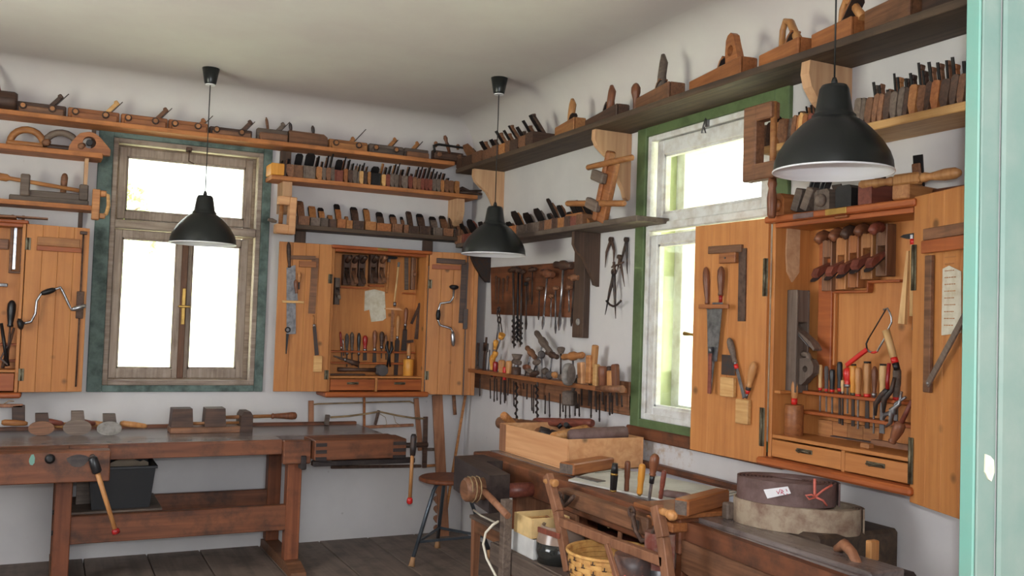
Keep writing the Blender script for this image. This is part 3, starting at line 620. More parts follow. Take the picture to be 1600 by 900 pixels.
# top shelf of the window wall: plough planes seen side on, heel to the right
def plough(px0, px1, c, lab, wt=.1, it=.12, nut=True, fence='tool_brown', H=.07, wx=.55, name='plough_plane', th=.008, wm=None):
    y0 = 165 + px0 * .133; u0 = pick('A', px0, y0, .13)[0]; u1 = pick('A', px1, y0 + (px1 - px0) * .133, .13)[0]; L = u1 - u0 - .006
    t = T(name, lab, 'plane', 'A', (u0 + u1) / 2, .13, ZA1, 'plough planes on the top shelf of the window wall')
    m = MB(); m.box(-L / 2, L / 2, -.012, .035, 0, H, .006); m.box(-L * .46, L * .5, -.012, .02, -.0, H * .3, .003); m.obj('body', cols[c], t)
    m = MB(); m.box(-L * .44, L * .46, -.045, -.014, .0, H * .62, .006); m.obj('fence', fence if fence else cols[c], t)
    if nut:
        for xx in (-L * .36, L * .22):
            a = MB(); a.cyl((xx, -.066, H * .55), (xx, .075, H * .55), .0125, n=12); o = a.obj('screw_arm', 'tool_tan', t)
            MB().lathe((xx, -.062, H * .55), (xx, -.046, H * .55), [(0, .016), (.2, .021), (.8, .021), (1, .016)], 12).obj('nut', 'tool_dark', o)
    xw = L * (wx - .5) - .02; D = Vector((.64, 0, .77))
    p = Vector((xw, .008, H - .02)); m = MB(); m.bar(p, p + D * (wt + .02), .012, .024, .003, up=(-.77, 0, .64)); m.bar(p + D * (wt + .016) + Vector((-.004, 0, .003)), p + D * (wt + .04), .012, .032, .006, up=(-.77, 0, .64)); m.obj('wedge', wm or cols[c], t)
    p = Vector((xw + .02, .008, H - .02)); m = MB(); m.bar(p, p + D * (it + .02), .008, .005, up=(-.77, 0, .64)); m.obj('iron', 'iron', t)
    return t
plough(24, 104, 'd', 'dark screw-arm plough plane, first on the top back shelf', .07, .11, wx=.72)
plough(105, 187, 'o', 'orange plough plane with pale tilted wedge on top back shelf', .075, .1, fence='tool_orange', wx=.78, wm='tool_light')
plough(188, 262, 'o', 'orange plough plane with brown wedge above the left window', .07, .1, fence='tool_orange', wx=.8, wm='tool_brown')
plough(262, 325, 'o', 'small orange plough plane left of the hanging lamp cord', .02, .08, fence=None, wx=.85)
plough(326, 394, 'd', 'small dark fillister plane right of the left lamp cord', .07, .09, H=.058, wx=.8)
t = plough(400, 450, 'g', 'gray plane body with pale peg, above the window corner', .05, .09, nut=False, wx=.7, H=.085)
MB().lathe((-.03, 0, .08), (-.045, 0, .16), [(0, .008), (.5, .01), (.8, .009), (1, .003)], 8).obj('peg', 'tool_brown', t)
t = T('plane_stock', 'long brown round-ended plane stock with two pegs, top back shelf', 'plane', 'A', pick('A', 480, 230, .12)[0], .12, ZA1)
m = MB(); m.prism([(-.13, 0), (.125, 0), (.13, .03), (.125, .07), (.10, .088), (-.13, .09)], 'y', -.035, .035); m.obj('body', 'tool_brown', t)
for xx in (-.11, .04): MB().lathe((xx, 0, .08), (xx - .01, 0, .145), [(0, .006), (.5, .012), (.8, .012), (1, .005)], 8).obj('peg', 'iron', t)
plough(512, 574, 't', 'tan plough plane with two round nuts and thin iron rod', .02, .13, fence='tool_tan', wx=.6)
plough(575, 630, 'g', 'gray plough plane with pale wedge right of the tan one', .06, .07, fence='tool_gray', wx=.62, wm='tool_tan')
plough(630, 669, 'g', 'gray-brown flat plane with round dimple beside the screw plane', .05, .085, nut=False, wx=.4, wm='tool_tan')
t = T('screw_clamp', 'dark boxy screw-arm sash plane with upright turned handle, at corner', 'plane', 'A', pick('A', 701, 250, .12)[0], .12, ZA1)
m = MB(); m.box(-.135, .12, -.075, -.05, .01, .055, .006).box(-.12, .12, .01, .045, 0, .085, .006); m.obj('body', 'tool_dark', t)
m = MB(); m.tube([(-.13, -.06, .05), (-.14, -.06, .10), (-.10, -.05, .115), (.09, -.05, .112), (.14, -.05, .07), (.15, -.04, .02)], .010, 6); m.obj('frame', 'iron_black', t)
for xx in (-.10, .05): MB().lathe((xx, -.09, .04), (xx, .06, .045), [(0, .012), (.1, .018), (.25, .014), (.3, .010), (1, .01)], 10).obj('screw_arm', 'tool_brown', t)
MB().lathe((0, -.02, .06), (-.045, -.02, .19), [(0, .010), (.4, .013), (.5, .016), (.65, .010), (.85, .016), (1, .008)], 10).obj('handle', 'handle_brown', t)
for xx in (-.11, .06): MB().lathe((xx, -.02, .1), (xx, -.02, .14), [(0, .008), (.4, .014), (.8, .014), (1, .006)], 10).obj('knob', 'tool_brown', t)
# left end of the top shelf
t = T('wooden_mallet_head', 'round dark wooden block lying at the left end of the top shelf', 'block', 'A', pick('A', 5, 150, .12)[0], .12, ZA1)
MB().lathe((-.09, -.0, .062), (.075, -.0, .062), [(0, .04), (.1, .058), (.9, .06), (1, .05)], 18).obj('head', 'tool_dark', t); MB().lathe((-.03, 0, .1), (-.055, 0, .27), [(0, .022), (.5, .017), (.9, .012), (1, .014)], 10).obj('stem', 'red_dark', t)
# left shelf: ring planes (compass planes with round cheeks)
for k, (px, c, lab, rr) in enumerate(((42, 't', 'tan ring-topped plane, leftmost on the ring plane shelf', .088), (96, 'g', 'gray ring-topped plane, middle of the ring plane shelf', .092))):
    t = T('ring_plane', lab, 'plane', 'A', pick('A', px, 230, .12)[0], .12, 2.435)
    m = MB(); pts = [(rr * math.cos(a * PI / 10), .02 + rr * math.sin(a * PI / 10)) for a in range(11)]
    m.tube([(x, 0, z) for x, z in pts], .02, 8); m.obj('ring', cols[c], t)
    MB().box(-rr - .02, rr + .03, -.03, .03, 0, .035, .012).obj('body', 'tool_dark' if k else 'tool_tan', t); MB().lathe((rr, -.02, .03), (rr + .03, -.04, .05), [(0, .02), (.5, .024), (1, .012)], 10).obj('knob', 'tool_brown', t)
t = T('cheek_plane', 'orange triangular plane with a round hole, by the left window', 'plane', 'A', pick('A', 137, 245, .13)[0], .13, 2.435)
m = MB(); n = 24; out = [(-.12, 0), (.14, -.002), (.13, .025), (.06, .105), (.03, .125), (-.0, .13), (-.05, .115), (-.09, .06)]
cx, cz, rh = .005, .065, .036
# plate with a hole: quads fan between outline and hole
def plate_hole(m, out, cx, cz, rh, y0, y1, n=24):
    per = []; tot = len(out); seg = []
    for k in range(n):
        a = 2 * PI * k / n; dx, dz = math.cos(a), math.sin(a); best = 9
        for i in range(tot):
            x1, z1 = out[i]; x2, z2 = out[(i + 1) % tot]; ex, ez = x2 - x1, z2 - z1; den = dx * ez - dz * ex
            if abs(den) < 1e-9: continue
            tt = ((x1 - cx) * ez - (z1 - cz) * ex) / den; s_ = ((x1 - cx) * dz - (z1 - cz) * dx) / den
            if tt > 0 and -1e-6 <= s_ <= 1 + 1e-6: best = min(best, tt)
        per.append((cx + dx * best, cz + dz * best))
    vs = [(x, y0, z) for x, z in per] + [(x, y1, z) for x, z in per] + [(cx + rh * math.cos(2 * PI * k / n), y0, cz + rh * math.sin(2 * PI * k / n)) for k in range(n)] + [(cx + rh * math.cos(2 * PI * k / n), y1, cz + rh * math.sin(2 * PI * k / n)) for k in range(n)]
    fs = []
    for k in range(n):
        j = (k + 1) % n; fs += [(k, j, 2 * n + j, 2 * n + k), (n + k, 3 * n + k, 3 * n + j, n + j), (k, n + k, n + j, j), (2 * n + k, 2 * n + j, 3 * n + j, 3 * n + k)]
    m.add(vs, fs)
plate_hole(m, out, cx, cz, rh, -.03, .02); m.obj('body', 'tool_orange', t); MB().cyl((cx, -.034, cz), (cx, .0, cz), .018, n=12).obj('dowel', 'iron_black', t)
# lower left shelf: wooden screw clamp and end clamp
t = T('wooden_clamp', 'long wooden screw clamp with upright peg on lower left shelf', 'clamp', 'A', pick('A', 75, 300, .12)[0], .12, 2.12)
m = MB(); m.box(-.2, .22, -.03, .03, .0, .035, .005).box(-.13, .2, -.03, .02, .03, .07, .005); m.obj('base', 'tool_gray', t)
m = MB(); m.lathe((-.30, -.03, .135), (.20, -.03, .085), [(0, .012), (.01, .022), (.17, .022), (.2, .012), (.28, .012), (1, .012)], 10); m.obj('screw', 'tool_tan', t)
for xx, zz in ((-.12, .122), (.19, .09)): MB().box(xx - .025, xx + .025, -.055, .0, .03, zz + .035, .006).obj('jaw', 'tool_gray', t)
MB().lathe((.08, .02, .06), (.085, .02, .19), [(0, .017), (.8, .02), (.95, .014), (1, .006)], 10).obj('peg', 'tool_brown', t)
def gclamp(t, mat, Hc, De, th=.035, hd='tool_tan'):
    m = MB(); m.box(-De, 0, -th / 2, th / 2, 0, Hc * .2, .004).box(-De, 0, -th / 2, th / 2, Hc * .8, Hc, .004).box(-Hc * .18, 0, -th / 2, th / 2, Hc * .18, Hc * .82, .004); m.obj('frame', mat, t)
    m = MB(); m.lathe((-De * .8, 0, -.08), (-De * .8, 0, Hc * .7), [(0, .008), (.05, .015), (.25, .013), (.27, .008), (1, .008)], 10); m.obj('screw', hd, t)
t = T('bench_clamp', 'small pale wooden block clamp at the clamp shelf end', 'clamp', 'A', pick('A', 152, 320, .2)[0], .2, 2.045)
m = MB(); m.box(-.03, .012, -.05, 0, -.01, .17, .004).box(.012, .045, -.045, -.005, .13, .165, .004).box(.012, .045, -.045, -.005, .0, .03, .004); m.obj('frame', 'tool_tan', t)
m = MB(); m.tube([(.02, -.03, .15), (.055, -.03, .14), (.06, -.03, .08), (.05, -.03, .03), (.02, -.03, .01)], .011, 8); m.obj('grip', 'tool_light', t)
t = T('wooden_clamp', 'pale square wooden clamp hung on the left of the lowest shelf', 'clamp', 'A', pick('A', 458, 345, .2)[0], .2, 2.03, ang=0.02)
m = MB(); m.box(-.045, .0, -.075, -.0, 0, .24, .005).box(-.125, -.044, -.075, -.0, 0, .06, .005).box(-.115, -.044, -.075, -.0, .185, .24, .005); m.obj('frame', 'raw_pine_x', t)
MB().cyl((-.09, -.035, .04), (-.09, -.035, .2), .014, n=10).obj('screw', 'tool_tan', t); MB().lathe((-.17, -.035, .085), (-.115, -.035, .075), [(0, .01), (.5, .014), (1, .008)], 8).obj('grip', 'tool_gray', t)
t = T('pine_block', 'yellow pine block lying at left end of the middle shelf', 'block', 'A', pick('A', 433, 270, .15)[0], .13, ZA2)
MB().box(-.055, .03, -.1, .06, 0, .075, .004).obj('block', 'handle_gold', t)
t = T('wooden_pincers', 'small pair of dark tongs lying at the right end of middle shelf', 'tongs', 'A', -.16, .12, ZA2)
m = MB(); m.tube([(-.04, -.02, .02), (.02, -.02, .05), (.07, -.03, .03), (.16, -.04, .045)], [.012, .014, .012, .006]).tube([(-.03, -.04, .014), (.08, -.05, .02), (.2, -.05, .015)], [.014, .014, .005]); m.obj('tongs', 'tool_dark', t)

# top shelf of the right wall, far end: small moulding planes
row('B', .115, .2, .085, [(60, 100, 'd', .03, 0), (100, 180, 'd', .09, 1, 'tool_brown'), (182, 258, 'b', .09, 0), (258, 330, 'b', .085, 0), (330, 384, 'b', .12, 0), (388, 436, 't', .11, 0), (438, 475, 'b', .12, 0), (476, 540, 'd', .10, 0), (540, 596, 'b', .12, 0), (598, 660, 'd', .13, 0)],
    ZB1, lambda x: 272 - (x - 712) * .37, 'on top right shelf near corner', 'small planes at the corner end of the top shelf', conv=lambda x: 700 + x / 5)
t = T('wooden_strip', 'dark flat strip lying on the top shelf beside small planes', 'block', 'B', pick('B', 846, 222, .1)[0], .13, ZB1); MB().box(-.1, .17, -.03, .03, 0, .03, .004).obj('strip', 'tool_dark', t)
# big planes along the top shelf, heels toward the doorway
def tote(t, x, H, mat, h=.11, s=1.0):
    # closed handle: a loop rising from the stock
    out = [(x - .02, H - .01), (x + .085 * s, H - .01), (x + .08 * s, H + .02), (x + .055 * s, H + h * .55), (x + .035 * s, H + h * .95), (x + .005, H + h * 1.0), (x - .02, H + h * .85), (x - .025, H + h * .4)]
    m = MB(); plate_hole(m, out, x + .018, H + h * .42, h * .17, -.016, .016, 20); m.obj('tote', mat, t)
def jointer(px0, px1, c, lab, Wd=.075, H=.07, handle='tote', hm=None, hh=.12, iron=True, py=200, name='jointer_plane', ei=.05, hx=.22, wh=.05):
    d = .15; u0 = pick('B', px0, py, d)[0]; u1 = pick('B', px1, py, d)[0]; L = (u1 - u0) * .93
    t = T(name, lab, 'plane', 'B', (u0 + u1) / 2, d, ZB1, 'big planes along the top shelf of the right wall', spin=-.17)
    m = MB(); plane_body(m, L, Wd, H, -L * .12, .008); m.obj('body', cols[c], t)
    if iron: iron_wedge(t, Wd * .6, H, -L * .12, ei, wh, .9, 'iron', cols[c])
    if handle == 'tote': tote(t, L * hx - .02, H, hm or cols[c], hh)
    elif handle == 'hook':
        x = L * hx; MB().tube([(x - .01, 0, H - .01), (x - .012, 0, H + hh * .4), (x + .005, 0, H + hh * .75), (x - .005, 0, H + hh)], [.026, .022, .022, .010], 8).obj('tote', hm or cols[c], t)
    elif handle == 'loop':
        x = L * hx; MB().tube([(x - .05, 0, H - .01), (x - .045, 0, H + hh * .7), (x - .025, 0, H + hh), (x + .01, 0, H + hh * .85), (x + .04, 0, H + hh * .4), (x + .075, 0, H - .005)], [.014, .013, .014, .016, .016, .018], 8).obj('tote', hm or cols[c], t)
    return t
jointer(868, 914, 't', 'short brown plane with upright horn, first big one from corner', handle='hook', hm='handle', H=.085, hh=.13, py=205, hx=.1, wh=.03)
jointer(912, 986, 'd', 'dark gray plane with horn handle left of the lone turned knob', handle='hook', hm='handle_brown', py=185, hx=.15, hh=.13)
t = T('turned_knob', 'lone dark turned knob standing on top shelf between big planes', 'knob', 'B', pick('B', 993, 160, .16)[0], .16, ZB1); MB().lathe((0, 0, 0), (0, 0, .165), [(0, .011), (.25, .010), (.5, .014), (.7, .024), (.85, .024), (.96, .014), (1, .004)], 14).obj('knob', 'handle_brown', t)
jointer(990, 1070, 'b', 'brown jack plane with block heel and tall pointed horn', handle='hook', hm='tool_gray', py=150, hh=.17, H=.085, Wd=.09, hx=.12)
jointer(1075, 1186, 'o', 'orange jointer plane with closed handle above the right window', handle='tote', py=115, hh=.14, H=.08, Wd=.085)
jointer(1189, 1272, 'o', 'orange-brown plane with looped handle, second above right window', handle='loop', hm='handle', py=85, hh=.11, H=.08, Wd=.085, hx=.05)
t = jointer(1274, 1356, 'o', 'golden brown plane with tall leaning wedge beside the lamp cord', handle='loop', hm='handle', py=60, hh=.09, H=.085, Wd=.095, ei=.10, wh=.10, hx=.22)
jointer(1358, 1450, 'b', 'brown jointer plane cut by the top edge of the photo', handle='tote', py=30, hh=.12, H=.10, Wd=.1, ei=.12, wh=.1, hx=.25)
jointer(1452, 1512, 'd', 'darkest plane at the near end of the top shelf', handle=None, py=12, H=.11, Wd=.1, ei=.05)
t = T('round_knob', 'pale round wooden knob at the near end of right pine shelf', 'knob', 'B', pick('B', 1498, 156, .17)[0], .17, ZB3); MB().lathe((0, 0, 0), (0, 0, .06), [(0, .018), (.2, .026), (.5, .031), (.8, .024), (1, .006)], 16).obj('knob', 'bracket_wood', t)
# round-nosed clamp and hanging clamps on the right wall
t = T('wooden_cramp', 'slanted wooden screw cramp hanging at the end of gray shelf', 'clamp', 'B', pick('B', 944, 333, .16)[0], .17, ZB2 + .0, ang=0.34)
m = MB(); m.box(-.03, .06, -.035, .0, .0, .33, .006).box(-.035, -.0, -.05, .0, .0, .37, .008); m.obj('beam', 'tool_orange', t)
for zz, a, b in ((.10, -.30, .22), (.33, -.16, .2)): MB().lathe((a, -.06, zz - .08), (b, -.03, zz + .05), [(0, .012), (.02, .016), (.3, .016), (.98, .016), (1, .01)], 10).obj('screw', 'tool_tan', t)
for zz in (.05, .2): MB().box(-.10, .02, -.07, -.036, zz, zz + .055, .006).obj('jaw', 'tool_gray', t)
t = T('wooden_cramp', 'large wooden U-shaped clamp hanging in front of right window', 'clamp', 'B', pick('B', 1168, 283, .26)[0], .26, pick('B', 1180, 284, .26)[1])
m = MB(); m.box(0, .075, -.03, .02, 0, .30, .005).box(.07, .205, -.03, .02, 0, .065, .005).box(.07, .16, -.03, .02, .235, .30, .005); m.obj('frame', 'tool_brown', t)
MB().cyl((.15, -.005, -.01), (.15, -.005, .3), .013, n=10).obj('screw', 'tool_tan', t); MB().lathe((.15, -.005, -.155), (.15, -.005, .0), [(0, .012), (.06, .017), (.5, .02), (.75, .014), (.85, .019), (1, .015)], 12).obj('handle', 'handle_brown', t)
# ------------------------------------------------------------------ small language for hand tools drawn between two sighted points
def turned(m, z0, z1, r, n=12, tip=.55):
    m.lathe((0, 0, z0), (0, 0, z1), [(0, r * .62), (.06, r * .72), (.12, r * .58), (.3, r * .78), (.62, r), (.85, r * .92), (.96, r * tip), (1, r * .2)], n)
def straight(m, z0, z1, r, n=12):
    m.lathe((0, 0, z0), (0, 0, z1), [(0, r * .8), (.05, r * .88), (.35, r * .82), (.5, r), (.9, r), (.97, r * .85), (1, r * .5)], n)
def tool(name, label, cat, W, d, p0, p1, parts, group=None, flip=1):
    (u0, z0), (u1, z1) = pick(W, p0[0], p0[1], d), pick(W, p1[0], p1[1], d)
    L = math.hypot(u0 - u1, z0 - z1); ang = math.atan2(u0 - u1, z0 - z1)
    t = T(name, label, cat, W, u1, d, z1, group, ang)
    for p in parts:
        nm, mat, k = p[:3]; a = p[3:]; m = MB()
        if k == 'h': turned(m, a[0] * L, a[1] * L, a[2])
        elif k == 'p': straight(m, a[0] * L, a[1] * L, a[2])
        elif k == 'c': m.cyl((0, 0, a[0] * L), (0, 0, a[1] * L), a[2], a[3] if len(a) > 3 else None, 10)
        elif k == 'b': m.box(-a[2] / 2, a[2] / 2, -a[3] / 2, a[3] / 2, a[0] * L, a[1] * L, min(a[3], a[2]) * .2)
        elif k == 'k':
            w0, w1, th = a[2] / 2, a[3] / 2, a[4] / 2
            hexa(m, [(-w0, -th, a[0] * L), (w0, -th, a[0] * L), (w0, th, a[0] * L), (-w0, th, a[0] * L), (-w1, -th, a[1] * L), (w1, -th, a[1] * L), (w1, th, a[1] * L), (-w1, th, a[1] * L)])
        elif k == 'x': m.lathe((-a[1], 0, a[0] * L), (a[1], 0, a[0] * L), [(0, a[2] * .6), (.06, a[2] * .85), (.3, a[2] * .75), (.42, a[2] * 1.15), (.58, a[2] * 1.15), (.7, a[2] * .75), (.94, a[2] * .85), (1, a[2] * .6)], 12)
        elif k == 's':
            n = 34; z0_, z1_ = a[0] * L, a[1] * L
            m.tube([(a[2] * math.cos(i * .9), a[2] * math.sin(i * .9), z0_ + (z1_ - z0_) * i / n) for i in range(n + 1)], a[2] * .5, 5); m.cyl((0, 0, z0_), (0, 0, z1_), a[2] * .5, n=6)
            m.lathe((0, 0, z0_), (0, 0, z0_ - .02), [(0, a[2] * .7), (1, .001)], 6)
        elif k == 'r': m.tube([(a[1] * math.cos(i * PI / 8), 0, a[0] * L + a[1] * math.sin(i * PI / 8)) for i in range(17)], a[2], 6)
        elif k == 't': m.tube([(q[0], q[1], q[2] * L) for q in a[0]], a[1], 7)
        elif k == 'f': m.prism([(q[0], q[1] * L) for q in a[0]], 'y', -a[1] / 2, a[1] / 2)
        m.obj(nm, mat, t)
    return t
# ------------------------------------------------------------------ tool cabinets
def hang(W, u, d, z, name, label, group=None, axis='front', roll=0.0):
    e = T(name, label, 'plane', W, u, d, z, group)
    X, Y, Z = ((0, 0, -1), (1, 0, 0), (0, -1, 0)) if axis == 'front' else ((0, 0, -1), (0, 1, 0), (1, 0, 0))
    R = Matrix((X, Y, Z)).transposed().to_4x4(); e.rotation_euler = (Matrix.Rotation(FR[W][1], 4, 'Z') @ R @ Matrix.Rotation(roll, 4, 'X')).to_euler(); return e
def strap_hinge(m, x, z0, z1, y, w=.016):
    m.box(x - w, x + w, y - .003, y, z0, z1, .001).cyl((x, y - .004, z0), (x, y - .004, z1), .005, n=8)
def cabinet(label, W, u0, u1, z0, z1, dep, zs, xsplit, zd0, plinth=.03, capz=.03, worn=False):
    # zs: top of the board above the drawers, zd0: foot of the drawers
    t = T('tool_cabinet', label, 'cabinet', W, u0, 0, 0); Wd = u1 - u0; th = .018
    MB().box(0, Wd, -.02, -.002, z0, z1).obj('back_panel', 'pine_z', t)
    for x in (0, Wd - th): MB().box(x, x + th, -dep, -.02, z0, z1, .002).obj('side_panel', 'pine_z', t)
    MB().box(th, Wd - th, -dep, -.02, z1 - th, z1, .002).obj('top_panel', 'pine_x', t)
    m = MB(); m.box(-.012, Wd + .012, -dep - .035, -.002, z1 - .002, z1 + capz, .005).box(th, Wd - th, -dep - .004, -dep + .014, z1 - .02, z1 - .002, .002); m.obj('cornice', 'pine_red', t)
    MB().box(-.02, Wd + .02, -dep - .045, -.002, z0 - plinth, z0, .008).obj('base_board', 'pine_red', t)
    MB().box(th, Wd - th, -dep + .004, -.02, zs - .014, zs, .002).obj('shelf_board', 'pine_x', t)
    MB().box(xsplit - .008, xsplit + .008, -dep + .002, -.02, z0, zs - .014, .001).obj('divider', 'pine_z', t)
    for a, b in ((th + .003, xsplit - .010), (xsplit + .010, Wd - th - .003)):
        m = MB(); m.box(a, b, -dep + .001, -dep + .018, zd0, zs - .02, .002).box(a, a + .012, -dep + .018, -.04, zd0, zs - .03).box(b - .012, b, -dep + .018, -.04, zd0, zs - .03).box(a, b, -dep + .018, -.04, zd0, zd0 + .006)
        dr = m.obj('drawer', 'pine_red' if not worn else 'pine_x', t); c = (a + b) / 2; zc = (zd0 + zs) / 2
        m = MB(); m.box(c - .04, c + .04, -dep - .002, -dep + .002, zc - .008, zc + .008, .001).tube([(c - .033, -dep, zc - .002), (c - .03, -dep - .012, zc), (c - .01, -dep - .018, zc - .004), (c + .01, -dep - .018, zc + .002), (c + .03, -dep - .012, zc), (c + .033, -dep, zc - .002)], .0035, 6); m.obj('drawer_pull', 'hinge_metal', dr)
    return t
def door(cab, key, W, u0, hx, dep, z0, z1, w, side, a, hz, edge=True, mat='pine_z', hh=.07):
    # side +1: opens to the right; a: how far the free edge stands forward of the wall plane
    loc = (hx, -dep - .002, 0); rz = -a * side
    m = MB(); x0, x1 = (0.004, w) if side > 0 else (-w, -.004)
    n = 4
    for k in range(n):
        A_ = x0 + (x1 - x0) * k / n; B_ = x0 + (x1 - x0) * (k + 1) / n; m.box(A_ + (.0004 if k else 0), B_ - .0004, -.016 - (k % 2) * .0006, 0, z0, z1, .0015)
    o = m.obj('door', mat, cab); o.location = loc; o.rotation_euler = (0, 0, rz)
    if edge:
        m = MB(); xe = x1 if side > 0 else x0; m.box(xe - .03 if side > 0 else xe, xe if side > 0 else xe + .03, -.036, -.016, z0, z1, .002); m.obj('edge_strip', 'pine_z', o)
    for z in hz:
        m = MB(); strap_hinge(m, .012 * side, z - hh, z + hh, -.018 if side > 0 else -.018, .014); m.obj('hinge', 'hinge_metal', o)
    ex, ey = axes(W); oo = wl(W, u0 + hx, dep + .002, 0); FR[key] = (oo, FR[W][1] + rz); return o
P = lambda W, x, y, d=0.0: pick(W, x, y, d)
# --- middle cabinet on the window wall
D2 = .20; u0, u1 = -1.085, -.402; z0, z1 = 1.018, 1.965
zs = P('A', 600, 589, D2)[1] + .004
cab2 = cabinet('open honey-coloured tool cabinet on the window wall, between window and corner', 'A', u0, u1, z0, z1, D2, zs, P('A', 588, 600, D2)[0] - u0, z0 + .008, .035, .022)
W2c = u1 - u0
door(cab2, 'D2L', 'A', u0, 0.0, D2, 1.02, 1.985, .35, -1, -.03, (1.76, 1.13), False, hh=.03)
door(cab2, 'D2R', 'A', u0, W2c, D2, 1.0, 1.985, .345, 1, .3, (1.76, 1.13), True, hh=.03)
MB().box(.30, .37, -D2 - .038, -D2 - .034, z1 + .003, z1 + .02, .001).obj('name_plate', 'brass', cab2)
def on(W, cab_u, px, py, d): q = pick(W, px, py, d); return q[0] - cab_u, q[1]
# racks
xa, za = on('A', u0, 522, 549, .06); xb, zb = on('A', u0, 648, 551, .06)
for yy, e in ((549, 648), (567, 631)):
    a = on('A', u0, 524, yy, .07); b = on('A', u0, e, yy + 2, .07); MB().box(.019, b[0], -.085, -.0205, a[1] - .006, a[1] + .006, .002).obj('tool_rack', 'pine_red', cab2)
a = on('A', u0, 531, 448, .05); b = on('A', u0, 576, 451, .05); c = on('A', u0, 600, 446, .05)
MB().box(a[0], b[0], -.07, -.0205, a[1] - .008, a[1] + .004, .002).box(b[0] + .001, c[0], -.06, -.0205, c[1] - .012, c[1] + .002, .002).obj('plane_ledge', 'pine_red', cab2)
a = on('A', u0, 630, 457, .05); b = on('A', u0, 648, 457, .05); MB().box(a[0], b[0], -.06, -.0205, a[1] - .01, a[1], .002).obj('plane_ledge', 'pine_red', cab2)
q = [on('A', u0, x, y, .02) for x, y in ((570, 455), (585, 452), (601, 456), (603, 497), (598, 501), (580, 503), (577, 484), (569, 486))]
MB().prism(q, 'y', -.0215, -.0205).obj('paper_scrap', 'paper', cab2)
def hung_planes(W, d, zc, items, where, group, L=.22, H=.055, wd=.048, hornm=None):
    for i, (px, py, c, hm, ln) in enumerate(items):
        u, z = pick(W, px, py, d)
        e = hang(W, u, d, z, 'smoothing_plane', '%s smoothing plane hung sole to back, %s from left in %s' % (cname[c], ORD[i], where), group)
        m = MB(); plane_body(m, L * ln, wd, H, .0, bed=.95); m.obj('body', cols[c], e); iron_wedge(e, wd * .6, H, .0, .03, .07, .95, 'steel_dull', cols[c], hw=.022)
        if hm: horn(e, -L * ln * .36, H, hm, 1.25, lean=-.12)
hung_planes('A', .022, 0, [(538.5, 422, 'd', 'tool_dark', .95), (549.5, 422.5, 'b', 'tool_dark', .95), (562, 423, 'd', 'tool_dark', .97), (580, 421, 'd', 'tool_dark', .9), (593, 421.5, 'b', 'tool_brown', .9)], 'middle cabinet', 'smoothing planes in the middle cabinet')
t = hang('A', P('A', 643, 425, .022)[0], .022, P('A', 643, 425, .022)[1], 'rebate_plane', 'upright slim plane with small wedge, top right of middle cabinet'); moulder(t, .25, .03, .05, 'tool_brown', .03, .03); 
t = tool('wooden_lath', 'dark upright lath beside the slim plane in middle cabinet', 'lath', 'A', .03, (635, 394), (635, 453), [('lath', 'tool_gray', 'b', 0, 1, .028, .012)])
HG = 'hammers and tools in the middle cabinet'
tool('hammer', 'black cross-headed hammer with steel neck in middle cabinet', 'hammer', 'A', .055, (608, 401), (604, 458), [('handle', 'tool_tan', 'c', 0, .93, .008, .009), ('collar', 'steel', 'b', .84, .95, .022, .02), ('head', 'iron_black', 'f', [(-.05, .98), (-.045, 1.03), (0, 1.06), (.05, 1.03), (.06, .98), (.05, .95), (0, .93), (-.04, .94)], .022)])
tool('hammer', 'thin pale-handled hammer with steel tip near cabinet middle', 'hammer', 'A', .05, (623, 413), (616, 474), [('handle', 'handle_pale', 'c', 0, .93, .006, .008), ('head', 'steel', 'b', .93, 1.06, .016, .016)])
tool('marking_gauge', 'pale T-shaped gauge with steel knob in the middle cabinet', 'gauge', 'A', .06, (617, 473), (615, 512), [('rod', 'tool_tan', 'c', 0, .9, .005), ('head', 'raw_pine_x', 'f', [(-.07, .72), (-.07, .76), (-.01, .80), (.03, .80), (.06, .70)], .02), ('knob', 'steel', 'c', .86, 1.02, .011)])
tool('file', 'long flat brown bar standing in the middle cabinet rack', 'file', 'A', .055, (614, 483), (611, 552), [('bar', 'tool_brown', 'b', 0, 1, .02, .01)])
tool('chisel', 'chisel with gray-brown handle, highest but one at rack right end', 'chisel', 'A', .06, (622.5, 493), (618, 594), [('blade', 'iron', 'k', 0, .62, .026, .034, .005), ('ferrule', 'steel', 'c', .62, .70, .010, .008), ('handle', 'handle', 'h', .68, 1, .016)])
tool('chisel', 'chisel with glossy brown handle, highest at rack right end', 'chisel', 'A', .06, (635, 481), (631, 548), [('blade', 'iron', 'k', 0, .5, .04, .03, .005), ('neck', 'iron', 'c', .48, .58, .008), ('ferrule', 'steel', 'c', .57, .64, .011, .009), ('handle', 'handle_brown', 'h', .62, 1, .016)])
rk = [(532, 518, 534, 549, 'red_dark', .008, 'red-handled', 560), (536, 530, 537, 551, 'steel', .005, 'thin steel-capped', 556), (542, 521, 542, 543, 'sandpaper', .014, 'gray-handled', 573), (550, 519, 550, 544, 'tool_gray', .015, 'fluted dark-handled', 571), (561, 520, 560, 544, 'black_paint', .013, 'black-handled', 575), (571, 524, 570, 546, 'red_dark', .018, 'pear-shaped dark-red-handled', 563),
      (586, 516, 585, 544, 'handle_brown', .018, 'stout brown-handled', 568), (597, 518, 596, 545, 'tool_dark', .018, 'dark speckled-handled', 560), (603, 523, 603, 544, 'tool_brown', .010, 'slim brown-handled', 562)]
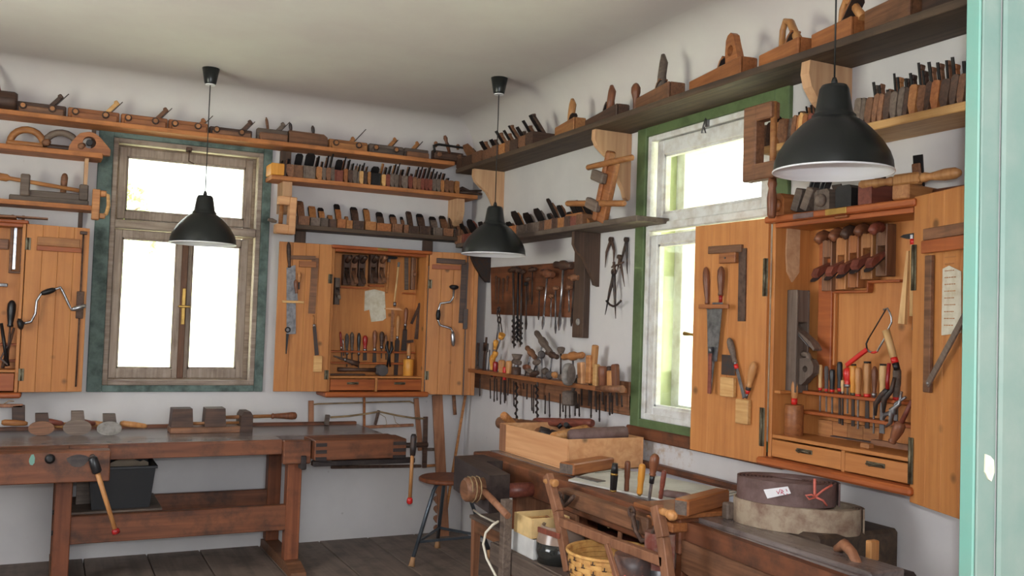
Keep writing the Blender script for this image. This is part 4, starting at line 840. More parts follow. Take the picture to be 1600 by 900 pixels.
for i, (x0, y0, x1, y1, hm, r, lk, ye) in enumerate(rk):
    tool('chisel' if i > 4 else 'screwdriver', '%s tool, %s from left in middle cabinet rack' % (lk, ORD[i]), 'chisel' if i > 4 else 'screwdriver', 'A', .055, (x0, y0), (x1, ye),
         [('shaft', 'iron', 'k', 0, .55, (.03 if i in (5, 6) else .008), (.02 if i in (5, 6) else .007), .004), ('ferrule', 'steel', 'c', .36 if y1 < 547 else .3, .48, r * .75, r * .6), ('handle', hm, 'h', .46, 1, r)], 'screwdrivers and chisels in the middle cabinet rack')
t = tool('pincers', 'black pincers hanging through the middle cabinet rack', 'pincers', 'A', .09, (609, 533), (607, 575), [('jaw', 'iron_black', 't', [(-.012, 0, .0), (-.002, 0, .5), (-.02, 0, .75), (-.014, 0, 1)], [.006, .008, .012, .007]), ('jaw', 'iron_black', 't', [(.012, 0, .05), (.002, 0, .5), (.02, 0, .72), (.012, 0, .98)], [.006, .008, .012, .007])])
tool('wooden_square', 'brown right-angled wooden piece at the right of the rack', 'square', 'A', .07, (646, 533), (634, 534), [('blade', 'tool_dark', 'b', 0, 1, .02, .008)])
t = tool('knife', 'knife with brown handle resting slantwise on the middle rack', 'knife', 'A', .11, (521, 556), (560, 569), [('handle', 'tool_dark', 'c', 0, .5, .020, .013), ('ferrule', 'steel', 'c', .5, .58, .011), ('blade', 'rusty', 'k', .58, 1, .02, .008, .004)])
def drum_mallet(label, W, d, px, pyt, pym, pyb, r, hr, red):
    u, zb = pick(W, px, pyb, d); zm = pick(W, px, pym, d)[1]; zt = pick(W, px, pyt, d)[1]
    t = T('carving_mallet', label, 'mallet', W, u, d, zb)
    MB().lathe((0, 0, 0), (0, 0, zm - zb), [(0, r * .93), (.03, r), (.97, r), (1, r * .93)], 24).obj('head', 'handle_gold' if not red else 'tool_orange', t)
    h = zm - zb; H_ = zt - zb; MB().lathe((0, 0, h), (0, 0, H_), [(0, hr * .8), (.2, hr * .8), (.3, hr), (.6, hr * 1.1), (.9, hr * .7), (1, hr * .5)], 12).obj('handle', 'handle', t)
    MB().cyl((0, 0, h), (0, 0, h + (H_ - h) * .22), hr * .95, n=12).obj('collar', 'red_paint' if red else 'steel', t); return t
drum_mallet('pale drum-shaped carving mallet standing in the middle cabinet', 'A', .10, 637.5, 537, 561, 588, .036, .014, False)
t = T('mallet', 'dark round-faced wooden mallet lying in the middle cabinet', 'mallet', 'A', P('A', 594, 588, .12)[0], .12, zs)
MB().lathe((0, -.06, .038), (.0, .03, .038), [(0, .034), (.06, .038), (.9, .038), (1, .034)], 20).obj('head', 'sandpaper', t)
MB().lathe((-.03, -.01, .038), (-.30, .0, .04), [(0, .014), (.5, .012), (1, .015)], 10).obj('handle', 'tool_dark', t)
t = T('wooden_lath', 'thin flat dark lath lying before the drawers shelf, middle cabinet', 'lath', 'A', u0 + .14, .12, zs); MB().box(-.11, .14, -.015, .015, 0, .012, .003).obj('lath', 'tool_dark', t)
def bevel(label, W, d, p0, p1, p2, w, mat):
    t = tool('angle_gauge', label, 'square', W, d, p0, p1, [('stock', mat, 'b', 0, 1, w, .012)]); (a, b), (c, e) = pick(W, *p0, d), pick(W, *p1, d)
    o = wl(W, c, d, e); (f, g) = pick(W, *p2, d); m = MB(); q0 = wl(W, a, d + .01, b) ; q1 = wl(W, f, d + .01, g)
    M = (Matrix.Translation(t.location) @ Matrix.Rotation(FR[W][1], 4, 'Z') @ Matrix.Rotation(t.rotation_euler.y, 4, 'Y')).inverted()
    ey = axes(W)[1]; a_ = M @ q0; b_ = M @ q1; m.bar(a_, b_, w * .8, .004, up=(0, -1, 0)); m.obj('blade', mat, t); return t
bevel('dark open angle gauge on the right inside of middle cabinet', 'A', .10, (656, 474), (650, 530), (642, 506), .024, 'tool_dark')
t = hang('A', P('A', 524, 465, .1)[0] - .0, .10, P('A', 524, 455, .1)[1], 'scrub_plane', 'gray plane hung at left inside wall of middle cabinet'); smoother(t, .18, .035, .045, 'tool_gray', .03, .05, wm='tool_gray')
# tools on its doors
DL = 'D2L'; d = .022
tool('hand_saw', 'hand saw with gray blade and dark handle on left door', 'saw', DL, d, (451, 378), (455, 522), [('blade', 'steel_dull', 'f', [(-.03, 0), (.03, 0), (.04, .75), (-.018, .72)], .002), ('handle', 'tool_dark', 'h', .72, 1.0, .015)])
m = MB(); a = pick(DL, 440, 471, d); b = pick(DL, 474, 473, d)
t = T('wooden_holder', 'pine strip holding the saw on the left door', 'holder', DL, a[0], d + .012, a[1]); MB().box(0, b[0] - a[0], -.008, .004, -.008, .008, .002).obj('strip', 'tool_light', t)
tool('chisel', 'short chisel with blue shank behind the door saw strip', 'chisel', DL, .034, (462, 437), (464, 470), [('shaft', 'steel_dull', 'b', 0, .5, .012, .006), ('handle', 'handle_brown', 'h', .35, 1, .014)])
tool('chisel', 'pale-tipped slim gouge on the left door above saw strip', 'chisel', DL, .028, (468, 425), (467, 452), [('shaft', 'iron', 'b', 0, .5, .01, .006), ('handle', 'tool_tan', 'h', .4, 1, .015)])
tool('scissors', 'small open scissors hanging at foot of the door saw', 'scissors', DL, .035, (450, 511), (447, 553), [('blade', 'iron_black', 'k', 0, .75, .006, .018, .004), ('ring', 'iron_black', 'r', .9, .015, .004)]) 
def square(label, W, d, p_corner, p_short, p_long, w1, w2, m1, m2):
    a, b, c = pick(W, *p_corner, d), pick(W, *p_short, d), pick(W, *p_long, d)
    t = T('try_square', label, 'square', W, a[0], d, a[1]); m = MB(); m.bar((0, 0, 0), (b[0] - a[0], 0, b[1] - a[1]), w1, .016, .002, up=(0, -1, 0)); m.obj('stock', m1, t)
    m = MB(); m.bar((0, .003, 0), (c[0] - a[0], .003, c[1] - a[1]), w2, .006, .0, up=(0, -1, 0)); m.obj('blade', m2, t); return t
square('brown try square with wide blade on the cabinet left door', DL, d, (493, 403), (453, 402), (487, 490), .025, .045, 'tool_brown', 'tool_brown')
t = T('wooden_holder', 'small pine block holding the try square on left door', 'holder', DL, pick(DL, 467, 411, d)[0], .03, pick(DL, 467, 411, d)[1]); MB().box(0, .11, -.01, .008, -.025, .015, .002).obj('block', 'tool_orange', t)
tool('file', 'flat gray file with white ferrule at lower left door', 'file', DL, d, (490, 498), (495, 555), [('blade', 'iron', 'k', 0, .78, .026, .022, .004), ('ferrule', 'steel', 'c', .78, .85, .009), ('handle', 'tool_tan', 'c', .83, 1.1, .006)])
t = T('wooden_holder', 'pale holder block at foot of the door file', 'holder', DL, pick(DL, 490, 556, d)[0], .022, pick(DL, 490, 581, d)[1]); MB().box(0, .055, -.012, .004, 0, .105, .002).obj('block', 'tool_light', t)
DR = 'D2R'
square('dark try square on the right door of middle cabinet', DR, .022, (727, 410), (682, 407), (722, 505), .035, .05, 'tool_dark', 'tool_dark')
t = T('wooden_holder', 'orange ledge under the dark square on the right door', 'holder', DR, pick(DR, 675, 414, .02)[0], .022, pick(DR, 675, 418, .02)[1]); MB().box(0, .2, -.014, .004, -.01, .022, .002).obj('ledge', 'pine_red', t)
def brace(label, W, d, pts, head, chuck, hmat='steel', wood_='iron_black'):
    Q = [pick(W, x, y, d) for x, y in pts]; a = Q[0]; t = T('hand_brace', label, 'brace', W, a[0], d, a[1])
    m = MB(); m.tube([(x - a[0], -.012, z - a[1]) for x, z in Q], .0075, 8); m.obj('crank', hmat, t)
    k = grip_i = len(Q) // 2; p, q = Q[grip_i - 1], Q[grip_i]; pp = [Vector((v[0] - a[0], -.012, v[1] - a[1])) for v in (p, q)]
    MB().lathe(pp[0], pp[1], [(0, .009), (.15, .014), (.5, .017), (.85, .014), (1, .009)], 12).obj('grip', wood_, t)
    pp = [Vector((v[0] - a[0], -.012, v[1] - a[1])) for v in (Q[0], Q[1])]; ax = (pp[0] - pp[1]).normalized()
    MB().lathe(pp[0] + ax * .02, pp[0] - ax * .012, [(0, .02), (.3, .034), (.7, .03), (1, .012)], 16).obj('head', wood_, t)
    pp = [Vector((v[0] - a[0], -.012, v[1] - a[1])) for v in (Q[-2], Q[-1])]; MB().lathe(pp[0], pp[1], [(0, .009), (.2, .014), (.6, .016), (.9, .012), (1, .005)], 12).obj('chuck', 'steel', t)
    return t
brace('steel hand brace with dark grip on the right cabinet door', DR, .035, [(709, 450), (708, 465), (703, 472), (688, 474), (685, 484), (684, 500), (687, 508), (704, 513), (707, 518), (708, 541)], None, None)
m = MB(); a = pick(DR, 728, 485, .02); t = T('door_bolt', 'dark sliding bolt on the right door edge strip', 'bolt', DR, a[0], .04, a[1] - .13); MB().box(-.02, .012, -.008, .003, 0, .14, .002).box(-.006, .002, -.004, .003, -.46, .6).obj('bolt', 'iron', t)

# --- left cabinet, cut by the photograph's edge
u0, u1 = -3.575, -2.885; z0, z1 = 1.018, 1.985
cab1 = cabinet('open tool cabinet at left edge with brace on its door', 'A', u0, u1, z0, z1, .20, P('A', 10, 578, .2)[1], .34, z0 + .008, .03, .018)
MB().box(-.02, .64, -.32, -.02, z1 + .022, z1 + .03, .002).box(.2, .8, -.25, -.18, z1 + .031, z1 + .04, .002).obj('loose_lid', 'tool_brown', cab1)
door(cab1, 'D1', 'A', u0, .69, .20, 1.02, 1.985, .335, 1, -.1, (1.87, 1.12), False, hh=.035)
door(cab1, 'D1L', 'A', u0, 0, .20, 1.02, 1.985, .335, -1, .1, (1.87, 1.12), False, hh=.035)
a = on('A', u0, 2, 538, .07)
MB().box(.019, .67, -.085, -.0205, a[1] - .006, a[1] + .006, .002).obj('tool_rack', 'pine_red', cab1); MB().box(.019, .67, -.085, -.0205, a[1] - .10, a[1] - .088, .002).obj('tool_rack', 'pine_red', cab1)
MB().box(.44, .60, -.05, -.0205, 1.84, 1.90, .003).obj('plane_ledge', 'tool_brown', cab1)
t = T('spirit_level', 'narrow steel-edged level hanging in the left cabinet', 'level', 'A', P('A', 24, 420, .06)[0], .06, P('A', 24, 424, .06)[1])
m = MB(); m.box(-.035, -.02, -.012, .02, 0, .33, .002).box(.02, .035, -.012, .02, 0, .33, .002).box(-.035, .035, -.012, .02, -.012, 0, .002); m.obj('frame', 'tool_brown', t); MB().box(-.018, .0, -.01, .01, .01, .32, .002).obj('strip', 'steel', t)
tool('screwdriver', 'black-handled tool at right side of the left cabinet', 'screwdriver', 'A', .11, (19, 469), (12, 560), [('shaft', 'rusty', 'c', 0, .6, .006), ('handle', 'black_paint', 'h', .54, 1, .024)])
tool('pincers', 'crossed dark pincers hanging in the left cabinet', 'pincers', 'A', .12, (2, 505), (12, 572), [('jaw', 'iron_black', 'c', 0, 1, .012, .009)])
tool('chisel', 'brown chisel crossing the pincers in left cabinet', 'chisel', 'A', .10, (22, 512), (4, 575), [('blade', 'rusty', 'c', 0, 1, .011, .007)])
t = T('marking_gauge', 'pale gauge with steel screw at the left photo edge', 'gauge', 'A', P('A', 6, 446, .08)[0], .08, P('A', 6, 446, .08)[1]); MB().box(-.05, .02, -.01, .01, -.008, .012, .003).obj('bar', 'steel_dull', t)
a = pick('D1', 58, 372, .02)
MB().box(0, .225, -.014, .0, 0, .05, .002).obj('x', 'tool_tan').name = 'tmp'
o = bpy.data.objects['tmp']; o.name = 'ledge'; t = T('wooden_ledge', 'long pale ledge and orange strip on the left cabinet door', 'ledge', 'D1', a[0], .018, pick('D1', 58, 383, .02)[1]); o.parent = t
MB().box(0, .235, -.018, 0, -.03, -.002, .002).obj('ledge_strip', 'pine_red', t)
a = pick('D1', 126, 450, .02); t = T('door_bolt', 'long rusty rod bolt on the left cabinet door edge', 'bolt', 'D1', a[0], .02, 1.05)
MB().cyl((0, -.004, 0), (0, -.004, .91), .005, n=8).obj('rod', 'rusty', t); MB().box(-.02, .02, -.012, 0, .40, .56, .003).obj('slide', 'rusty', t); MB().box(-.02, .02, -.012, 0, .895, .915, .003).obj('keeper', 'iron', t)
brace('bright steel brace with black grip on left cabinet door', 'D1', .05, [(33, 506), (48, 503), (55, 490), (57, 470), (64, 459), (86, 452), (94, 449), (98, 456), (108, 478), (111, 484), (134, 477)], None, None)
bevel('dark bent iron clamp strip hanging low at left edge', 'A', .12, (1, 560), (12, 540), (12, 570), .01, 'iron')
# --- right cabinet on the right wall
D3 = .20; u0, u1 = 3.401, 4.093; z0, z1 = 1.015, 1.935
zs = P('B', 1300, 700, D3)[1] + .012
cab3 = cabinet('open pine tool cabinet on the right wall beside the doorway, two drawers', 'B', u0, u1, z0, z1, D3, zs, P('B', 1316, 725, D3)[0] - u0, z0 + .004, .028, .024, worn=True)
W3c = u1 - u0
door(cab3, 'D3L', 'B', u0, 0.0, D3, .985, 1.955, P('B', 1205, 530, D3)[0] - P('B', 1089, 530, D3 + .02)[0], -1, .05, (1.72, 1.13), False, hh=.075)
door(cab3, 'D3R', 'B', u0, W3c, D3, .965, 1.965, .345, 1, .33, (1.73, 1.10), True, hh=.075)
FR['S3'] = (wl('B', u0 + .018, .02, 0), ROT['B'] + PI / 2)     # inner face of the left side panel
MB().box(.315, .415, -D3 - .038, -D3 - .034, z1 + .0, z1 + .022, .001).obj('name_plate', 'brass', cab3)
MB().box(.15, .255, -D3 - .037, -D3 - .0345, z1 + .0, z1 + .02, .001).obj('label_strip', 'leather_dark', cab3)
MB().box(.34, .40, -D3 - .02, -D3 - .0, z1 - .012, z1 - .002, .003).obj('catch', 'tool_orange', cab3)
def onb(px, py, d): q = pick('B', px, py, d); return q[0] - u0, q[1]
for (xa, ya, xb, yb, nm) in ((1262, 611, 1423, 633, 'tool_rack'), (1262, 643, 1423, 667, 'tool_rack')):
    a = onb(xa, ya, .08); b = onb(xb, yb, .08); zc = (a[1] + b[1]) / 2; MB().box(.05, W3c - .0185, -.095, -.0205, zc - .006, zc + .006, .002).obj(nm, 'pine_red', cab3)
MB().box(.0185, .05, -.19, -.0205, zc - .006 + .075, zc + .006 + .075, .002).obj('tool_rack', 'pine_x', cab3)
a = onb(1303, 456, .04); b = onb(1358, 452, .04); c = onb(1408, 440, .04)
MB().box(a[0], b[0], -.05, -.0205, a[1] - .006, a[1] + .004, .002).box(b[0], c[0], -.05, -.0205, c[1] - .002, c[1] + .008, .002).box(b[0] - .004, b[0] + .003, -.05, -.0205, a[1], c[1], .001).obj('plane_ledge', 'pine_red', cab3)
a = onb(1300, 640, .03); MB().box(a[0] - .01, a[0] + .012, -.0385, -.0205, a[1] + .17, z1 - .07, .003).obj('upright_strip', 'pine_z', cab3)
MB().box(.10, .17, -.05, -.0205, a[1] + .08, z1 - .04, .002).obj('divider_board', 'pine_red', cab3)
a = onb(1278, 668, .04); b = onb(1365, 690, .04)
for k in range(4): x = a[0] + k * .075; MB().box(x, x + .073, -.04, -.0205, zs + .001, zs + .065, .001).obj('block', 'tool_tan', cab3)
def hp3(px, yt, yb, c, hm, i, d=.022, wd=.05, **k):
    u, zt = pick('B', px, yt, .05); zb = pick('B', px, yb, .05)[1]; L = zt - zb
    e = hang('B', u, d, (zt + zb) / 2, 'smoothing_plane', '%s smoothing plane with horn, %s from left in right cabinet' % (cname[c], ORD[i]), 'smoothing planes in the right cabinet')
    m = MB(); plane_body(m, L, wd, .05, .0, bed=.75); m.obj('body', cols[c], e); iron_wedge(e, wd * .72, .05, .0, .085, .06, .75, 'iron', 'tool_red', .003, hw=.026)
    MB().tube([(-L * .42, 0, .045), (-L * .44, 0, .066), (-L * .40, .008, .088), (-L * .34, .018, .112), (-L * .27, .022, .104)], [.019, .019, .021, .018, .008], 8).obj('horn', hm, e)
hp3(1299, 362, 455, 'b', 'handle_brown', 0); hp3(1321, 358, 453, 't', 'handle_brown', 1); hp3(1340, 354, 450, 'o', 'tool_dark', 2); hp3(1361, 352, 437, 't', 'handle_brown', 3, wd=.055); hp3(1384, 350, 432, 'b', 'tool_red', 4)
# planes on the inner left side: a long one below, an empty worn patch above
t = hang('B', u0 + .019, .115, P('S3', 1265, 400, .0)[1], 'plane_sole_board', 'pale worn board at upper left inside of right cabinet', None, 'side')
MB().prism([(-.12, -.03), (.0, -.035), (.07, -.028), (.11, .0), (.07, .035), (-.10, .035), (-.13, .0)], 'z', 0, .008).obj('board', 'bracket_wood', t)
for o_ in (t,): o_['label'] = 'pale worn board at upper left inside of right cabinet'; o_['category'] = 'board'; o_.name = 'worn_board'
a = P('S3', 1262, 455, .0); b = P('S3', 1262, 612, .0); zc = (a[1] + b[1]) / 2; L = a[1] - b[1]
t = hang('B', u0 + .019, .10, zc, 'jack_plane', 'long gray-brown jack plane with looped handle inside the right cabinet', None, 'side')
m = MB(); plane_body(m, L, .07, .055, -.06, bed=.8); m.obj('body', 'tool_gray', t); iron_wedge(t, .048, .055, -.06, .07, .09, .8, 'steel_dull', 'tool_gray')
tote(t, L * .22, .055, 'tool_gray', .075)
m = MB(); m.tube([(L * .12, 0, .05), (L * .13, 0, .085), (L * .22, 0, .105), (L * .30, 0, .10), (L * .34, 0, .075)], [.012, .012, .012, .010, .006], 8); m.obj('horn', 'tool_gray', t)
t = T('wooden_peg', 'short round wooden peg in the inner side of right cabinet', 'peg', 'S3', P('S3', 1236, 480, 0)[0], .0, P('S3', 1236, 480, 0)[1]); MB().cyl((0, 0, 0), (0, -.012, 0), .009, n=14).obj('peg', 'handle_pale', t)
# rack tools
zz = lambda x, y: (1200 + x / 6.667, 560 + y / 6.667)
R3 = [  # x, y top, y handle foot, y tip, handle mat, radius, ring mat, shaft mat, shaft w bottom, w top, look, kind
    (545, 65, 335, 552, 'handle_pale', .0085, 'red_paint', 'steel', .006, .006, 'pale wooden-handled screwdriver', 'p'),
    (610, 80, 345, 556, 'sandpaper', .0085, 'red_paint', 'steel', .006, .006, 'gray-handled screwdriver', 'p'),
    (670, 113, 352, 592, 'black_paint', .011, 'red_paint', 'steel_dull', .006, .006, 'short black-handled screwdriver', 'p'),
    (748, 35, 345, 680, 'black_plastic', .0105, 'red_paint', 'iron', .009, .009, 'tall dark gray-handled screwdriver', 'p'),
    (777, 225, 370, 695, 'handle_pale', .007, 'steel', 'iron', .008, .008, 'half-hidden pale-handled chisel', 'p'),
    (830, 92, 300, 575, 'red_paint', .017, 'steel', 'steel_dull', .006, .006, 'glossy red pear-handled awl', 'h'),
    (888, 62, 392, 708, 'handle_gold', .0125, 'hinge_metal', 'iron', .014, .012, 'yellow-handled chisel with black cap', 'p'),
    (940, 95, 405, 735, 'handle', .0125, 'red_paint', 'steel', .006, .007, 'tan-handled tool with bright hooked shaft', 'p'),
    (1035, 35, 405, 730, 'handle', .0145, 'red_paint', 'iron', .019, .014, 'stout tan-handled chisel with dark cap', 'p'),
    (1112, 80, 397, 782, 'handle_brown', .0115, 'steel', 'steel_dull', .005, .006, 'narrow brown-handled tool', 'h'),
    (1200, 60, 415, 782, 'handle_pale', .0135, 'steel', 'steel_dull', .022, .016, 'pale-handled wide chisel with black cap', 'p'),
    (1345, 105, 435, 650, 'tool_gray', .0145, 'red_paint', 'steel_dull', .016, .014, 'worn gray-handled chisel with red ring', 'p')]
for i, (x, yt, yh, ye, hm, r, rm, smt, wb, wt_, lk, kd) in enumerate(R3):
    H_ = ye - yt; th_ = 1 - (yh - yt) / H_; lean = -2 if i < 9 else -12
    parts = [('shaft', smt, 'k', 0, th_ + .02, wb, wt_, .004), ('ring', rm, 'c', th_, th_ + .11 * (400 / H_) * .35 + .03, r * .8, r * .88), ('handle', hm, kd, th_ + .04, 1, r)]
    if 'cap' in lk: parts.append(('cap', 'iron_black', 'c', .975, 1.005, r * .9))
    tool('chisel' if 'chisel' in lk else 'screwdriver', '%s, %s from left in right cabinet rack' % (lk, ORD[i]), 'chisel' if 'chisel' in lk else 'screwdriver', 'B', .068, zz(x, yt), zz(x + lean, ye), parts, 'chisels and screwdrivers in the right cabinet rack')
zy = lambda x, y: (1200 + x / 4.706, 450 + y / 4.706)
t = tool('coping_saw', 'coping saw with red handle and wire frame in right cabinet', 'saw', 'B', .10, zy(730, 450), zy(575, 570), [('handle', 'red_paint', 'b', 0, 1, .016, .012)])
(ua, za), M = pick('B', *zy(575, 570), .10), (Matrix.Translation(t.location) @ Matrix.Rotation(ROT['B'], 4, 'Z') @ Matrix.Rotation(t.rotation_euler.y, 4, 'Y')).inverted()
def loc(x, y, d): q = pick('B', x, y, d); return M @ wl('B', q[0], d, q[1])
MB().tube([loc(*zy(*q), .10) for q in ((728, 450), (745, 468), (778, 474), (805, 462), (835, 410), (858, 370), (885, 300), (908, 255), (908, 215), (895, 180), (880, 150), (850, 160))], .0035, 7).obj('frame', 'steel', t)
MB().tube([loc(*zy(*q), .10) for q in ((728, 450), (722, 410), (740, 370))], .0032, 6).tube([loc(*zy(740, 370), .10), loc(*zy(868, 155), .10)], .0025, 5).obj('blade', 'iron_black', t)
MB().tube([loc(*zy(*q), .10) for q in ((762, 474), (780, 475), (802, 466))], .0045, 7).obj('red_sleeve', 'red_paint', t); MB().cyl(loc(*zy(635, 522), .088), loc(*zy(635, 522), .092), .006, n=12).obj('rivet', 'brass', t)
tool('carving_knife', 'tall knife with worn beige handle and red ring, right cabinet', 'knife', 'B', .11, zy(868, 312), zy(950, 600), [('handle', 'handle_pale', 'c', .30, 1, .0125, .014), ('ring', 'red_paint', 'c', .16, .30, .0125), ('ferrule', 'iron_black', 'c', 0, .16, .011, .012)])
t = tool('pincers', 'dark pincers with red grips hanging on the right rack', 'pincers', 'B', .115, zz(1285, 60), zz(1135, 605), [('grip', 'red_dark', 't', [(-.010, 0, 1), (.002, 0, .7), (.012, 0, .55)], .007), ('jaw', 'iron', 't', [(.012, 0, .55), (-.004, 0, .40), (-.02, 0, .2), (-.008, 0, 0)], [.008, .011, .009, .005]), ('jaw', 'iron', 't', [(.028, 0, .80), (.03, 0, .55), (.01, 0, .36), (.022, 0, .12)], [.007, .008, .011, .005])])
tool('pliers', 'bright steel pliers hanging through the right cabinet rack', 'pliers', 'B', .12, zz(1400, 350), zz(1228, 712), [('jaw', 'steel', 't', [(-.004, 0, 1), (.010, 0, .7), (-.006, 0, .45), (.010, 0, .15), (.0, 0, 0)], [.005, .006, .012, .007, .004]), ('jaw', 'steel_dull', 't', [(.02, 0, .95), (-.004, 0, .65), (.006, 0, .45), (-.024, 0, .25), (-.022, 0, .1)], [.005, .006, .011, .007, .004])])
t = tool('wooden_stick', 'long brown round handle leaning across drawers of right cabinet', 'handle', 'B', .17, zz(1500, 440), zz(1290, 875), [('handle', 'handle_brown', 'h', 0, .5, .02), ('shaft', 'tool_red', 'c', .45, 1, .009, .007)])
drum_mallet('orange drum-shaped carving mallet with red collar, right cabinet', 'B', .125, 1240, 587, 632, 683, .036, .0125, True)
HB = [('long slim black hammer with red band hanging at right', (1426, 372), (1421, 506))]
t = tool('hammer', 'pale hammer with black head and red band, right cabinet', 'hammer', 'B', .07, (1427, 367), (1426, 494), [('handle', 'handle_pale', 'c', 0, .90, .011, .010), ('band', 'red_paint', 'c', .88, .95, .0108), ('tip', 'label_paper', 'c', .95, 1.0, .0108), ('head', 'iron_black', 'f', [(-.05, .985), (-.035, 1.01), (.012, 1.02), (.012, .95), (-.02, .955)], .018)])
tool('wooden_stick', 'pale tapered wooden stick beside the hammer, right cabinet', 'handle', 'B', .055, (1420, 392), (1410, 506), [('stick', 'handle_pale', 'k', 0, 1, .028, .008, .014)])
tool('file', 'thin steel rod below the hammer in the right cabinet', 'file', 'B', .06, (1428, 492), (1425, 640), [('cap', 'steel', 'c', .84, 1, .006, .004), ('rod', 'iron_black', 'c', 0, .85, .003)])
q = pick('B', 1280, 683, .12)
t = T('wooden_square', 'flat square with thin steel blade lying above the drawers', 'square', 'B', pick('B', 1363, 688, .12)[0], .12, zs)
MB().box(-.0, .16, -.01, .012, .012, .032, .002).obj('stock', 'tool_brown', t); MB().box(-.19, .0, -.008, .012, .018, .022).obj('blade', 'iron', t); MB().box(-.02, .02, -.04, -.012, .0, .018, .003).obj('block', 'tool_tan', t)
# tools on the left door
DL = 'D3L'; d = .022
square('large try square with dark blade on the right cabinet left door', DL, d, (1160, 388), (1108, 391), (1158, 502), .032, .042, 'tool_brown', 'rusty')
a = pick(DL, 1126, 404, .03); t = T('wooden_holder', 'orange block with nail holding the square on right cabinet', 'holder', DL, a[0], .03, a[1]); MB().box(0, .098, -.012, .01, -.022, .022, .003).obj('block', 'tool_orange', t); MB().cyl((.04, -.012, 0), (.04, -.015, 0), .004, n=8).obj('nail', 'steel_dull', t)
tool('dovetail_saw', 'saw with worn brown handle, left of two on the door', 'saw', DL, .026, (1103, 417), (1110, 615), [('blade', 'steel_dull', 'f', [(-.012, 0), (.004, 0), (.042, .32), (.040, .66), (-.002, .66)], .002), ('ferrule', 'steel', 'c', .66, .72, .006), ('handle', 'handle_brown', 'h', .70, 1.0, .0155)])
tool('dovetail_saw', 'saw with glossy red-brown handle on the left door', 'saw', DL, .038, (1127, 416), (1124, 565), [('blade', 'steel_dull', 'f', [(-.044, 0), (-.014, 0), (.014, .62), (-.05, .62)], .002), ('ferrule', 'red_dark', 'c', .62, .70, .007, .009), ('handle', 'handle_brown', 'h', .69, 1.0, .017)])
a = pick(DL, 1094, 479, .045); b = pick(DL, 1140, 479, .045); t = T('wooden_holder', 'thin orange strip holding the two door saws', 'holder', DL, a[0], .05, a[1]); MB().box(0, b[0] - a[0], -.006, .006, -.009, .009, .002).obj('strip', 'tool_orange', t)
tool('folding_rule', 'narrow brown hinged rule over the saw tip on the door', 'rule', DL, .05, (1110, 542), (1108, 615), [('stock', 'tool_red', 'b', 0, .9, .018, .008), ('hinge', 'steel_dull', 'c', .86, 1, .010)])
a = pick(DL, 1127, 554, .03); b = pick(DL, 1147, 587, .03); t = T('cabinet_scraper', 'dark square steel scraper plate on the left door', 'scraper', DL, a[0], .026, b[1]); MB().box(0, b[0] - a[0], -.002, .002, 0, a[1] - b[1], .001).obj('plate', 'iron', t)
a = pick(DL, 1127, 588, .03); b = pick(DL, 1147, 621, .03); t = T('wooden_holder', 'square pine holder under the scraper on the left door', 'holder', DL, a[0], .024, b[1]); MB().box(0, b[0] - a[0], -.014, .006, 0, a[1] - b[1] - .002, .003).obj('block', 'tool_light', t)
a = pick(DL, 1151, 623, .03); b = pick(DL, 1170, 664, .03); t = T('wooden_holder', 'pine holder block at the feet of rasp and awl', 'holder', DL, a[0], .024, b[1]); MB().box(0, b[0] - a[0], -.014, .006, 0, a[1] - b[1], .003).obj('block', 'tool_light', t)
tool('rasp', 'rasp with gray handle and red ring on the left door', 'rasp', DL, .03, (1139, 528), (1163, 622), [('blade', 'steel_dull', 'b', 0, .5, .016, .005), ('ring', 'red_paint', 'c', .48, .55, .009), ('ferrule', 'steel', 'c', .55, .60, .008), ('handle', 'tool_gray', 'h', .58, 1, .015)])
tool('rasp', 'short tool with bare pale handle and red ring, left door', 'rasp', DL, .032, (1179, 565), (1166, 622), [('shaft', 'steel_dull', 'c', 0, .15, .006), ('ring', 'red_paint', 'c', .12, .24, .007, .010), ('ferrule', 'iron', 'c', .22, .32, .011), ('handle', 'handle', 'h', .30, 1, .017)])
# right door of the right cabinet
DR = 'D3R'; d = .022
a = pick(DR, 1446, 375, d); t = T('wooden_ledge', 'dark and orange ledge at the top of the right door', 'ledge', DR, a[0], d, a[1]); MB().box(0, .27, -.010, .0, -.002, .035, .002).obj('ledge', 'tool_brown', t); MB().box(0, .27, -.016, .0, -.045, -.004, .002).obj('ledge_strip', 'pine_red', t)
a = pick(DR, 1447, 500, d); bz = pick(DR, 1450, 613, d)[1]; t = T('spirit_level', 'long upright brown lath on the right cabinet right door', 'lath', DR, a[0] + .02, d, bz); MB().box(-.018, .018, -.010, .003, 0, pick(DR, 1447, 400, d)[1] - bz, .002).obj('lath', 'tool_brown', t)
tool('sliding_bar', 'slanting gray bar pivoted on the brown lath, right door', 'bar', DR, .04, (1505, 498), (1449, 602), [('bar', 'tool_gray', 'b', 0, 1.1, .022, .008), ('rivet', 'steel', 'c', .02, .05, .006)])
q = [pick(DR, x, y, .019) for x, y in ((1473, 420), (1483, 415), (1502, 424), (1502, 520), (1471, 524))]; t = T('paper_notice', 'yellowed paper list glued on the right cabinet right door', 'paper', DR, q[0][0], .0185, q[-1][1])
m = MB(); m.prism([(x - q[0][0], z - q[-1][1]) for x, z in q], 'y', -.001, 0); m.obj('sheet', 'paper', t)
m = MB(); rnd = random.Random(5)
for r_ in range(11): 
    z = .03 + r_ * .021; x = .012
    while x < .06: w_ = rnd.uniform(.004, .011); m.box(x, x + w_, -.0016, -.0011, z, z + .003); x += w_ + .003
m.obj('writing', 'tool_tan', t)
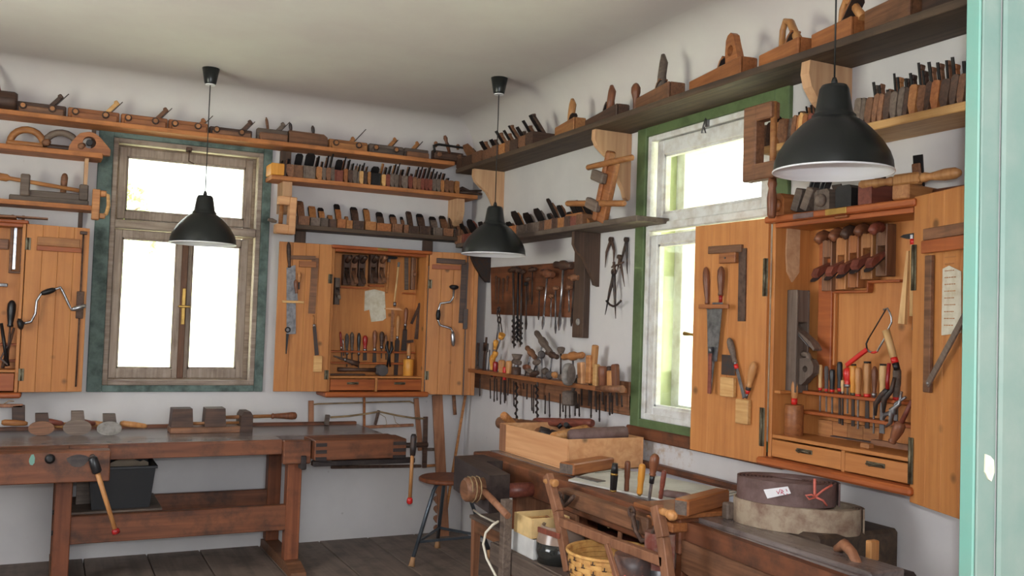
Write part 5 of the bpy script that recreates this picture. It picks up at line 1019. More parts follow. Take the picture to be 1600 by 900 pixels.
# on top of the right cabinet
TZ = z1 + .025
def heel_block(px, c, lab, wd, H, L=.16, ex=0, d=.15, kn=None, cham=.012, tilt=0, name='wooden_plane', sp=-PI / 2):
    u = pick('B', px, 300, d)[0]; t = T(name, lab, 'plane', 'B', u, d, TZ, 'planes on top of the right cabinet', spin=sp)
    m = MB(); m.prism([(-wd / 2, 0), (wd / 2, 0), (wd / 2, H - cham), (wd / 2 - cham, H), (-wd / 2 + cham, H), (-wd / 2, H - cham)], 'x', -L / 2, L / 2); m.obj('body', cols[c], t)
    if ex: m = MB(); m.bar((-.01, 0, H - .02), (-.01 + ex * .55, 0, H + ex * .83), wd * .6, .005, up=(-.8, 0, .6)); m.obj('iron', 'iron', t); m = MB(); m.bar((-.02, 0, H - .02), (-.02 + ex * .4, 0, H + ex * .6), wd * .55, .014, .003, up=(-.8, 0, .6)); m.obj('wedge', 'tool_brown', t)
    if kn: MB().lathe((L / 2 - .002, 0, H * .45), (L / 2 + .02, 0, H * .45), [(0, kn), (.6, kn * 1.0), (1, kn * .5)], 16).obj('knob', 'tool_orange' if c == 'o' else cols[c], t)
    return t
heel_block(1239, 'o', 'reddish plane with round orange knob on right cabinet top', .075, .085, kn=.026, cham=.02)
for px, a in ((1262, .35), (1276, .45)):
    t = T('wooden_plane', 'slim plane leaning %s with bright irons, on right cabinet top' % ('left of its twin' if px == 1262 else 'right of its twin'), 'plane', 'B', pick('B', px, 320, .14)[0], .14, TZ, 'planes on top of the right cabinet', ang=a)
    MB().box(-.018, .018, -.08, .08, 0.012, .10, .004).obj('body', 'tool_gray', t); m = MB(); m.box(-.004, .002, -.03, .0, .09, .17).box(.006, .010, -.02, .01, .09, .15); m.obj('iron', 'steel_dull', t)
heel_block(1309, 'g', 'gray-brown plane with round boss on right cabinet top', .075, .075, kn=.024, ex=.03)
heel_block(1343, 'k', 'dark slate-gray block plane under the lamp rim', .075, .078)
heel_block(1377, 'r', 'reddish small wooden plane right of the slate one', .06, .085, ex=.02)
u = pick('B', 1432, 290, .15)[0]
t = T('handled_plane', 'plane with two turned side handles and tall black iron', 'plane', 'B', u, .15, TZ, spin=-PI / 2 + .12)
m = MB(); m.box(-.09, .09, -.032, .032, 0, .05, .004); m.obj('body', 'tool_tan', t)
m = MB(); m.bar((-.02, 0, .04), (-.005, 0, .16), .036, .006, .001, up=(1, 0, 0)); m.obj('iron', 'iron_black', t); m = MB(); m.bar((-.01, 0, .04), (.004, 0, .13), .03, .012, .003, up=(1, 0, 0)); m.obj('wedge', 'tool_brown', t)
MB().box(.03, .068, -.05, .05, .05, .09, .008).obj('cross_block', 'handle', t)
for s in (-1, 1):
    MB().lathe((.05, s * .048, .07), (.05, s * .19, .072), [(0, .013), (.1, .017), (.25, .012), (.6, .020), (.85, .019), (.97, .010), (1, .003)], 14).obj('handle', 'handle', t)
for s in (-1, 1): MB().lathe((-.05, s * .032, .035), (-.05, s * .21, .03), [(0, .010), (.2, .012), (.6, .017), (.85, .016), (1, .004)], 12).obj('handle', 'handle_brown', t)

# ------------------------------------------------------------------ auger board on the right wall
q = [pick('B', x, y, .02) for x, y in ((767, 418), (913, 408), (911, 497), (768, 491))]
t = T('auger_board', 'brown backboard holding T-handled augers on the right wall', 'board', 'B', q[3][0], .002, q[3][1])
hexa(MB(), [(0, -.02, 0), (q[2][0] - q[3][0], -.02, q[2][1] - q[3][1]), (q[2][0] - q[3][0], 0, q[2][1] - q[3][1]), (0, 0, 0), (q[0][0] - q[3][0], -.02, q[0][1] - q[3][1]), (q[1][0] - q[3][0], -.02, q[1][1] - q[3][1]), (q[1][0] - q[3][0], 0, q[1][1] - q[3][1]), (q[0][0] - q[3][0], 0, q[0][1] - q[3][1])]).obj('board', 'bench_side', t)
ZX = lambda x, y: (700 + x / 4, 350 + y / 4)
AG = 'augers on the auger board'
AU = [(408, 285, 412, 770, .11, .018, .010, 'tool_dark', 'iron', 's', 'longest dark twist auger'), (440, 290, 432, 735, .05, .015, .009, 'tool_dark', 'iron_black', 's', 'black thick-shafted auger'), (462, 300, 452, 760, .06, .014, .010, 'tool_dark', 'iron', 's', 'knotted twist auger'),
      (490, 375, 488, 660, .03, .014, .006, 'iron_black', 'iron', 'k', 'iron-headed thin auger'), (528, 285, 525, 505, .09, .014, .005, 'tool_dark', 'iron', 'k', 'short dark auger with level handle'), (500, 345, 500, 480, .05, .012, .004, 'tool_dark', 'iron', 'k', 'smallest stubby gimlet'),
      (572, 402, 566, 600, .055, .014, .005, 'tool_brown', 'iron', 'k', 'small low auger'), (622, 310, 590, 660, .13, .026, .007, 'handle_brown', 'steel', 'k', 'bright auger with thick brown handle'), (646, 450, 642, 585, .045, .012, .004, 'tool_brown', 'steel', 'k', 'short bright gimlet'),
      (672, 402, 672, 685, .055, .014, .006, 'tool_brown', 'steel_dull', 'k', 'slender auger with twisted tip'), (722, 258, 694, 665, .19, .026, .009, 'tool_dark', 'steel', 'k', 'largest auger with wide dark handle'), (755, 398, 757, 550, .055, .014, .005, 'tool_brown', 'steel', 'k', 'small bright auger'), (788, 335, 770, 640, .10, .018, .006, 'tool_brown', 'iron', 'k', 'auger at the right edge of board')]
for i, (x0, y0, x1, y1, hl, hr, sr, hm, smt, kd, lk) in enumerate(AU):
    pts = [('handle', hm, 'x', 1.0, hl * .5 * 1.1, hr), ('shaft', smt, 'c', .12, 1, sr * .8)]
    pts.append(('bit', smt, 's', .02, .35, sr * 1.1) if kd == 's' else ('bit', smt, 'f', [(-sr * .4, .3), (-sr * 1.7, .12), (0, 0), (sr * 1.7, .12), (sr * .4, .3)], sr * 1.2))
    tool('auger', '%s, %s from left on the auger board' % (lk, ORD[i]), 'auger', 'B', .045 + (.022 if i % 2 else 0), ZX(x0, y0), ZX(x1, y1), pts, AG)
for i, (x, y0, y1) in enumerate(((300, 330, 470), (318, 340, 500), (345, 345, 480), (372, 330, 420))):
    tool('gimlet', 'rusty thin iron bit, %s at left of the auger board' % ORD[i], 'drill bit', 'B', .035, ZX(x, y0), ZX(x - 4, y1), [('shaft', 'rusty', 'k', 0, 1, .006, .01, .006), ('eye', 'rusty', 'r', .97, .010, .003)], 'rusty bits on the auger board')
# dividers and calipers
def divider(lab, W, d, top, l1, l2, w0, curved=0, arc=None, mat='iron'):
    a, b, c = pick(W, *top, d), pick(W, *l1, d), pick(W, *l2, d); t = T('divider_compass', lab, 'compass', W, a[0], d, a[1])
    for k, e in enumerate((b, c)):
        x, z = e[0] - a[0], e[1] - a[1]; s = -1 if k == 0 else 1; mx, mz = x * .5 + s * curved, z * .45
        MB().tube([(0, -.004 * k, 0), (x * .2 + s * curved * .7, -.004 * k, z * .2), (mx, -.004 * k, mz), (x, -.004 * k, z)], [w0, w0 * .9, w0 * .75, .0015], 6).obj('leg', mat, t)
    MB().cyl((0, .006, 0), (0, -.012, 0), w0 * 1.5, n=12).obj('pivot', mat, t)
    if arc: m = MB(); m.tube([((arc[0] + (arc[1] - arc[0]) * f), -.008, arc[2] - .03 * math.sin(PI * f)) for f in (0, .25, .5, .75, 1)], .006, 6); m.obj('arc', mat, t)
    return t
divider('curved-leg iron caliper, upper left of the hanging compasses', 'B', .012, ZX(1022, 98), ZX(982, 272), ZX(1038, 258), .010, .02, mat='rusty')
divider('straight iron compass, upper right of the hanging compasses', 'B', .012, ZX(1118, 98), ZX(1072, 280), ZX(1125, 312), .009)
divider('small middle compass with wing screw on the right wall', 'B', .03, ZX(1074, 205), ZX(1058, 300), ZX(1108, 392), .008, mat='rusty')
tool('thumb_screw', 'rusty wing screw across the small middle compass', 'screw', 'B', .045, ZX(1024, 270), ZX(1098, 238), [('rod', 'rusty', 'c', 0, 1, .005), ('wing', 'rusty', 'x', .8, .025, .009)])
divider('largest iron compass with arc brace, lowest of hanging compasses', 'B', .04, ZX(1040, 300), ZX(982, 568), ZX(1052, 592), .011, 0, (-.06, .085, -.155))

# ------------------------------------------------------------------ long tool rack on the right wall
q = [pick('B', x, y, .02) for x, y in ((732, 598), (984, 597), (984, 642), (732, 604))]
ul, ur = .13, q[1][0]; zl = 1.075; 
t = T('tool_rack', 'long brown wall rack full of tools beside the right window', 'rack', 'B', 0, .002, 0)
MB().box(ul, ur, -.02, 0, 1.045, 1.15, .003).box(ur - .2, ur, -.0205, 0, 1.07, pick('B', 984, 597, .02)[1], .003).obj('back_board', 'tool_brown', t)
zr = pick('B', 860, 597, .12)[1]
m = MB(); m.prism([(ul, -.02), (ul, -.12), (ur - .12, -.12), (ur - .06, -.10), (ur - .03, -.06), (ur - .02, -.02)], 'z', zr - .012, zr + .012); m.obj('rack_shelf', 'tool_orange', t)
ZR = zr + .0125
ZK = lambda x, y: (720 + x / 5, 500 + y / 5)
RG = 'tools standing in the long wall rack'
def rt(name, lab, cat, p0, p1, parts, d=.08): return tool(name, lab, cat, 'B', d, ZK(*p0), ZK(*p1), parts, RG)
rt('chisel', 'dark flat iron bar, leftmost in the long rack', 'chisel', (92, 155), (85, 420), [('blade', 'iron', 'k', .2, 1, .02, .03, .01), ('socket', 'rusty', 'c', 0, .22, .016, .012)])
rt('chisel', 'dark socket chisel with narrow neck in the long rack', 'chisel', (138, 178), (128, 420), [('blade', 'iron', 'k', .45, 1, .018, .032, .008), ('neck', 'iron', 'c', .2, .5, .008), ('socket', 'rusty', 'c', 0, .25, .018, .01)])
rt('chisel', 'widest dark mortise blade with two prongs in long rack', 'chisel', (200, 140), (180, 420), [('blade', 'iron', 'b', 0, .78, .04, .01), ('wing', 'iron', 'b', .62, .86, .07, .010), ('prong', 'iron', 'k', .85, 1.02, .018, .014, .010)])
rt('file', 'thin steel rod behind the dark blades in long rack', 'file', (226, 232), (212, 430), [('rod', 'steel_dull', 'c', 0, 1, .004)])
for i, (p0, p1, lab, off) in enumerate((((320, 120), (262, 285), 'yellow-handled brace bit leaning against rack end', 0), ((300, 0), (272, 205), 'cord-hung awl with yellow pointed handle', 0))):
    t = rt('awl', lab, 'awl', p0, p1, [('shaft', 'steel_dull', 'c', .15, .9, .005), ('handle', 'handle_gold', 'h', -.12, .25, .020), ('top', 'handle_gold', 'c', .85, 1.05, .018, .024) if i == 0 else ('loop', 'iron', 'r', 1, .02, .006)], d=.10 - .03 * i)
rt('awl', 'steel hook rods hanging from dark nail over the rack', 'hook', (296, -80), (325, 110), [('rod', 'iron', 'c', 0, 1, .004), ('rod', 'steel_dull', 't', [(-.03, 0, 1), (-.03, 0, .4), (-.04, 0, .1)], .004), ('loop', 'iron', 'r', 1.0, .018, .006)], d=.06)
rt('chisel', 'short yellow-handled gouge at the left of long rack', 'chisel', (250, 268), (240, 445), [('shaft', 'iron', 'c', 0, .4, .01), ('handle', 'handle_gold', 'h', .3, 1, .02)])
HX = [(272, 325, 268, 440, 'red_dark', .018, 'dark red'), (322, 312, 320, 450, 'handle', .024, 'ringed yellow-brown'), (345, 365, 342, 452, 'red_paint', .014, 'short bright red'), (378, 318, 374, 458, 'handle', .022, 'ringed tan')]
for x0, y0, x1, y1, hm, r, lk in HX: rt('screwdriver', '%s handle standing in the left part of long rack' % lk, 'screwdriver', (x0, y0), (x1 - 6, y1 + 130), [('shaft', 'iron', 'c', 0, .55, .004), ('handle', hm, 'p', .52, 1, r)])
rt('brace_head', 'dark turned wooden head with steel band in long rack', 'brace', (440, 268), (430, 460), [('head', 'tool_gray', 'c', .78, 1, .022, .036), ('neck', 'tool_gray', 'c', .6, .8, .018), ('band', 'steel', 'c', .46, .6, .015), ('body', 'tool_dark', 'c', 0, .48, .032, .03), ('side_arm', 'tool_gray', 'x', .68, .05, .018)], d=.09)
TB = [((645, 175), (560, 430), .115, .022, 'tool_gray', 'tilted large auger with thick dark handle', .95), ((550, 255), (500, 440), .068, .020, 'tool_brown', 'smaller tilted auger with brown tapered handle', 0), ((713, 272), (690, 480), .07, .018, 'tool_dark', 'upright auger with dark left-pointing handle', 0),
      ((782, 280), (778, 470), .0, .02, 'tool_brown', 'round-topped auger standing in rack middle', 0), ((876, 282), (880, 490), .115, .022, 'tool_tan', 'auger with wide tan handle over grinding wheel', 0), ((592, 330), (600, 520), .03, .018, 'tool_gray', 'short stubby-handled gimlet in rack middle', 0), ((630, 270), (635, 480), .014, .022, 'sandpaper', 'gray knob-topped drill in rack middle', 0)]
for i, (p0, p1, hl, hr, hm, lab, tl) in enumerate(TB):
    pts = [('shaft', 'steel_dull', 'c', 0, 1, .005)]
    pts.append(('handle', hm, 'x', 1.0, hl, hr) if hl > .0 else ('knob', hm, 'c', .95, 1.25, .022, .018))
    if i == 3: pts = [('shaft', 'iron', 'c', 0, 1.2, .005), ('knob', 'tool_gray', 'h', 1.1, 1.38, .024)]
    t = rt('auger', lab, 'auger', p0, p1, pts, d=.085)
lowers = [(520, 370, 'handle_brown', 'x', .035, .018), (545, 400, 'tool_gray', 'x', .045, .016), (580, 420, 'tool_dark', 'x', .05, .017), (665, 400, 'tool_gray', 'r', .022, .02), (740, 430, 'handle', 'r', .02, .018), (700, 465, 'sandpaper', 'r', .022, .022), (800, 450, 'tool_gray', 'x', .04, .018)]
for i, (x, y, mt, k, a_, b_) in enumerate(lowers):
    u, z = pick('B', *ZK(x, y), .09); t = T('awl', 'stubby wooden tool handle lying low in rack, %s from left' % ORD[i], 'handle', 'B', u, .095, max(z, ZR + b_ * 1.15), RG, ang=.25 * math.sin(i * 2.1))
    MB().lathe((-a_, 0, 0), (a_, 0, 0), [(0, b_ * .6), (.1, b_ * .9), (.5, b_ * 1.1), (.9, b_ * .9), (1, b_ * .5)], 10).obj('handle', mt, t)
u, z = pick('B', *ZK(868, 425), .13)
t = T('grinding_wheel', 'small round gray grindstone clamped to the front of rack', 'grinder', 'B', u, .15, z, spin=-.95); MB().lathe((0, .015, 0), (.0, -.018, 0), [(0, .060), (.5, .064), (1, .060)], 28).obj('wheel', 'stone', t)
m = MB(); m.tube([(-.06, .03, -.01), (-.09, .02, -.02), (-.05, 0, -.1), (-.13, 0, -.19)], .012, 8).box(-.02, .05, -.02, .05, -.17, -.09, .008); m.obj('bracket', 'tool_gray', t)
RR = [(940, 330, 945, 520, 'raw_pine_x', 'b', .052, 'pale square-edged wooden block'), (1052, 195, 1025, 400, 'handle', 'b', .036, 'tall pale flat stick'), (1010, 275, 1000, 520, 'tool_tan', 'b', .05, 'tan broad stick beside tall one'), (1030, 360, 1015, 530, 'tool_light', 'b', .04, 'pale stick with notch'), (1062, 345, 1050, 525, 'tool_light', 'b', .038, 'pale chisel handle with steel eye'), (1112, 360, 1105, 515, 'handle_brown', 'p', .027, 'brown worn turned handle'),
      (1160, 360, 1162, 500, 'tool_dark', 'p', .016, 'dark slim handle'), (1172, 395, 1170, 520, 'handle', 'b', .045, 'banded orange-white flat handle'), (1205, 345, 1220, 520, 'handle_brown', 'b', .045, 'large leaning brown handle at right end')]
for i, (x0, y0, x1, y1, mt, k, w_, lk) in enumerate(RR):
    rt('chisel', '%s, %s of the right group in long rack' % (lk, ORD[i]), 'chisel', (x0, y0), (x1, y1 + (120 if i % 2 else 150)), [('handle', mt, 'b' if k == 'b' else 'p', .44, 1, w_ if k == 'b' else w_, .03) if k == 'b' else ('handle', mt, 'p', .44, 1, w_), ('blade', 'iron', 'k', 0, .46, .012, .014, .006)], d=.07 + .012 * (i % 3))
t = rt('wooden_stick', 'round brown handle lying at right end of rack', 'handle', (1068, 535), (1262, 540), [('handle', 'tool_brown', 'c', 0, 1, .020, .016)], d=.11)
hang_ = [(150, 470, 595), (228, 470, 615), (262, 470, 640), (280, 470, 630), (312, 475, 660), (338, 475, 650), (352, 475, 632), (412, 490, 675), (435, 500, 775), (488, 505, 540), (518, 510, 620), (552, 515, 710), (570, 520, 730), (592, 520, 760), (660, 600, 735), (690, 580, 762), (778, 590, 760), (795, 600, 720), (820, 590, 765), (848, 600, 765), (895, 580, 750), (922, 590, 755), (1020, 580, 765), (1055, 590, 720), (1085, 590, 795), (1108, 595, 660), (1135, 600, 715), (1160, 600, 745), (1185, 600, 735), (1255, 600, 680)]
for i, (x, y0, y1) in enumerate(hang_):
    fat = i in (8, 13)
    t = tool('drill_bit', 'thin iron bit hanging below the long rack, %s from left' % ORD[i], 'drill bit', 'B', .085 if i % 2 else .06, ZK(x, y0 - 12), ZK(x + (4 if i % 2 else -2), y1), [('bit', 'iron', 's' if fat else 'k', *( (.02, 1, .009) if fat else (.0, 1, .006, .008, .006))), ] + ([('tip', 'iron', 'k', 0, .12, .002, .014, .006)] if not fat else []), 'bits hanging below the long rack')
# ------------------------------------------------------------------ workbench under the left window
ZT = .79
def hpA(px, py, z): p = HP(px, py, z); return p.x, -p.y
def hpB(px, py, z): p = HP(px, py, z); return -p.y, -p.x
t = T('workbench', 'long old workbench under the left window with tail vise and red-tipped levers', 'workbench', 'A', 0, 0, 0)
XB0 = -3.35
m = MB(); m.box(XB0, -.83, -.62, -.10, ZT - .07, ZT, .004); m.box(XB0, -1.50, -.785, -.6205, ZT - .075, ZT, .005); m.obj('bench_top', 'bench_top', t)
m = MB(); m.box(XB0, -1.50, -.80, -.7855, ZT - .085, ZT - .001, .003); m.obj('front_apron', 'bench_side', t)
MB().box(-3.0, -.84, -.098, -.06, ZT - .03, ZT + .018, .004).obj('back_rail', 'bench_side', t)
m = MB()
for k in range(10): x = -2.75 + k * .105; m.box(x, x + .022, -.735, -.72, ZT - .0005, ZT + .0012)
m.obj('dog_holes', 'iron_black', t)
m = MB(); m.box(-1.50, -1.34, -.84, -.79, ZT - .14, ZT - .003, .006); m.obj('vise_shoulder', 'bench_side', t)
m = MB(); m.box(-1.335, -.775, -.90, -.70, ZT - .115, ZT, .005).box(-1.33, -.79, -.69, -.60, ZT - .10, ZT - .004, .004); tv = m.obj('tail_vise', 'bench_side', t)
m = MB()
for z in (.685, .725, .765): m.box(-1.33, -1.265, -.9035, -.9, z - .009, z + .011).box(-.86, -.778, -.9035, -.9, z - .012, z + .008)
m.obj('dovetails', 'bench_black', tv)
m = MB(); m.box(-1.33, -.70, -.86, -.80, .635, .665, .004).box(-1.40, -1.37, -.86, -.78, .62, .70, .004).box(-1.30, -1.22, -.86, -.78, .655, .675, .003); m.obj('guide_rail', 'bench_black', t)
sc_ = MB().cyl((-.775, -.80, .735), (-.60, -.80, .735), .016, n=12).obj('vise_screw', 'tool_dark', t)
lv = MB().cyl((-.745, -.93, .79), (-.76, -.95, .43), .0115, n=12).obj('vise_lever', 'handle', t)
MB().lathe((-.742, -.928, .82), (-.746, -.932, .69), [(0, .012), (.1, .018), (.6, .02), (1, .016)], 12).obj('lever_head', 'iron', lv)
MB().lathe((-.7597, -.9495, .445), (-.7612, -.951, .405), [(0, .012), (.3, .018), (.8, .018), (1, .008)], 14).obj('lever_tip', 'red_paint', lv)
# face vise
m = MB(); m.box(XB0, -2.43, -1.03, -.93, ZT - .16, ZT - .004, .005); m.box(XB0, -2.62, -.93, -.80, ZT - .16, ZT - .002, .003).box(-2.62, -2.43, -.85, -.80, ZT - .10, ZT - .002, .003); fv = m.obj('face_vise', 'bench_side', t)
a = pick('A', 78, 717, 1.035); MB().lathe((a[0], -1.03, a[1]), (a[0], -1.048, a[1]), [(0, .024), (.5, .024), (1, .012)], 14).obj('bolt_head', 'iron_black', fv)
a = pick('A', 50, 717, 1.032); q = [(-.012, .0), (-.004, .02), (.006, .022), (.013, .004), (.012, -.02), (.003, -.032), (-.008, -.028), (-.013, -.012)]
MB().prism([(a[0] + x, a[1] + z) for x, z in q], 'y', -1.0312, -1.0302).obj('paint_blot', 'door_paint', fv)
a = pick('A', 122, 720, 1.032); MB().prism([(a[0] + .05 * math.cos(k) * (1 + .2 * math.sin(3 * k)), a[1] + .032 * math.sin(k)) for k in [i * PI / 7 for i in range(14)]], 'y', -1.0308, -1.0302).obj('dark_stain', 'bench_black', fv)
p0, p1 = pick('A', 145, 716, 1.09), pick('A', 181, 831, 1.09)
lv = MB().cyl((p0[0], -1.09, p0[1]), (p1[0], -1.09, p1[1]), .0125, .011, 12).obj('vise_lever', 'handle', t)
def lerp(a, b, f): return a[0] + (b[0] - a[0]) * f, a[1] + (b[1] - a[1]) * f
a, b = lerp(p0, p1, -.02), lerp(p0, p1, .20); MB().lathe((a[0], -1.09, a[1]), (b[0], -1.09, b[1]), [(0, .014), (.1, .022), (.5, .024), (.9, .024), (1, .018)], 14).obj('lever_head', 'black_paint', lv)
a, b = lerp(p0, p1, .96), lerp(p0, p1, 1.03); MB().lathe((a[0], -1.09, a[1]), (b[0], -1.09, b[1]), [(0, .014), (.2, .02), (.8, .02), (1, .012)], 14).obj('lever_tip', 'red_dark', lv)
MB().cyl((p0[0], -1.08, p0[1]), (p0[0], -1.03, p0[1]), .014, n=10).obj('screw_end', 'iron', lv)
# trestle
for x, yf, nm in ((-1.39, -.64, 0), (-2.63, -.64, 1)):
    MB().box(x - .042, x + .042, yf - .035, yf + .045, .06, ZT - .075, .004).obj('leg', 'bench_leg', t)
    MB().box(x - .042, x + .042, -.15, -.07, .06, ZT - .075, .004).obj('leg', 'bench_leg', t)
    m = MB(); m.prism([(-.86, 0), (-.02, 0), (-.02, .045), (-.12, .06), (-.72, .06), (-.86, .03)], 'x', x - .045, x + .045); m.obj('foot_beam', 'tool_brown', t)
    MB().box(x - .03, x + .03, -.61, -.15, ZT - .13, ZT - .08, .003).obj('top_rail', 'bench_leg', t)
MB().box(-1.44, -1.30, -.68, -.60, .62, .72, .02).obj('corbel', 'bench_leg', t)
MB().box(-2.60, -1.42, -.66, -.615, .235, .385, .004).obj('stretcher', 'bench_side', t)
MB().box(-2.60, -1.42, -.13, -.09, .265, .385, .004).obj('stretcher', 'bench_side', t)
MB().box(-2.588, -2.12, -.614, -.131, .385, .397, .002).obj('lower_board', 'tool_gray', t)
for k in (0, 1): MB().cyl((-2.68, -.64, .30 + k * .11), (-2.655, -.64, .30 + k * .11), .014, n=8).obj('wedge_bolt', 'iron_black', t)
# black crate with cardboard in it
t = T('plastic_crate', 'black open plastic crate with cardboard on the lower board of workbench', 'crate', 'A', -2.335, .40, .398)
def taper_box(m, w0, d0, w1, d1, h, th=.006, floor=True):
    def fr_(w, d, z): return [(-w, -d, z), (w, -d, z), (w, d, z), (-w, d, z)]
    o0, o1, i1, i0 = fr_(w0 / 2, d0 / 2, 0), fr_(w1 / 2, d1 / 2, h), fr_(w1 / 2 - th, d1 / 2 - th, h), fr_(w0 / 2 - th, d0 / 2 - th, th)
    fs = [(3, 2, 1, 0)] + [(i, (i + 1) % 4, 4 + (i + 1) % 4, 4 + i) for i in range(4)] + [(4 + i, 4 + (i + 1) % 4, 8 + (i + 1) % 4, 8 + i) for i in range(4)] + [(8 + i, 8 + (i + 1) % 4, 12 + (i + 1) % 4, 12 + i) for i in range(4)] + [(12, 13, 14, 15)]
    return m.add(o0 + o1 + i1 + i0, fs)
taper_box(MB(), .30, .34, .345, .39, .23).obj('crate_body', 'black_plastic', t)
m = MB(); m.box(-.182, .182, -.205, -.19, .222, .238, .002).box(-.182, .182, .19, .205, .222, .238, .002).box(-.182, -.168, -.19, .19, .222, .238, .002).box(.168, .182, -.19, .19, .222, .238, .002); m.obj('rim', 'black_plastic', t)
t2 = T('cardboard_box', 'torn gray-brown cardboard piece standing inside the black crate', 'cardboard', 'A', -2.31, .36, .41)
MB().prism([(-.12, 0), (.13, 0), (.13, .21), (.10, .225), (.085, .215), (.02, .245), (-.03, .235), (-.12, .19)], 'y', -.006, .006).obj('sheet', 'cardboard', t2)
t2 = T('cardboard_box', 'gray sheet leaning behind the left workbench leg', 'cardboard', 'A', -2.53, .30, .40); MB().box(-.03, .06, -.1, -.09, 0, .2, .002).obj('sheet', 'tool_gray', t2)

# things on the bench
for i, (px, mt, hm1, lab) in enumerate(((64, 'tool_brown', 'tool_tan', 'brown oval-faced press block with pale handle, leftmost on workbench'), (120, 'tool_gray', 'tool_red', 'large gray oval-faced press block with red-brown handle'), (170, 'paper_gray', 'tool_red', 'pale blue-gray oval-faced press block, rightmost of the three'))):
    u, d = hpA(px, 680, ZT); t = T('press_block', lab, 'tool', 'A', u, d, ZT, 'oval press blocks on the workbench')
    s = (1, 1.12, 1)[i]; m = MB()
    vs = []; n = 24; R_ = .066 * s
    m.prism([(R_ * math.cos(2 * PI * k / n), .04 * s + .04 * s * math.sin(2 * PI * k / n)) for k in range(n)], 'y', -.016, .0, True); m.obj('oval_face', 'stone' if i == 2 else mt, t)
    m = MB(); m.prism([(-.03, .03), (.045, .03), (.03, .12 * s), (-.035, .12 * s)], 'y', .0, .06); m.obj('block', 'tool_gray' if i else 'tool_dark', t)
    for k, (dx, zz_, L) in enumerate(((-.2, .07, .13), (.03, .05, .15))):
        MB().lathe((dx if k == 0 else .06, .05, zz_ + (.012 if i else 0)), (dx + L if k == 0 else .06 + L, .06, zz_ - .01), [(0, .010), (.1, .017), (.5, .018), (.9, .014), (1, .008)], 10).obj('handle', (hm1 if k == 0 else 'handle'), t)
u, d = hpA(300, 677, ZT)
t = T('gluing_press', 'wooden press with two trapezoid blocks and screw handle on workbench', 'press', 'A', -2.075, d, ZT)
m = MB(); m.box(0, .47, -.01, .14, 0, .035, .004); m.obj('base', 'tool_brown', t)
for x in (0.005, .195): m = MB(); m.prism([(x, .036), (x + .125, .036), (x + .118, .145), (x + .006, .145)], 'y', .0, .125); m.obj('press_block', 'tool_dark', t)
m = MB(); m.prism([(.40, .001), (.475, .001), (.475, .10), (.46, .125), (.42, .125), (.405, .10)], 'y', -.02, .14); m.obj('nut_block', 'tool_dark', t)
m = MB(); m.cyl((.30, .06, .085), (.66, .06, .09), .011, n=10).cyl((.13, .03, .055), (.4, .03, .055), .009, n=8); m.obj('screw', 'tool_tan', t)
MB().lathe((.60, .06, .089), (.76, .06, .089), [(0, .012), (.06, .019), (.12, .014), (.5, .019), (.8, .024), (.95, .022), (1, .012)], 14).obj('handle', 'handle_brown', t)
# saws standing behind the bench
def wall_poly(name, lab, cat, d, items, W='A', th=.02):
    # items: (part name, material, [(px,py)...], radius/width, kind)
    x0, y0 = items[0][2][0]; a = pick(W, x0, y0, d); t = T(name, lab, cat, W, a[0], d, a[1])
    for nm, mt, pts, r, k in items:
        Q = [pick(W, x, y, d) for x, y in pts]; m = MB()
        if k == 'bar':
            for p, q in zip(Q, Q[1:]): m.bar((p[0] - a[0], 0, p[1] - a[1]), (q[0] - a[0], 0, q[1] - a[1]), r, th, .003, up=(0, -1, 0))
        else: m.tube([(p[0] - a[0], -.004, p[1] - a[1]) for p in Q], r, 6)
        m.obj(nm, mt, t)
    return t
wall_poly('frame_saw', 'larger string-tensioned frame saw hung under the middle cabinet', 'saw', .06, [
    ('saw_arm', 'saw_wood', [(486, 626), (486, 664)], .035, 'bar'), ('saw_arm', 'saw_wood', [(650, 622), (657, 704)], .035, 'bar'), ('string', 'twine', [(489, 632), (497, 631), (530, 630), (600, 628), (640, 627), (646, 630)], .0055, 'tube'),
    ('stretcher', 'saw_wood', [(490, 671), (646, 664)], .02, 'bar'), ('toggle', 'tool_orange', [(569, 621), (569, 666)], .016, 'bar'), ('handle', 'tool_gray', [(665, 702), (682, 702)], .012, 'tube')])
wall_poly('frame_saw', 'smaller frame saw with twisted string and toggle behind workbench', 'saw', .14, [
    ('saw_arm', 'tool_gray', [(512, 648), (510, 664)], .03, 'bar'), ('saw_arm', 'tool_dark', [(665, 651), (663, 731)], .032, 'bar'), ('string', 'twine', [(516, 652), (545, 650), (575, 646), (592, 643), (620, 649), (645, 653), (664, 654)], .007, 'tube'),
    ('toggle', 'tool_dark', [(592, 641), (586, 664)], .018, 'bar'), ('loose_thread', 'twine', [(592, 646), (602, 652), (604, 662), (598, 668)], .002, 'tube'), ('loose_thread', 'twine', [(615, 650), (618, 660), (626, 665)], .002, 'tube'), ('blade', 'rusty', [(517, 730), (658, 728)], .02, 'bar'), ('handle', 'tool_tan', [(666, 728), (679, 727)], .011, 'tube')])
wall_poly('frame_saw', 'saw frame standing at the left edge behind workbench', 'saw', .22, [('saw_arm', 'tool_dark', [(29, 633), (29, 662)], .065, 'bar'), ('stretcher', 'saw_wood', [(-30, 634), (36, 634)], .02, 'bar'), ('string', 'twine', [(5, 632), (14, 626), (22, 627)], .003, 'tube')])
t = wall_poly('notched_board', 'tall brown board with notched edge standing in the corner', 'board', .12, [('board', 'saw_wood', [(683, 617), (694, 845)], .075, 'bar')], th=.022)
m = MB(); o0 = t.location
for k in range(5):
    a = pick('A', 682, 772 + k * 15, .12); m.prism([(a[0] - o0.x - .0, a[1] - o0.z), (a[0] - o0.x - .022, a[1] - o0.z + .028), (a[0] - o0.x - .018, a[1] - o0.z + .045), (a[0] - o0.x + .0, a[1] - o0.z + .055)], 'y', -.01, .01)
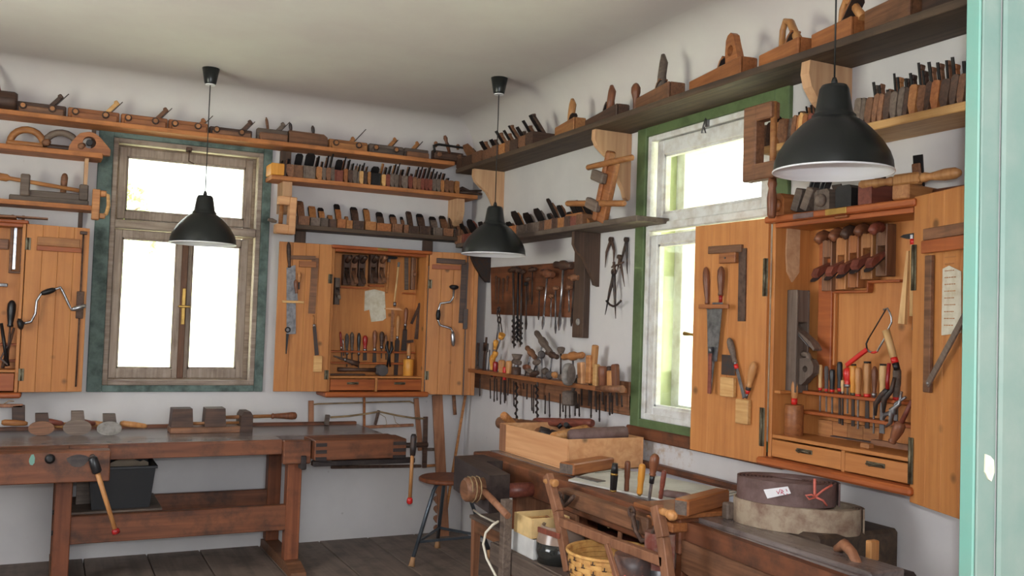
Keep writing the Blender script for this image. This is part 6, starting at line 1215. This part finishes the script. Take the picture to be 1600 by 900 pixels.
m.obj('notched_edge', 'saw_wood', t)
p0, p1 = AP(727, 618, .13), HP(703, 806, .0)
t = empty('wooden_stick', 'thin pale stick leaning in the corner behind the stool', 'stick', (p0.x, p0.y, p0.z)); e = HP(690, 800, 0.14)
q2 = HP(691, 836, .0); MB().bar((0, 0, 0), q2 - p0, .016, .016, .002).obj('stick', 'tool_tan', t)
tool('wooden_stick', 'short rounded dark handle hanging under the middle cabinet', 'stick', 'A', .10, (709, 618), (711, 648), [('stick', 'tool_brown', 'c', 0, 1, .013)])
# stool
t = empty('workshop_stool', 'round wooden stool on three gray tubular legs in the corner', 'stool', (-.415, -.70, 0))
MB().lathe((0, 0, .485), (0, 0, .515), [(0, .165), (.25, .183), (.75, .183), (1, .172)], 40).obj('seat', 'bench_leg', t)
FT = [(-.272, -.128), (.06, .275), (.275, -.10)]
for x, y in FT:
    l = MB().tube([(x * .25, y * .25, .478), (x * .34, y * .34, .47), (x * .42, y * .42, .44), (x * .97, y * .97, .045)], .012, 8).obj('leg', 'stool_steel', t)
    MB().lathe((x * .96, y * .96, .055), (x * 1.0, y * 1.0, 0), [(0, .014), (.4, .015), (1, .021)], 10).obj('rubber_foot', 'rubber_tan', l)
R_ = [(x * .82, y * .82, .14) for x, y in FT]
for i in range(3): MB().bar(R_[i], R_[(i + 1) % 3], .012, .016, .002, up=(0, 0, 1)).obj('stretcher', 'stool_steel', t)
MB().box(-.07, .07, -.02, .02, .47, .486, .003).obj('seat_plate', 'stool_steel', t)

# ------------------------------------------------------------------ workbench along the right wall (local frame of that wall)
ZB = .81
t = T('workbench', 'dark cluttered workbench along the right wall with black vise block', 'workbench', 'B', 0, 0, 0)
MB().box(1.62, 3.44, -.56, -.06, ZB - .06, ZB, .004).box(3.4405, 3.70, -.425, -.06, ZB - .06, ZB, .004).obj('bench_top', 'bench_top', t)
MB().box(1.62, 3.46, -.66, -.5605, ZB - .13, ZB - .002, .006).obj('front_apron', 'bench_side', t)
MB().box(1.62, 3.69, -.058, -.02, ZB - .02, ZB + .028, .003).obj('back_rail', 'bench_side', t)
m = MB(); m.box(3.70, 3.885, -.41, -.02, ZB - .15, ZB + .012, .012); m.obj('end_block', 'shelf_dark', t)
m = MB(); m.prism([(-.835, 1.775), (-.925, 2.395), (-.815, 2.38), (-.755, 1.99), (-.662, 1.99), (-.662, 1.76)], 'z', ZB - .17, ZB); m.v = [Vector((v.y, v.x, v.z)) for v in m.v]; vz = m.obj('vise_block', 'bench_black', t)
a = hpB(742, 762, .73)
m = MB(); m.lathe((2.30, -1.01, .735), (2.30, -.82, .735), [(0, .045), (.06, .056), (.3, .058), (.36, .05), (.5, .052), (.9, .058), (1, .055)], 18); hb = m.obj('screw_hub', 'tool_brown', t)
MB().tube([(2.30 + .059 * math.cos(k * PI / 5), -.99 + .0022 * k, .735 + .059 * math.sin(k * PI / 5)) for k in range(26)], .0035, 5).obj('twine_binding', 'twine', hb)
MB().cyl((2.30, -.93, .745), (2.60, -.93, .67), .0165, .015, 12).obj('vise_lever', 'saw_wood', hb)
MB().cyl((2.3, -.80, .72), (2.3, -.60, .72), .035, n=16).obj('vise_screw', 'tool_red', t)
# near end: sliding vise with its arm
m = MB(); m.box(3.45, 4.26, -.575, -.43, ZB - .07, ZB, .006); m.box(3.45, 4.28, -.60, -.576, ZB - .10, ZB - .012, .004); m.obj('tail_vise', 'bench_top', t)
m = MB(); m.prism([(3.44, ZB - .01), (4.3, ZB - .02), (4.3, ZB - .30), (3.75, ZB - .26), (3.58, ZB - .20), (3.44, ZB - .18)], 'y', -.635, -.60); m.obj('vise_cheek', 'bench_side', t)
m = MB(); m.prism([(3.46, ZB - .075), (4.3, ZB - .095), (4.3, ZB - .3), (3.78, ZB - .265), (3.6, ZB - .21), (3.46, ZB - .185)], 'y', -.65, -.636); m.obj('lower_panel', 'tool_brown', t)
MB().box(4.05, 4.075, -.37, -.33, ZB - .03, ZB + .035, .004).obj('bench_dog', 'handle', t)
m = MB(); m.tube([(4.02, -.46, ZB + .005), (4.06, -.47, ZB + .03), (4.12, -.50, ZB + .02), (4.2, -.52, ZB - .06)], [.014, .018, .016, .014], 8); m.obj('lever', 'saw_wood', t)
MB().box(4.05, 4.25, -.43, -.36, ZB - .11, ZB - .02, .01).obj('vise_arm', 'bench_black', t)
for x in (1.95, 3.3):
    for y in (-.52, -.12): MB().box(x - .045, x + .045, y - .04, y + .04, .05, ZB - .061, .004).obj('leg', 'bench_leg', t)
    MB().box(x - .045, x + .045, -.6, -.04, 0, .05, .004).obj('foot_beam', 'bench_leg', t)
MB().box(1.9, 3.6, -.52, -.06, .40, .425, .003).obj('lower_shelf', 'bench_side', t)
MB().box(1.9, 3.5, -.09, -.07, .425, .70, .003).obj('rear_panel', 'bench_black', t)
a, b = pick('B', 878, 768, .69), pick('B', 1042, 806, .69)
m = MB(); m.box(2.66, 3.34, -.72, -.662, ZB - .085, ZB - .018, .006); m.obj('side_beam', 'tool_brown', t)
for x in (2.72, 3.24): MB().box(x, x + .05, -.7225, -.7205, ZB - .07, ZB - .035, .001).obj('mortise', 'iron', t)
m = MB(); m.prism([(.06 * math.cos(k * PI / 4 + .39), .06 * math.sin(k * PI / 4 + .39)) for k in range(8)], 'z', 0, .13); q = hpB(1078, 822, .79)
m.v = [v + Vector((3.40, -.70, ZB - .185)) for v in m.v]; m.obj('octagonal_block', 'tin_red', t)
m = MB(); m.box(3.30, 3.47, -.70, -.60, ZB - .045, ZB - .012, .004).box(3.20, 3.46, -.69, -.40, ZB + .0, ZB + .018, .003); m.obj('bench_stop', 'tool_orange', t)
# big frame saw in front of the bench
d = .80
wall_poly('frame_saw', 'large brown frame saw standing in front of the right workbench', 'saw', d, [
    ('saw_arm', 'saw_wood', [(856, 742), (872, 800), (889, 893)], .042, 'bar'), ('saw_arm', 'saw_wood', [(1026, 790), (1036, 840), (1048, 930)], .044, 'bar'), ('stretcher', 'saw_wood', [(878, 815), (960, 848), (1040, 878)], .036, 'bar')], W='B', th=.032)
fs_ = bpy.data.objects[[o.name for o in bpy.data.objects if o.get('label', '').startswith('large brown frame saw')][0]]
def onfs(px, py, dd): q = pick('B', px, py, dd); return Vector((q[0] - (-fs_.location.y), -(dd - d), q[1] - fs_.location.z))
a = onfs(864, 754, d); MB().lathe(a + Vector((-.07, 0, .0)), a + Vector((.03, 0, 0)), [(0, .008), (.1, .016), (.4, .02), (.6, .013), (.9, .018), (1, .012)], 12).obj('knob', 'handle', fs_)
a = onfs(1030, 797, d); MB().lathe(a + Vector((.01, -.0, 0)), a + Vector((.095, -.0, -.005)), [(0, .012), (.2, .014), (.4, .012), (.75, .020), (.95, .014), (1, .006)], 12).obj('knob', 'handle', fs_)
MB().bar(onfs(893, 892, d), onfs(948, 925, d), .03, .03, .003).obj('lower_rail', 'saw_wood', fs_)
for k, (pts, lab) in enumerate(([[(876, 776), (884, 790), (892, 782), (898, 775)], 'left'], [[(989, 800), (995, 830), (1004, 845), (1018, 842), (1027, 820), (1020, 800)], 'right'])):
    t = wall_poly('iron_holdfast', 'bent rusty iron hook under the bench beam, %s one' % lab, 'hook', .74, [('hook', 'rusty', pts, .009, 'tube')], W='B')
    a = pick('B', *pts[0], .74); o = -t.location.y; MB().tube([(.018 * math.cos(i * PI / 6), -.006, .018 * math.sin(i * PI / 6)) for i in range(13)], .006, 6).obj('ring', 'rusty', t)
# rack shelf under the bench front with boxes and pots
t = T('low_shelf_rack', 'low weathered board shelf with posts before the right workbench', 'shelf', 'B', 0, 0, 0)
MB().box(2.33, 3.9, -.86, -.565, .475, .497, .003).obj('board', 'tool_gray', t)
MB().box(2.33, 3.9, -.882, -.861, .40, .495, .003).obj('front_board', 'tool_gray', t)
q = pick('B', 793, 780, .90); MB().box(q[0] - .02, q[0] + .025, -.925, -.885, 0, q[1], .003).obj('post', 'tool_gray', t)
MB().box(3.78, 3.82, -.925, -.885, 0, .5, .003).obj('post', 'tool_gray', t)
q0 = pick('B', 800, 760, .60); q1 = pick('B', 872, 800, .60); MB().box(2.03, 2.62, -.60, -.58, .50, .665, .003).obj('side_board', 'saw_wood', t)
def open_box(name, lab, W, u, d, z, lu, ld, h, mt, th=.012, inner=None):
    t = T(name, lab, 'box', W, u, d, z)      # u,d: corner nearest the viewer's left along u, front
    for nm, b in (('bottom_board', (0, lu, 0, ld, 0, th * .6)), ('front_board', (0, lu, 0, th, th * .6 + .0005, h)), ('rear_board', (0, lu, ld - th, ld, th * .6 + .0005, h)), ('end_board', (0, th, th, ld - th, th * .6 + .0005, h)), ('end_board', (lu - th, lu, th, ld - th, th * .6 + .0005, h))):
        MB().box(*b, .0015).obj(nm, mt, t)
    return t
def p2(px, py, d): return pick('B', px, py, d)[0]
open_box('cardboard_box', 'low white cardboard box under the small yellow box', 'B', p2(797, 842, .855), .855, .498, p2(833, 860, .855) - p2(797, 842, .855), .11, .085, 'white_box', .006)
open_box('wooden_box', 'small pale yellow open box with offcuts on the white box', 'B', p2(803, 815, .86), .86, .584, .165, .19, .085, 'box_yellow', .008)
tool('wood_offcut', 'flat brown offcut leaning out of the small yellow box', 'wood', 'B', .70, (846, 805), (875, 825), [('board', 'saw_wood', 'b', 0, 1, .03, .012)])
t = T('wood_offcut', 'pale crossed offcuts lying in the small yellow box', 'wood', 'B', p2(830, 812, .76), .76, .592, ang=.3); MB().box(-.02, .02, -.08, .06, 0, .06, .003).obj('block', 'tool_light', t)
tool('wood_offcut', 'dark red strip lying before the small yellow box', 'wood', 'B', .885, (841, 827), (874, 838), [('strip', 'tool_red', 'b', 0, 1, .022, .008)])
t = T('stoneware_crock', 'black glazed crock with gray band on the low shelf', 'crock', 'B', p2(876, 870, .75), .75, .498)
MB().lathe((0, 0, 0), (0, 0, .155), [(0, .10), (.3, .108), (.55, .106)], 32).obj('pot', 'crock', t)
m = MB(); n = 32; prof = [(.0855, .1065), (.12, .098), (.15, .088), (.155, .084), (.15, .078), (.09, .09)]; vs = []; fs = []
for z, r_ in prof:
    for i in range(n): vs.append((r_ * math.cos(2 * PI * i / n), r_ * math.sin(2 * PI * i / n), z))
for k in range(len(prof) - 1):
    for i in range(n): j = (i + 1) % n; fs.append((k * n + i, k * n + j, (k + 1) * n + j, (k + 1) * n + i))
m.add(vs, fs, True); m.obj('upper_band', 'crock_band', t)
for i, (x, y, a) in enumerate(((-.03, 0, .3), (.03, .02, -.4))):
    q = T('wood_offcut', 'splintered wood scrap sticking out of the black crock, %s' % ('left' if i == 0 else 'right'), 'wood', 'B', p2(876, 870, .75) + x, .75 - y, .60, ang=a); MB().box(-.016, .016, -.006, .006, 0, .09, .002).obj('scrap', 'tool_light', q)
t = T('wicker_basket', 'honey-coloured woven basket with dark burnt ticks', 'basket', 'B', p2(955, 885, .76), .76, .498)
m = MB(); n = 48
for r_ in range(7):
    for i in range(n):
        a0, a1 = 2 * PI * i / n, 2 * PI * (i + 1) / n; off = .004 if (i // 2 + r_) % 2 else 0; z = .004 + r_ * .019; R0 = .15 + .02 * r_ / 7
        m.add([((R0 + off) * math.cos(a0), (R0 + off) * math.sin(a0), z), ((R0 + off) * math.cos(a1), (R0 + off) * math.sin(a1), z), ((R0 + off) * math.cos(a1), (R0 + off) * math.sin(a1), z + .018), ((R0 + off) * math.cos(a0), (R0 + off) * math.sin(a0), z + .018),
               ((R0 - .005) * math.cos(a0), (R0 - .005) * math.sin(a0), z), ((R0 - .005) * math.cos(a1), (R0 - .005) * math.sin(a1), z), ((R0 - .005) * math.cos(a1), (R0 - .005) * math.sin(a1), z + .018), ((R0 - .005) * math.cos(a0), (R0 - .005) * math.sin(a0), z + .018)],
              [(0, 1, 2, 3), (7, 6, 5, 4), (3, 2, 6, 7), (1, 0, 4, 5), (0, 3, 7, 4), (2, 1, 5, 6)])
o = m.obj('weave', 'wicker', t); o['kind'] = 'stuff'
m = MB()
for r_ in range(7):
    for i in range(0, n, 4):
        a = 2 * PI * (i + (2 if r_ % 2 else 0) + .5) / n; R0 = .1555 + .02 * r_ / 7; z = .004 + r_ * .019; c, s = math.cos(a), math.sin(a)
        m.cyl((R0 * c, R0 * s, z), (R0 * c, R0 * s, z + .014), .0028, n=5).cyl((R0 * c - .008 * s, R0 * s + .008 * c, z + .001), (R0 * c + .008 * s, R0 * s - .008 * c, z + .001), .0022, n=5)
o = m.obj('dark_ticks', 'wicker_dark', t); o['kind'] = 'stuff'
MB().tube([(.172 * math.cos(i * PI / 20), .172 * math.sin(i * PI / 20), .138) for i in range(41)], .007, 8).obj('rim', 'wicker', t)
t = T('enamel_pot', 'dark round pot with red dotted rim in the basket', 'pot', 'B', p2(988, 868, .80), .80, .575)
MB().lathe((0, 0, 0), (0, 0, .10), [(0, .055), (.1, .066), (.6, .070), (1, .064)], 28).obj('pot_body', 'tin_dark', t)
m = MB()
for i in range(14): a = PI + i * PI / 13 * 1.0; m.box(.068 * math.cos(a) - .004, .068 * math.cos(a) + .004, .068 * math.sin(a) - .004, .068 * math.sin(a) + .004, .018 + (i % 2) * .012, .026 + (i % 2) * .012, .002)
m.obj('red_dots', 'ribbon_red', t)
tool('wood_offcut', 'slanting upright stick in front of the woven basket', 'stick', 'B', .90, (948, 850), (968, 915), [('stick', 'saw_wood', 'b', 0, 1, .022, .016)])
for i, (p0, p1, mt, w_, lab) in enumerate((((952, 797), (951, 825), 'handle_pale', .010, 'short pale chisel tip showing below the bench beam'), ((972, 805), (968, 842), 'saw_wood', .024, 'upright brown lath below the bench beam'), ((996, 811), (994, 832), 'handle_pale', .012, 'pale stick end below the right bench hook'),
                                        ((884, 828), (950, 862), 'tool_tan', .02, 'long slanting lath behind the frame saw stretcher'))):
    tool('wood_offcut', lab, 'wood', 'B', .62, p0, p1, [('lath', mt, 'b', 0, 1, w_, .01)])
t = T('wooden_tub', 'dark red-brown shallow box on the lower bench shelf', 'box', 'B', 2.75, .40, .426); MB().box(-.25, .35, -.1, .12, 0, .12, .006).obj('box', 'tool_red', t)
t = T('wood_pile', 'jumbled brown offcuts at right end of the lower bench shelf', 'wood', 'B', 3.2, .42, .426); m = MB(); m.box(-.14, .18, -.12, -.07, 0, .10, .006).box(-.12, .2, -.05, .02, 0, .16, .006); m.obj('offcuts', 'tool_brown', t)
t = T('metal_jug', 'gray metal jug behind the frame saw arm', 'jug', 'B', p2(1024, 850, .72), .70, .498); MB().lathe((0, 0, 0), (0, 0, .2), [(0, .05), (.1, .058), (.6, .052), (.8, .036), (1, .04)], 20).obj('jug_body', 'steel_dull', t); MB().tube([(.05, -.01, .04), (.085, -.02, .07), (.085, -.02, .13), (.04, 0, .17)], .006, 7).obj('handle', 'steel_dull', t)
# small table at the far end of the bench
t = T('small_table', 'small gray-brown wooden side table below the black vise block', 'table', 'B', 1.53, .63, 0)
MB().box(0, .44, 0, .36, .43, .45, .004).obj('table_top', 'tool_gray', t); MB().box(.02, .42, .015, .035, .36, .429, .002).obj('apron', 'tool_brown', t)
for x in (.03, .41):
    for y in (.03, .33): m = MB(); hexa(m, [(x - .014, y - .014, 0), (x + .014, y - .014, 0), (x + .014, y + .014, 0), (x - .014, y + .014, 0), (x - .022, y - .02, .429), (x + .022, y - .02, .429), (x + .022, y + .02, .429), (x - .022, y + .02, .429)]); m.obj('leg', 'saw_wood', t)
t = T('cloth_bundle', 'pale rolled cloth bundle lying behind the side table legs', 'cloth', 'B', 2.2, .42, .0)
m = MB(); m.lathe((0, -.1, .20), (0, .2, .22), [(0, .05), (.1, .08), (.5, .085), (.9, .08), (1, .05)], 16); m.obj('bundle', 'cloth_gray', t); MB().box(-.12, .12, -.15, .22, 0, .115, .01).obj('board', 'tool_gray', t)
p = [HP(740, 797, .46), HP(752, 806, .456), HP(775, 817, .456)]; e = [(778, 815, .95), (770, 820, .98), (759, 832, 1.0), (755, 850, 1.0), (760, 872, .99), (772, 895, .98), (782, 915, .97)]
pts = p + [BP(x, y, dd) for x, y, dd in e]; t = empty('power_cable', 'white electric cable looping down beside the side table', 'cable', pts[-1])
MB().tube([q - pts[-1] for q in pts], .0055, 8).obj('cable', 'cable_white', t)

# ------------------------------------------------------------------ on the right workbench
u0_, d0_ = hpB(768, 704, ZB); lu = 2.345 - 1.63
t = open_box('wooden_box', 'large pale pine box of tool handles on the right workbench', 'B', 1.625, .505, ZB + .0005, .735, .44, .148, 'raw_pine_x', .013)
MB().box(-.001, .014, -.0015, -.0002, .003, .146).box(.0, .075, -.0018, -.0004, .003, .146, .0005).obj('dark_end_stain', 'saw_wood', t)
MB().box(.02, .70, .02, .42, .012, .10, .0).obj('filling', 'tool_brown', t)
def along(name, lab, cat, d, p0, p1, prof, mt, extra=None, group=None):
    (a, b), (c, e) = pick('B', *p0, d[0]), pick('B', *p1, d[1]); t = T(name, lab, cat, 'B', a, d[0], b, group)
    MB().lathe((0, 0, 0), (c - a, -(d[1] - d[0]), e - b), prof, 14).obj('handle', mt, t)
    if extra: extra(t, Vector((c - a, -(d[1] - d[0]), e - b)))
    return t
BG = 'plane and tool handles heaped in the pine box'
rp = lambda r: [(0, r * .9), (.04, r), (.45, r), (.5, r * .8), (.55, r), (.95, r), (1, r * .75)]
along('wooden_spindle', 'red-brown grooved roller lying across the back of pine box', 'handle', (.22, .12), (836, 659), (926, 661), rp(.024), 'tool_red', lambda t, v: MB().cyl(v * .52, v * .53 + Vector((-.02, -.03, -.03)), .012, n=8).obj('peg', 'iron_black', t), BG)
along('wooden_spindle', 'orange-brown stick slanting out of pine box at left', 'handle', (.45, .30), (786, 648), (815, 676), [(0, .02), (.1, .024), (.9, .021), (1, .01)], 'tool_tan', None, BG)
along('wooden_spindle', 'gray-brown block handle behind the slanting stick', 'handle', (.36, .26), (780, 660), (840, 668), rp(.036), 'tool_brown', None, BG)
along('wooden_spindle', 'brown crooked handle in the middle of pine box', 'handle', (.33, .24), (808, 666), (858, 682), rp(.032), 'tool_brown', None, BG)
along('wooden_spindle', 'dark iron-ended handle lying in the pine box', 'handle', (.40, .30), (842, 675), (874, 684), rp(.032), 'bench_black', None, BG)
along('wooden_spindle', 'pale-topped tapered handle resting on the box edge', 'handle', (.46, .22), (864, 684), (918, 671), rp(.028), 'handle', None, BG)
along('wooden_spindle', 'gray-purple spindle with steel stud on the box edge', 'handle', (.42, .14), (888, 683), (980, 676), [(0, .03), (.05, .038), (.5, .038), (.95, .034), (1, .028)], 'leather_dark', lambda t, v: MB().lathe(v * .48 + Vector((0, -.037, .008)), v * .48 + Vector((0, -.046, .008)), [(0, .010), (1, .006)], 12).obj('stud', 'steel', t), BG)
along('wooden_spindle', 'short black plug with pale tip beside the roller', 'handle', (.30, .24), (884, 663), (893, 672), rp(.014), 'black_paint', None, BG)
# sheet with turning tools
sh_ = [hpB(x, y, ZB) for x, y in ((888, 752), (952, 732), (1160, 772), (1080, 793))]
a = sh_[0]; t = T('drawing_board', 'pale gray flat board with dark lines on the bench', 'board', 'B', a[0], a[1], ZB + .0005)
m = MB(); m.prism([(q[0] - a[0], -(q[1] - a[1])) for q in sh_], 'z', 0, .008); m.obj('board', 'paper_gray', t)
m = MB()
for (p, q) in (((925, 738), (968, 732)), ((930, 742), (985, 736)), ((1110, 775), (1150, 768)), ((1115, 780), (1160, 770)), ((1060, 745), (1150, 768))):
    P0, P1 = hpB(*p, ZB), hpB(*q, ZB); m.bar((P0[0] - a[0], -(P0[1] - a[1]), .0085), (P1[0] - a[0], -(P1[1] - a[1]), .0085), .004, .001, up=(0, 0, 1))
m.obj('dark_line', 'ink', t)
t = T('sky_reflection', 'pale lilac sheet painted as sky reflection along the back of right bench', 'paper', 'B', 2.40, .10, ZB + .0003); MB().box(0, 1.15, -.28, .03, 0, .0015).obj('sheet', 'sky_sheen', t)  # flat sheet coloured to stand in for sky reflected in the bench top
def stand(name, lab, cat, px, yt, yb, d, parts):
    d = hpB(px[1], yb, ZB + .0095)[1]; return tool(name, lab, cat, 'B', d, (px[0], yt), (px[1], yb), parts, 'turning tools standing in the bench board')
stand('carving_tool', 'black and brass-banded handle standing leftmost in bench board', 'chisel', (961, 958), 724, 768, .42, [('handle', 'black_paint', 'k', .05, .6, .016, .026, .022), ('band', 'brass', 'c', .58, .66, .0155), ('knob', 'black_paint', 'c', .66, 1, .016, .012), ('base', 'brass', 'c', 0, .06, .014)])
stand('carving_tool', 'slim brown turned handle standing second in bench board', 'chisel', (981, 979), 720, 767, .42, [('handle', 'handle_brown', 'p', .0, 1, .0125)])
stand('carving_tool', 'golden ribbed handle standing in middle of bench board', 'chisel', (1004, 999), 725, 774, .42, [('handle', 'handle_gold', 'p', .05, 1, .0145), ('ferrule', 'brass', 'c', 0, .07, .008)])
stand('carving_tool', 'tall glossy dark handle with steel blade, tallest on bench', 'chisel', (1024, 1014), 709, 783, .44, [('blade', 'steel', 'k', 0, .40, .014, .016, .004), ('socket', 'black_paint', 'c', .38, .56, .010, .011), ('handle', 'handle_brown', 'h', .54, 1, .020)])
stand('carving_tool', 'reddish plain turned handle standing rightmost in board', 'chisel', (1038, 1032), 735, 779, .46, [('handle', 'tool_red', 'p', .0, 1, .0105)])
(a, b) = hpB(1058, 786, ZB); t = T('oilstone', 'dark flat knife-shaped stone lying by the brown block', 'stone', 'B', a - .10, b, ZB + .009); m = MB(); m.lathe((-.02, 0, .012), (.14, .07, .014), [(0, .008), (.2, .015), (.7, .016), (1, .006)], 10); m.obj('handle', 'leather_dark', t)
def rbox(name, lab, cat, c0, c1, wd, h, z, mt, bev=.006, grain=True):
    (a, b), (c, e) = hpB(*c0, z), hpB(*c1, z); L = math.hypot(c - a, e - b); t = T(name, lab, cat, 'B', a, b, z, spin=math.atan2(-(e - b), c - a))
    MB().box(0, L, 0, wd, 0.0005, h, bev).obj('block', mt, t); MB().box(-.0008, .0, bev, wd - bev, bev, h - bev).obj('end_grain', 'tool_gray', t); return t
rbox('wooden_block', 'reddish brown square-edged block at the right of bench board', 'block', (1075, 809), (1140, 790), .06, .062, ZB + .018, 'tool_orange')
rbox('wooden_block', 'pale-topped block with gray end before the pine box', 'block', (896, 744), (960, 733), .085, .055, ZB + .009, 'tool_orange')
t = T('scraper_blade', 'flat gray metal scraper lying before the pale block', 'scraper', 'B', *hpB(898, 748, ZB), ZB + .0087); m = MB(); m.prism([(0, 0), (.16, .02), (.15, .07), (.02, .05)], 'z', 0, .004); m.obj('plate', 'steel_dull', t)
a = hpB(1132, 812, ZB); t = T('bench_dog', 'short square gray bench dog beside the brown block', 'bench dog', 'B', a[0], a[1], ZB); MB().box(-.02, .015, -.0, .04, 0, .062, .006).obj('dog', 'tool_gray', t)
# leather belt coils
def coil(m, R0, R1, turns, h, sx, sy, n=40, thk=.006, rot=0.0, open_=True):
    N = int(turns * n); vs = []; fs = []
    for k in range(N + 1):
        f = k / N; a = 2 * PI * turns * f + rot; r = R0 + (R1 - R0) * f
        for rr, z in ((r, 0), (r, h), (r - thk, h), (r - thk, 0)): vs.append((rr * sx * math.cos(a), rr * sy * math.sin(a), z))
    for k in range(N):
        for i in range(4): j = (i + 1) % 4; fs.append((k * 4 + i, k * 4 + j, (k + 1) * 4 + j, (k + 1) * 4 + i))
    fs += [(0, 1, 2, 3), (N * 4 + 3, N * 4 + 2, N * 4 + 1, N * 4)]; m.add(vs, fs, False)
a = hpB(1257, 812, ZB); cu, cd_ = 3.69, .32
t = T('leather_belt', 'large pale gray-brown leather belt ring lying on the bench', 'belt', 'B', cu, cd_, ZB + .0005, spin=.6)
m = MB(); coil(m, .232, .19, 4, .088, 1.0, .60); m.obj('belt_coil', 'leather_gray', t)
t = T('leather_belt', 'coiled dark leather belt tied with red ribbon, upper one', 'belt', 'B', cu - .02, cd_ + .03, ZB + .0895, spin=.6)
m = MB(); coil(m, .185, .045, 10, .08, 1.0, .66); m.obj('belt_coil', 'leather_dark', t)
MB().cyl((0, 0, .001), (0, 0, .074), .05, n=24).obj('coil_core', 'leather_dark', t)
uB = Matrix.Translation(t.location) @ Matrix.Rotation(t.rotation_euler.z, 4, 'Z'); uI = uB.inverted()
def onbelt(px, py, lift=.0025):
    # where the sight line meets the outer side of the upper coil
    v = ray(px, py); o_ = uI @ CAM; dd = (uI.to_3x3() @ v); A_, B_ = .185 + lift, .185 * .66 + lift
    qa = (dd.x / A_) ** 2 + (dd.y / B_) ** 2; qb = 2 * (o_.x * dd.x / A_ ** 2 + o_.y * dd.y / B_ ** 2); qc = (o_.x / A_) ** 2 + (o_.y / B_) ** 2 - 1
    D_ = qb * qb - 4 * qa * qc; return o_ + dd * ((-qb - math.sqrt(max(D_, 0))) / (2 * qa))
g = [(1193, 765), (1231, 760), (1236, 771), (1199, 779)]
m = MB(); n = 6; vs = []
for k in range(n + 1):
    f = k / n
    for (x0, y0), (x1, y1) in ((g[3], g[2]), (g[0], g[1])): vs.append(onbelt(x0 + (x1 - x0) * f, y0 + (y1 - y0) * f, .003))
vs2 = [v * 1.0 for v in vs]; m.add(vs, [(2 * k, 2 * k + 2, 2 * k + 3, 2 * k + 1) for k in range(n)]); m.obj('paper_label', 'label_paper', t)
m = MB()
for (ax, ay, bx, by) in ((1213, 767, 1216, 771), (1216, 772, 1219, 764), (1221, 765, 1220, 772), (1221, 765, 1224, 768), (1224, 768, 1221, 770), (1222, 770, 1226, 773), (1228, 764, 1230, 768), (1229, 771, 1231, 773)): m.tube([onbelt(ax, ay, .004), onbelt(bx, by, .004)], .0011, 5)
m.obj('red_writing', 'ink_red', t)
rb = MB(); rb.tube([onbelt(1273, y, .005) + Vector((0, 0, z)) for y, z in ((748, .0), (756, 0), (768, 0), (778, 0))], .005, 6)
rb.tube([onbelt(1274, 777, .006), onbelt(1264, 780, .012), onbelt(1259, 774, .012), onbelt(1268, 773, .01), onbelt(1274, 777, .006)], .0035, 6)
rb.tube([onbelt(1274, 776, .006), onbelt(1286, 766, .006), onbelt(1300, 758, .005)], .004, 6).tube([onbelt(1275, 777, .006), onbelt(1286, 782, .008), onbelt(1292, 790, .006)], .004, 6)
rb.obj('ribbon', 'ribbon_red', t)
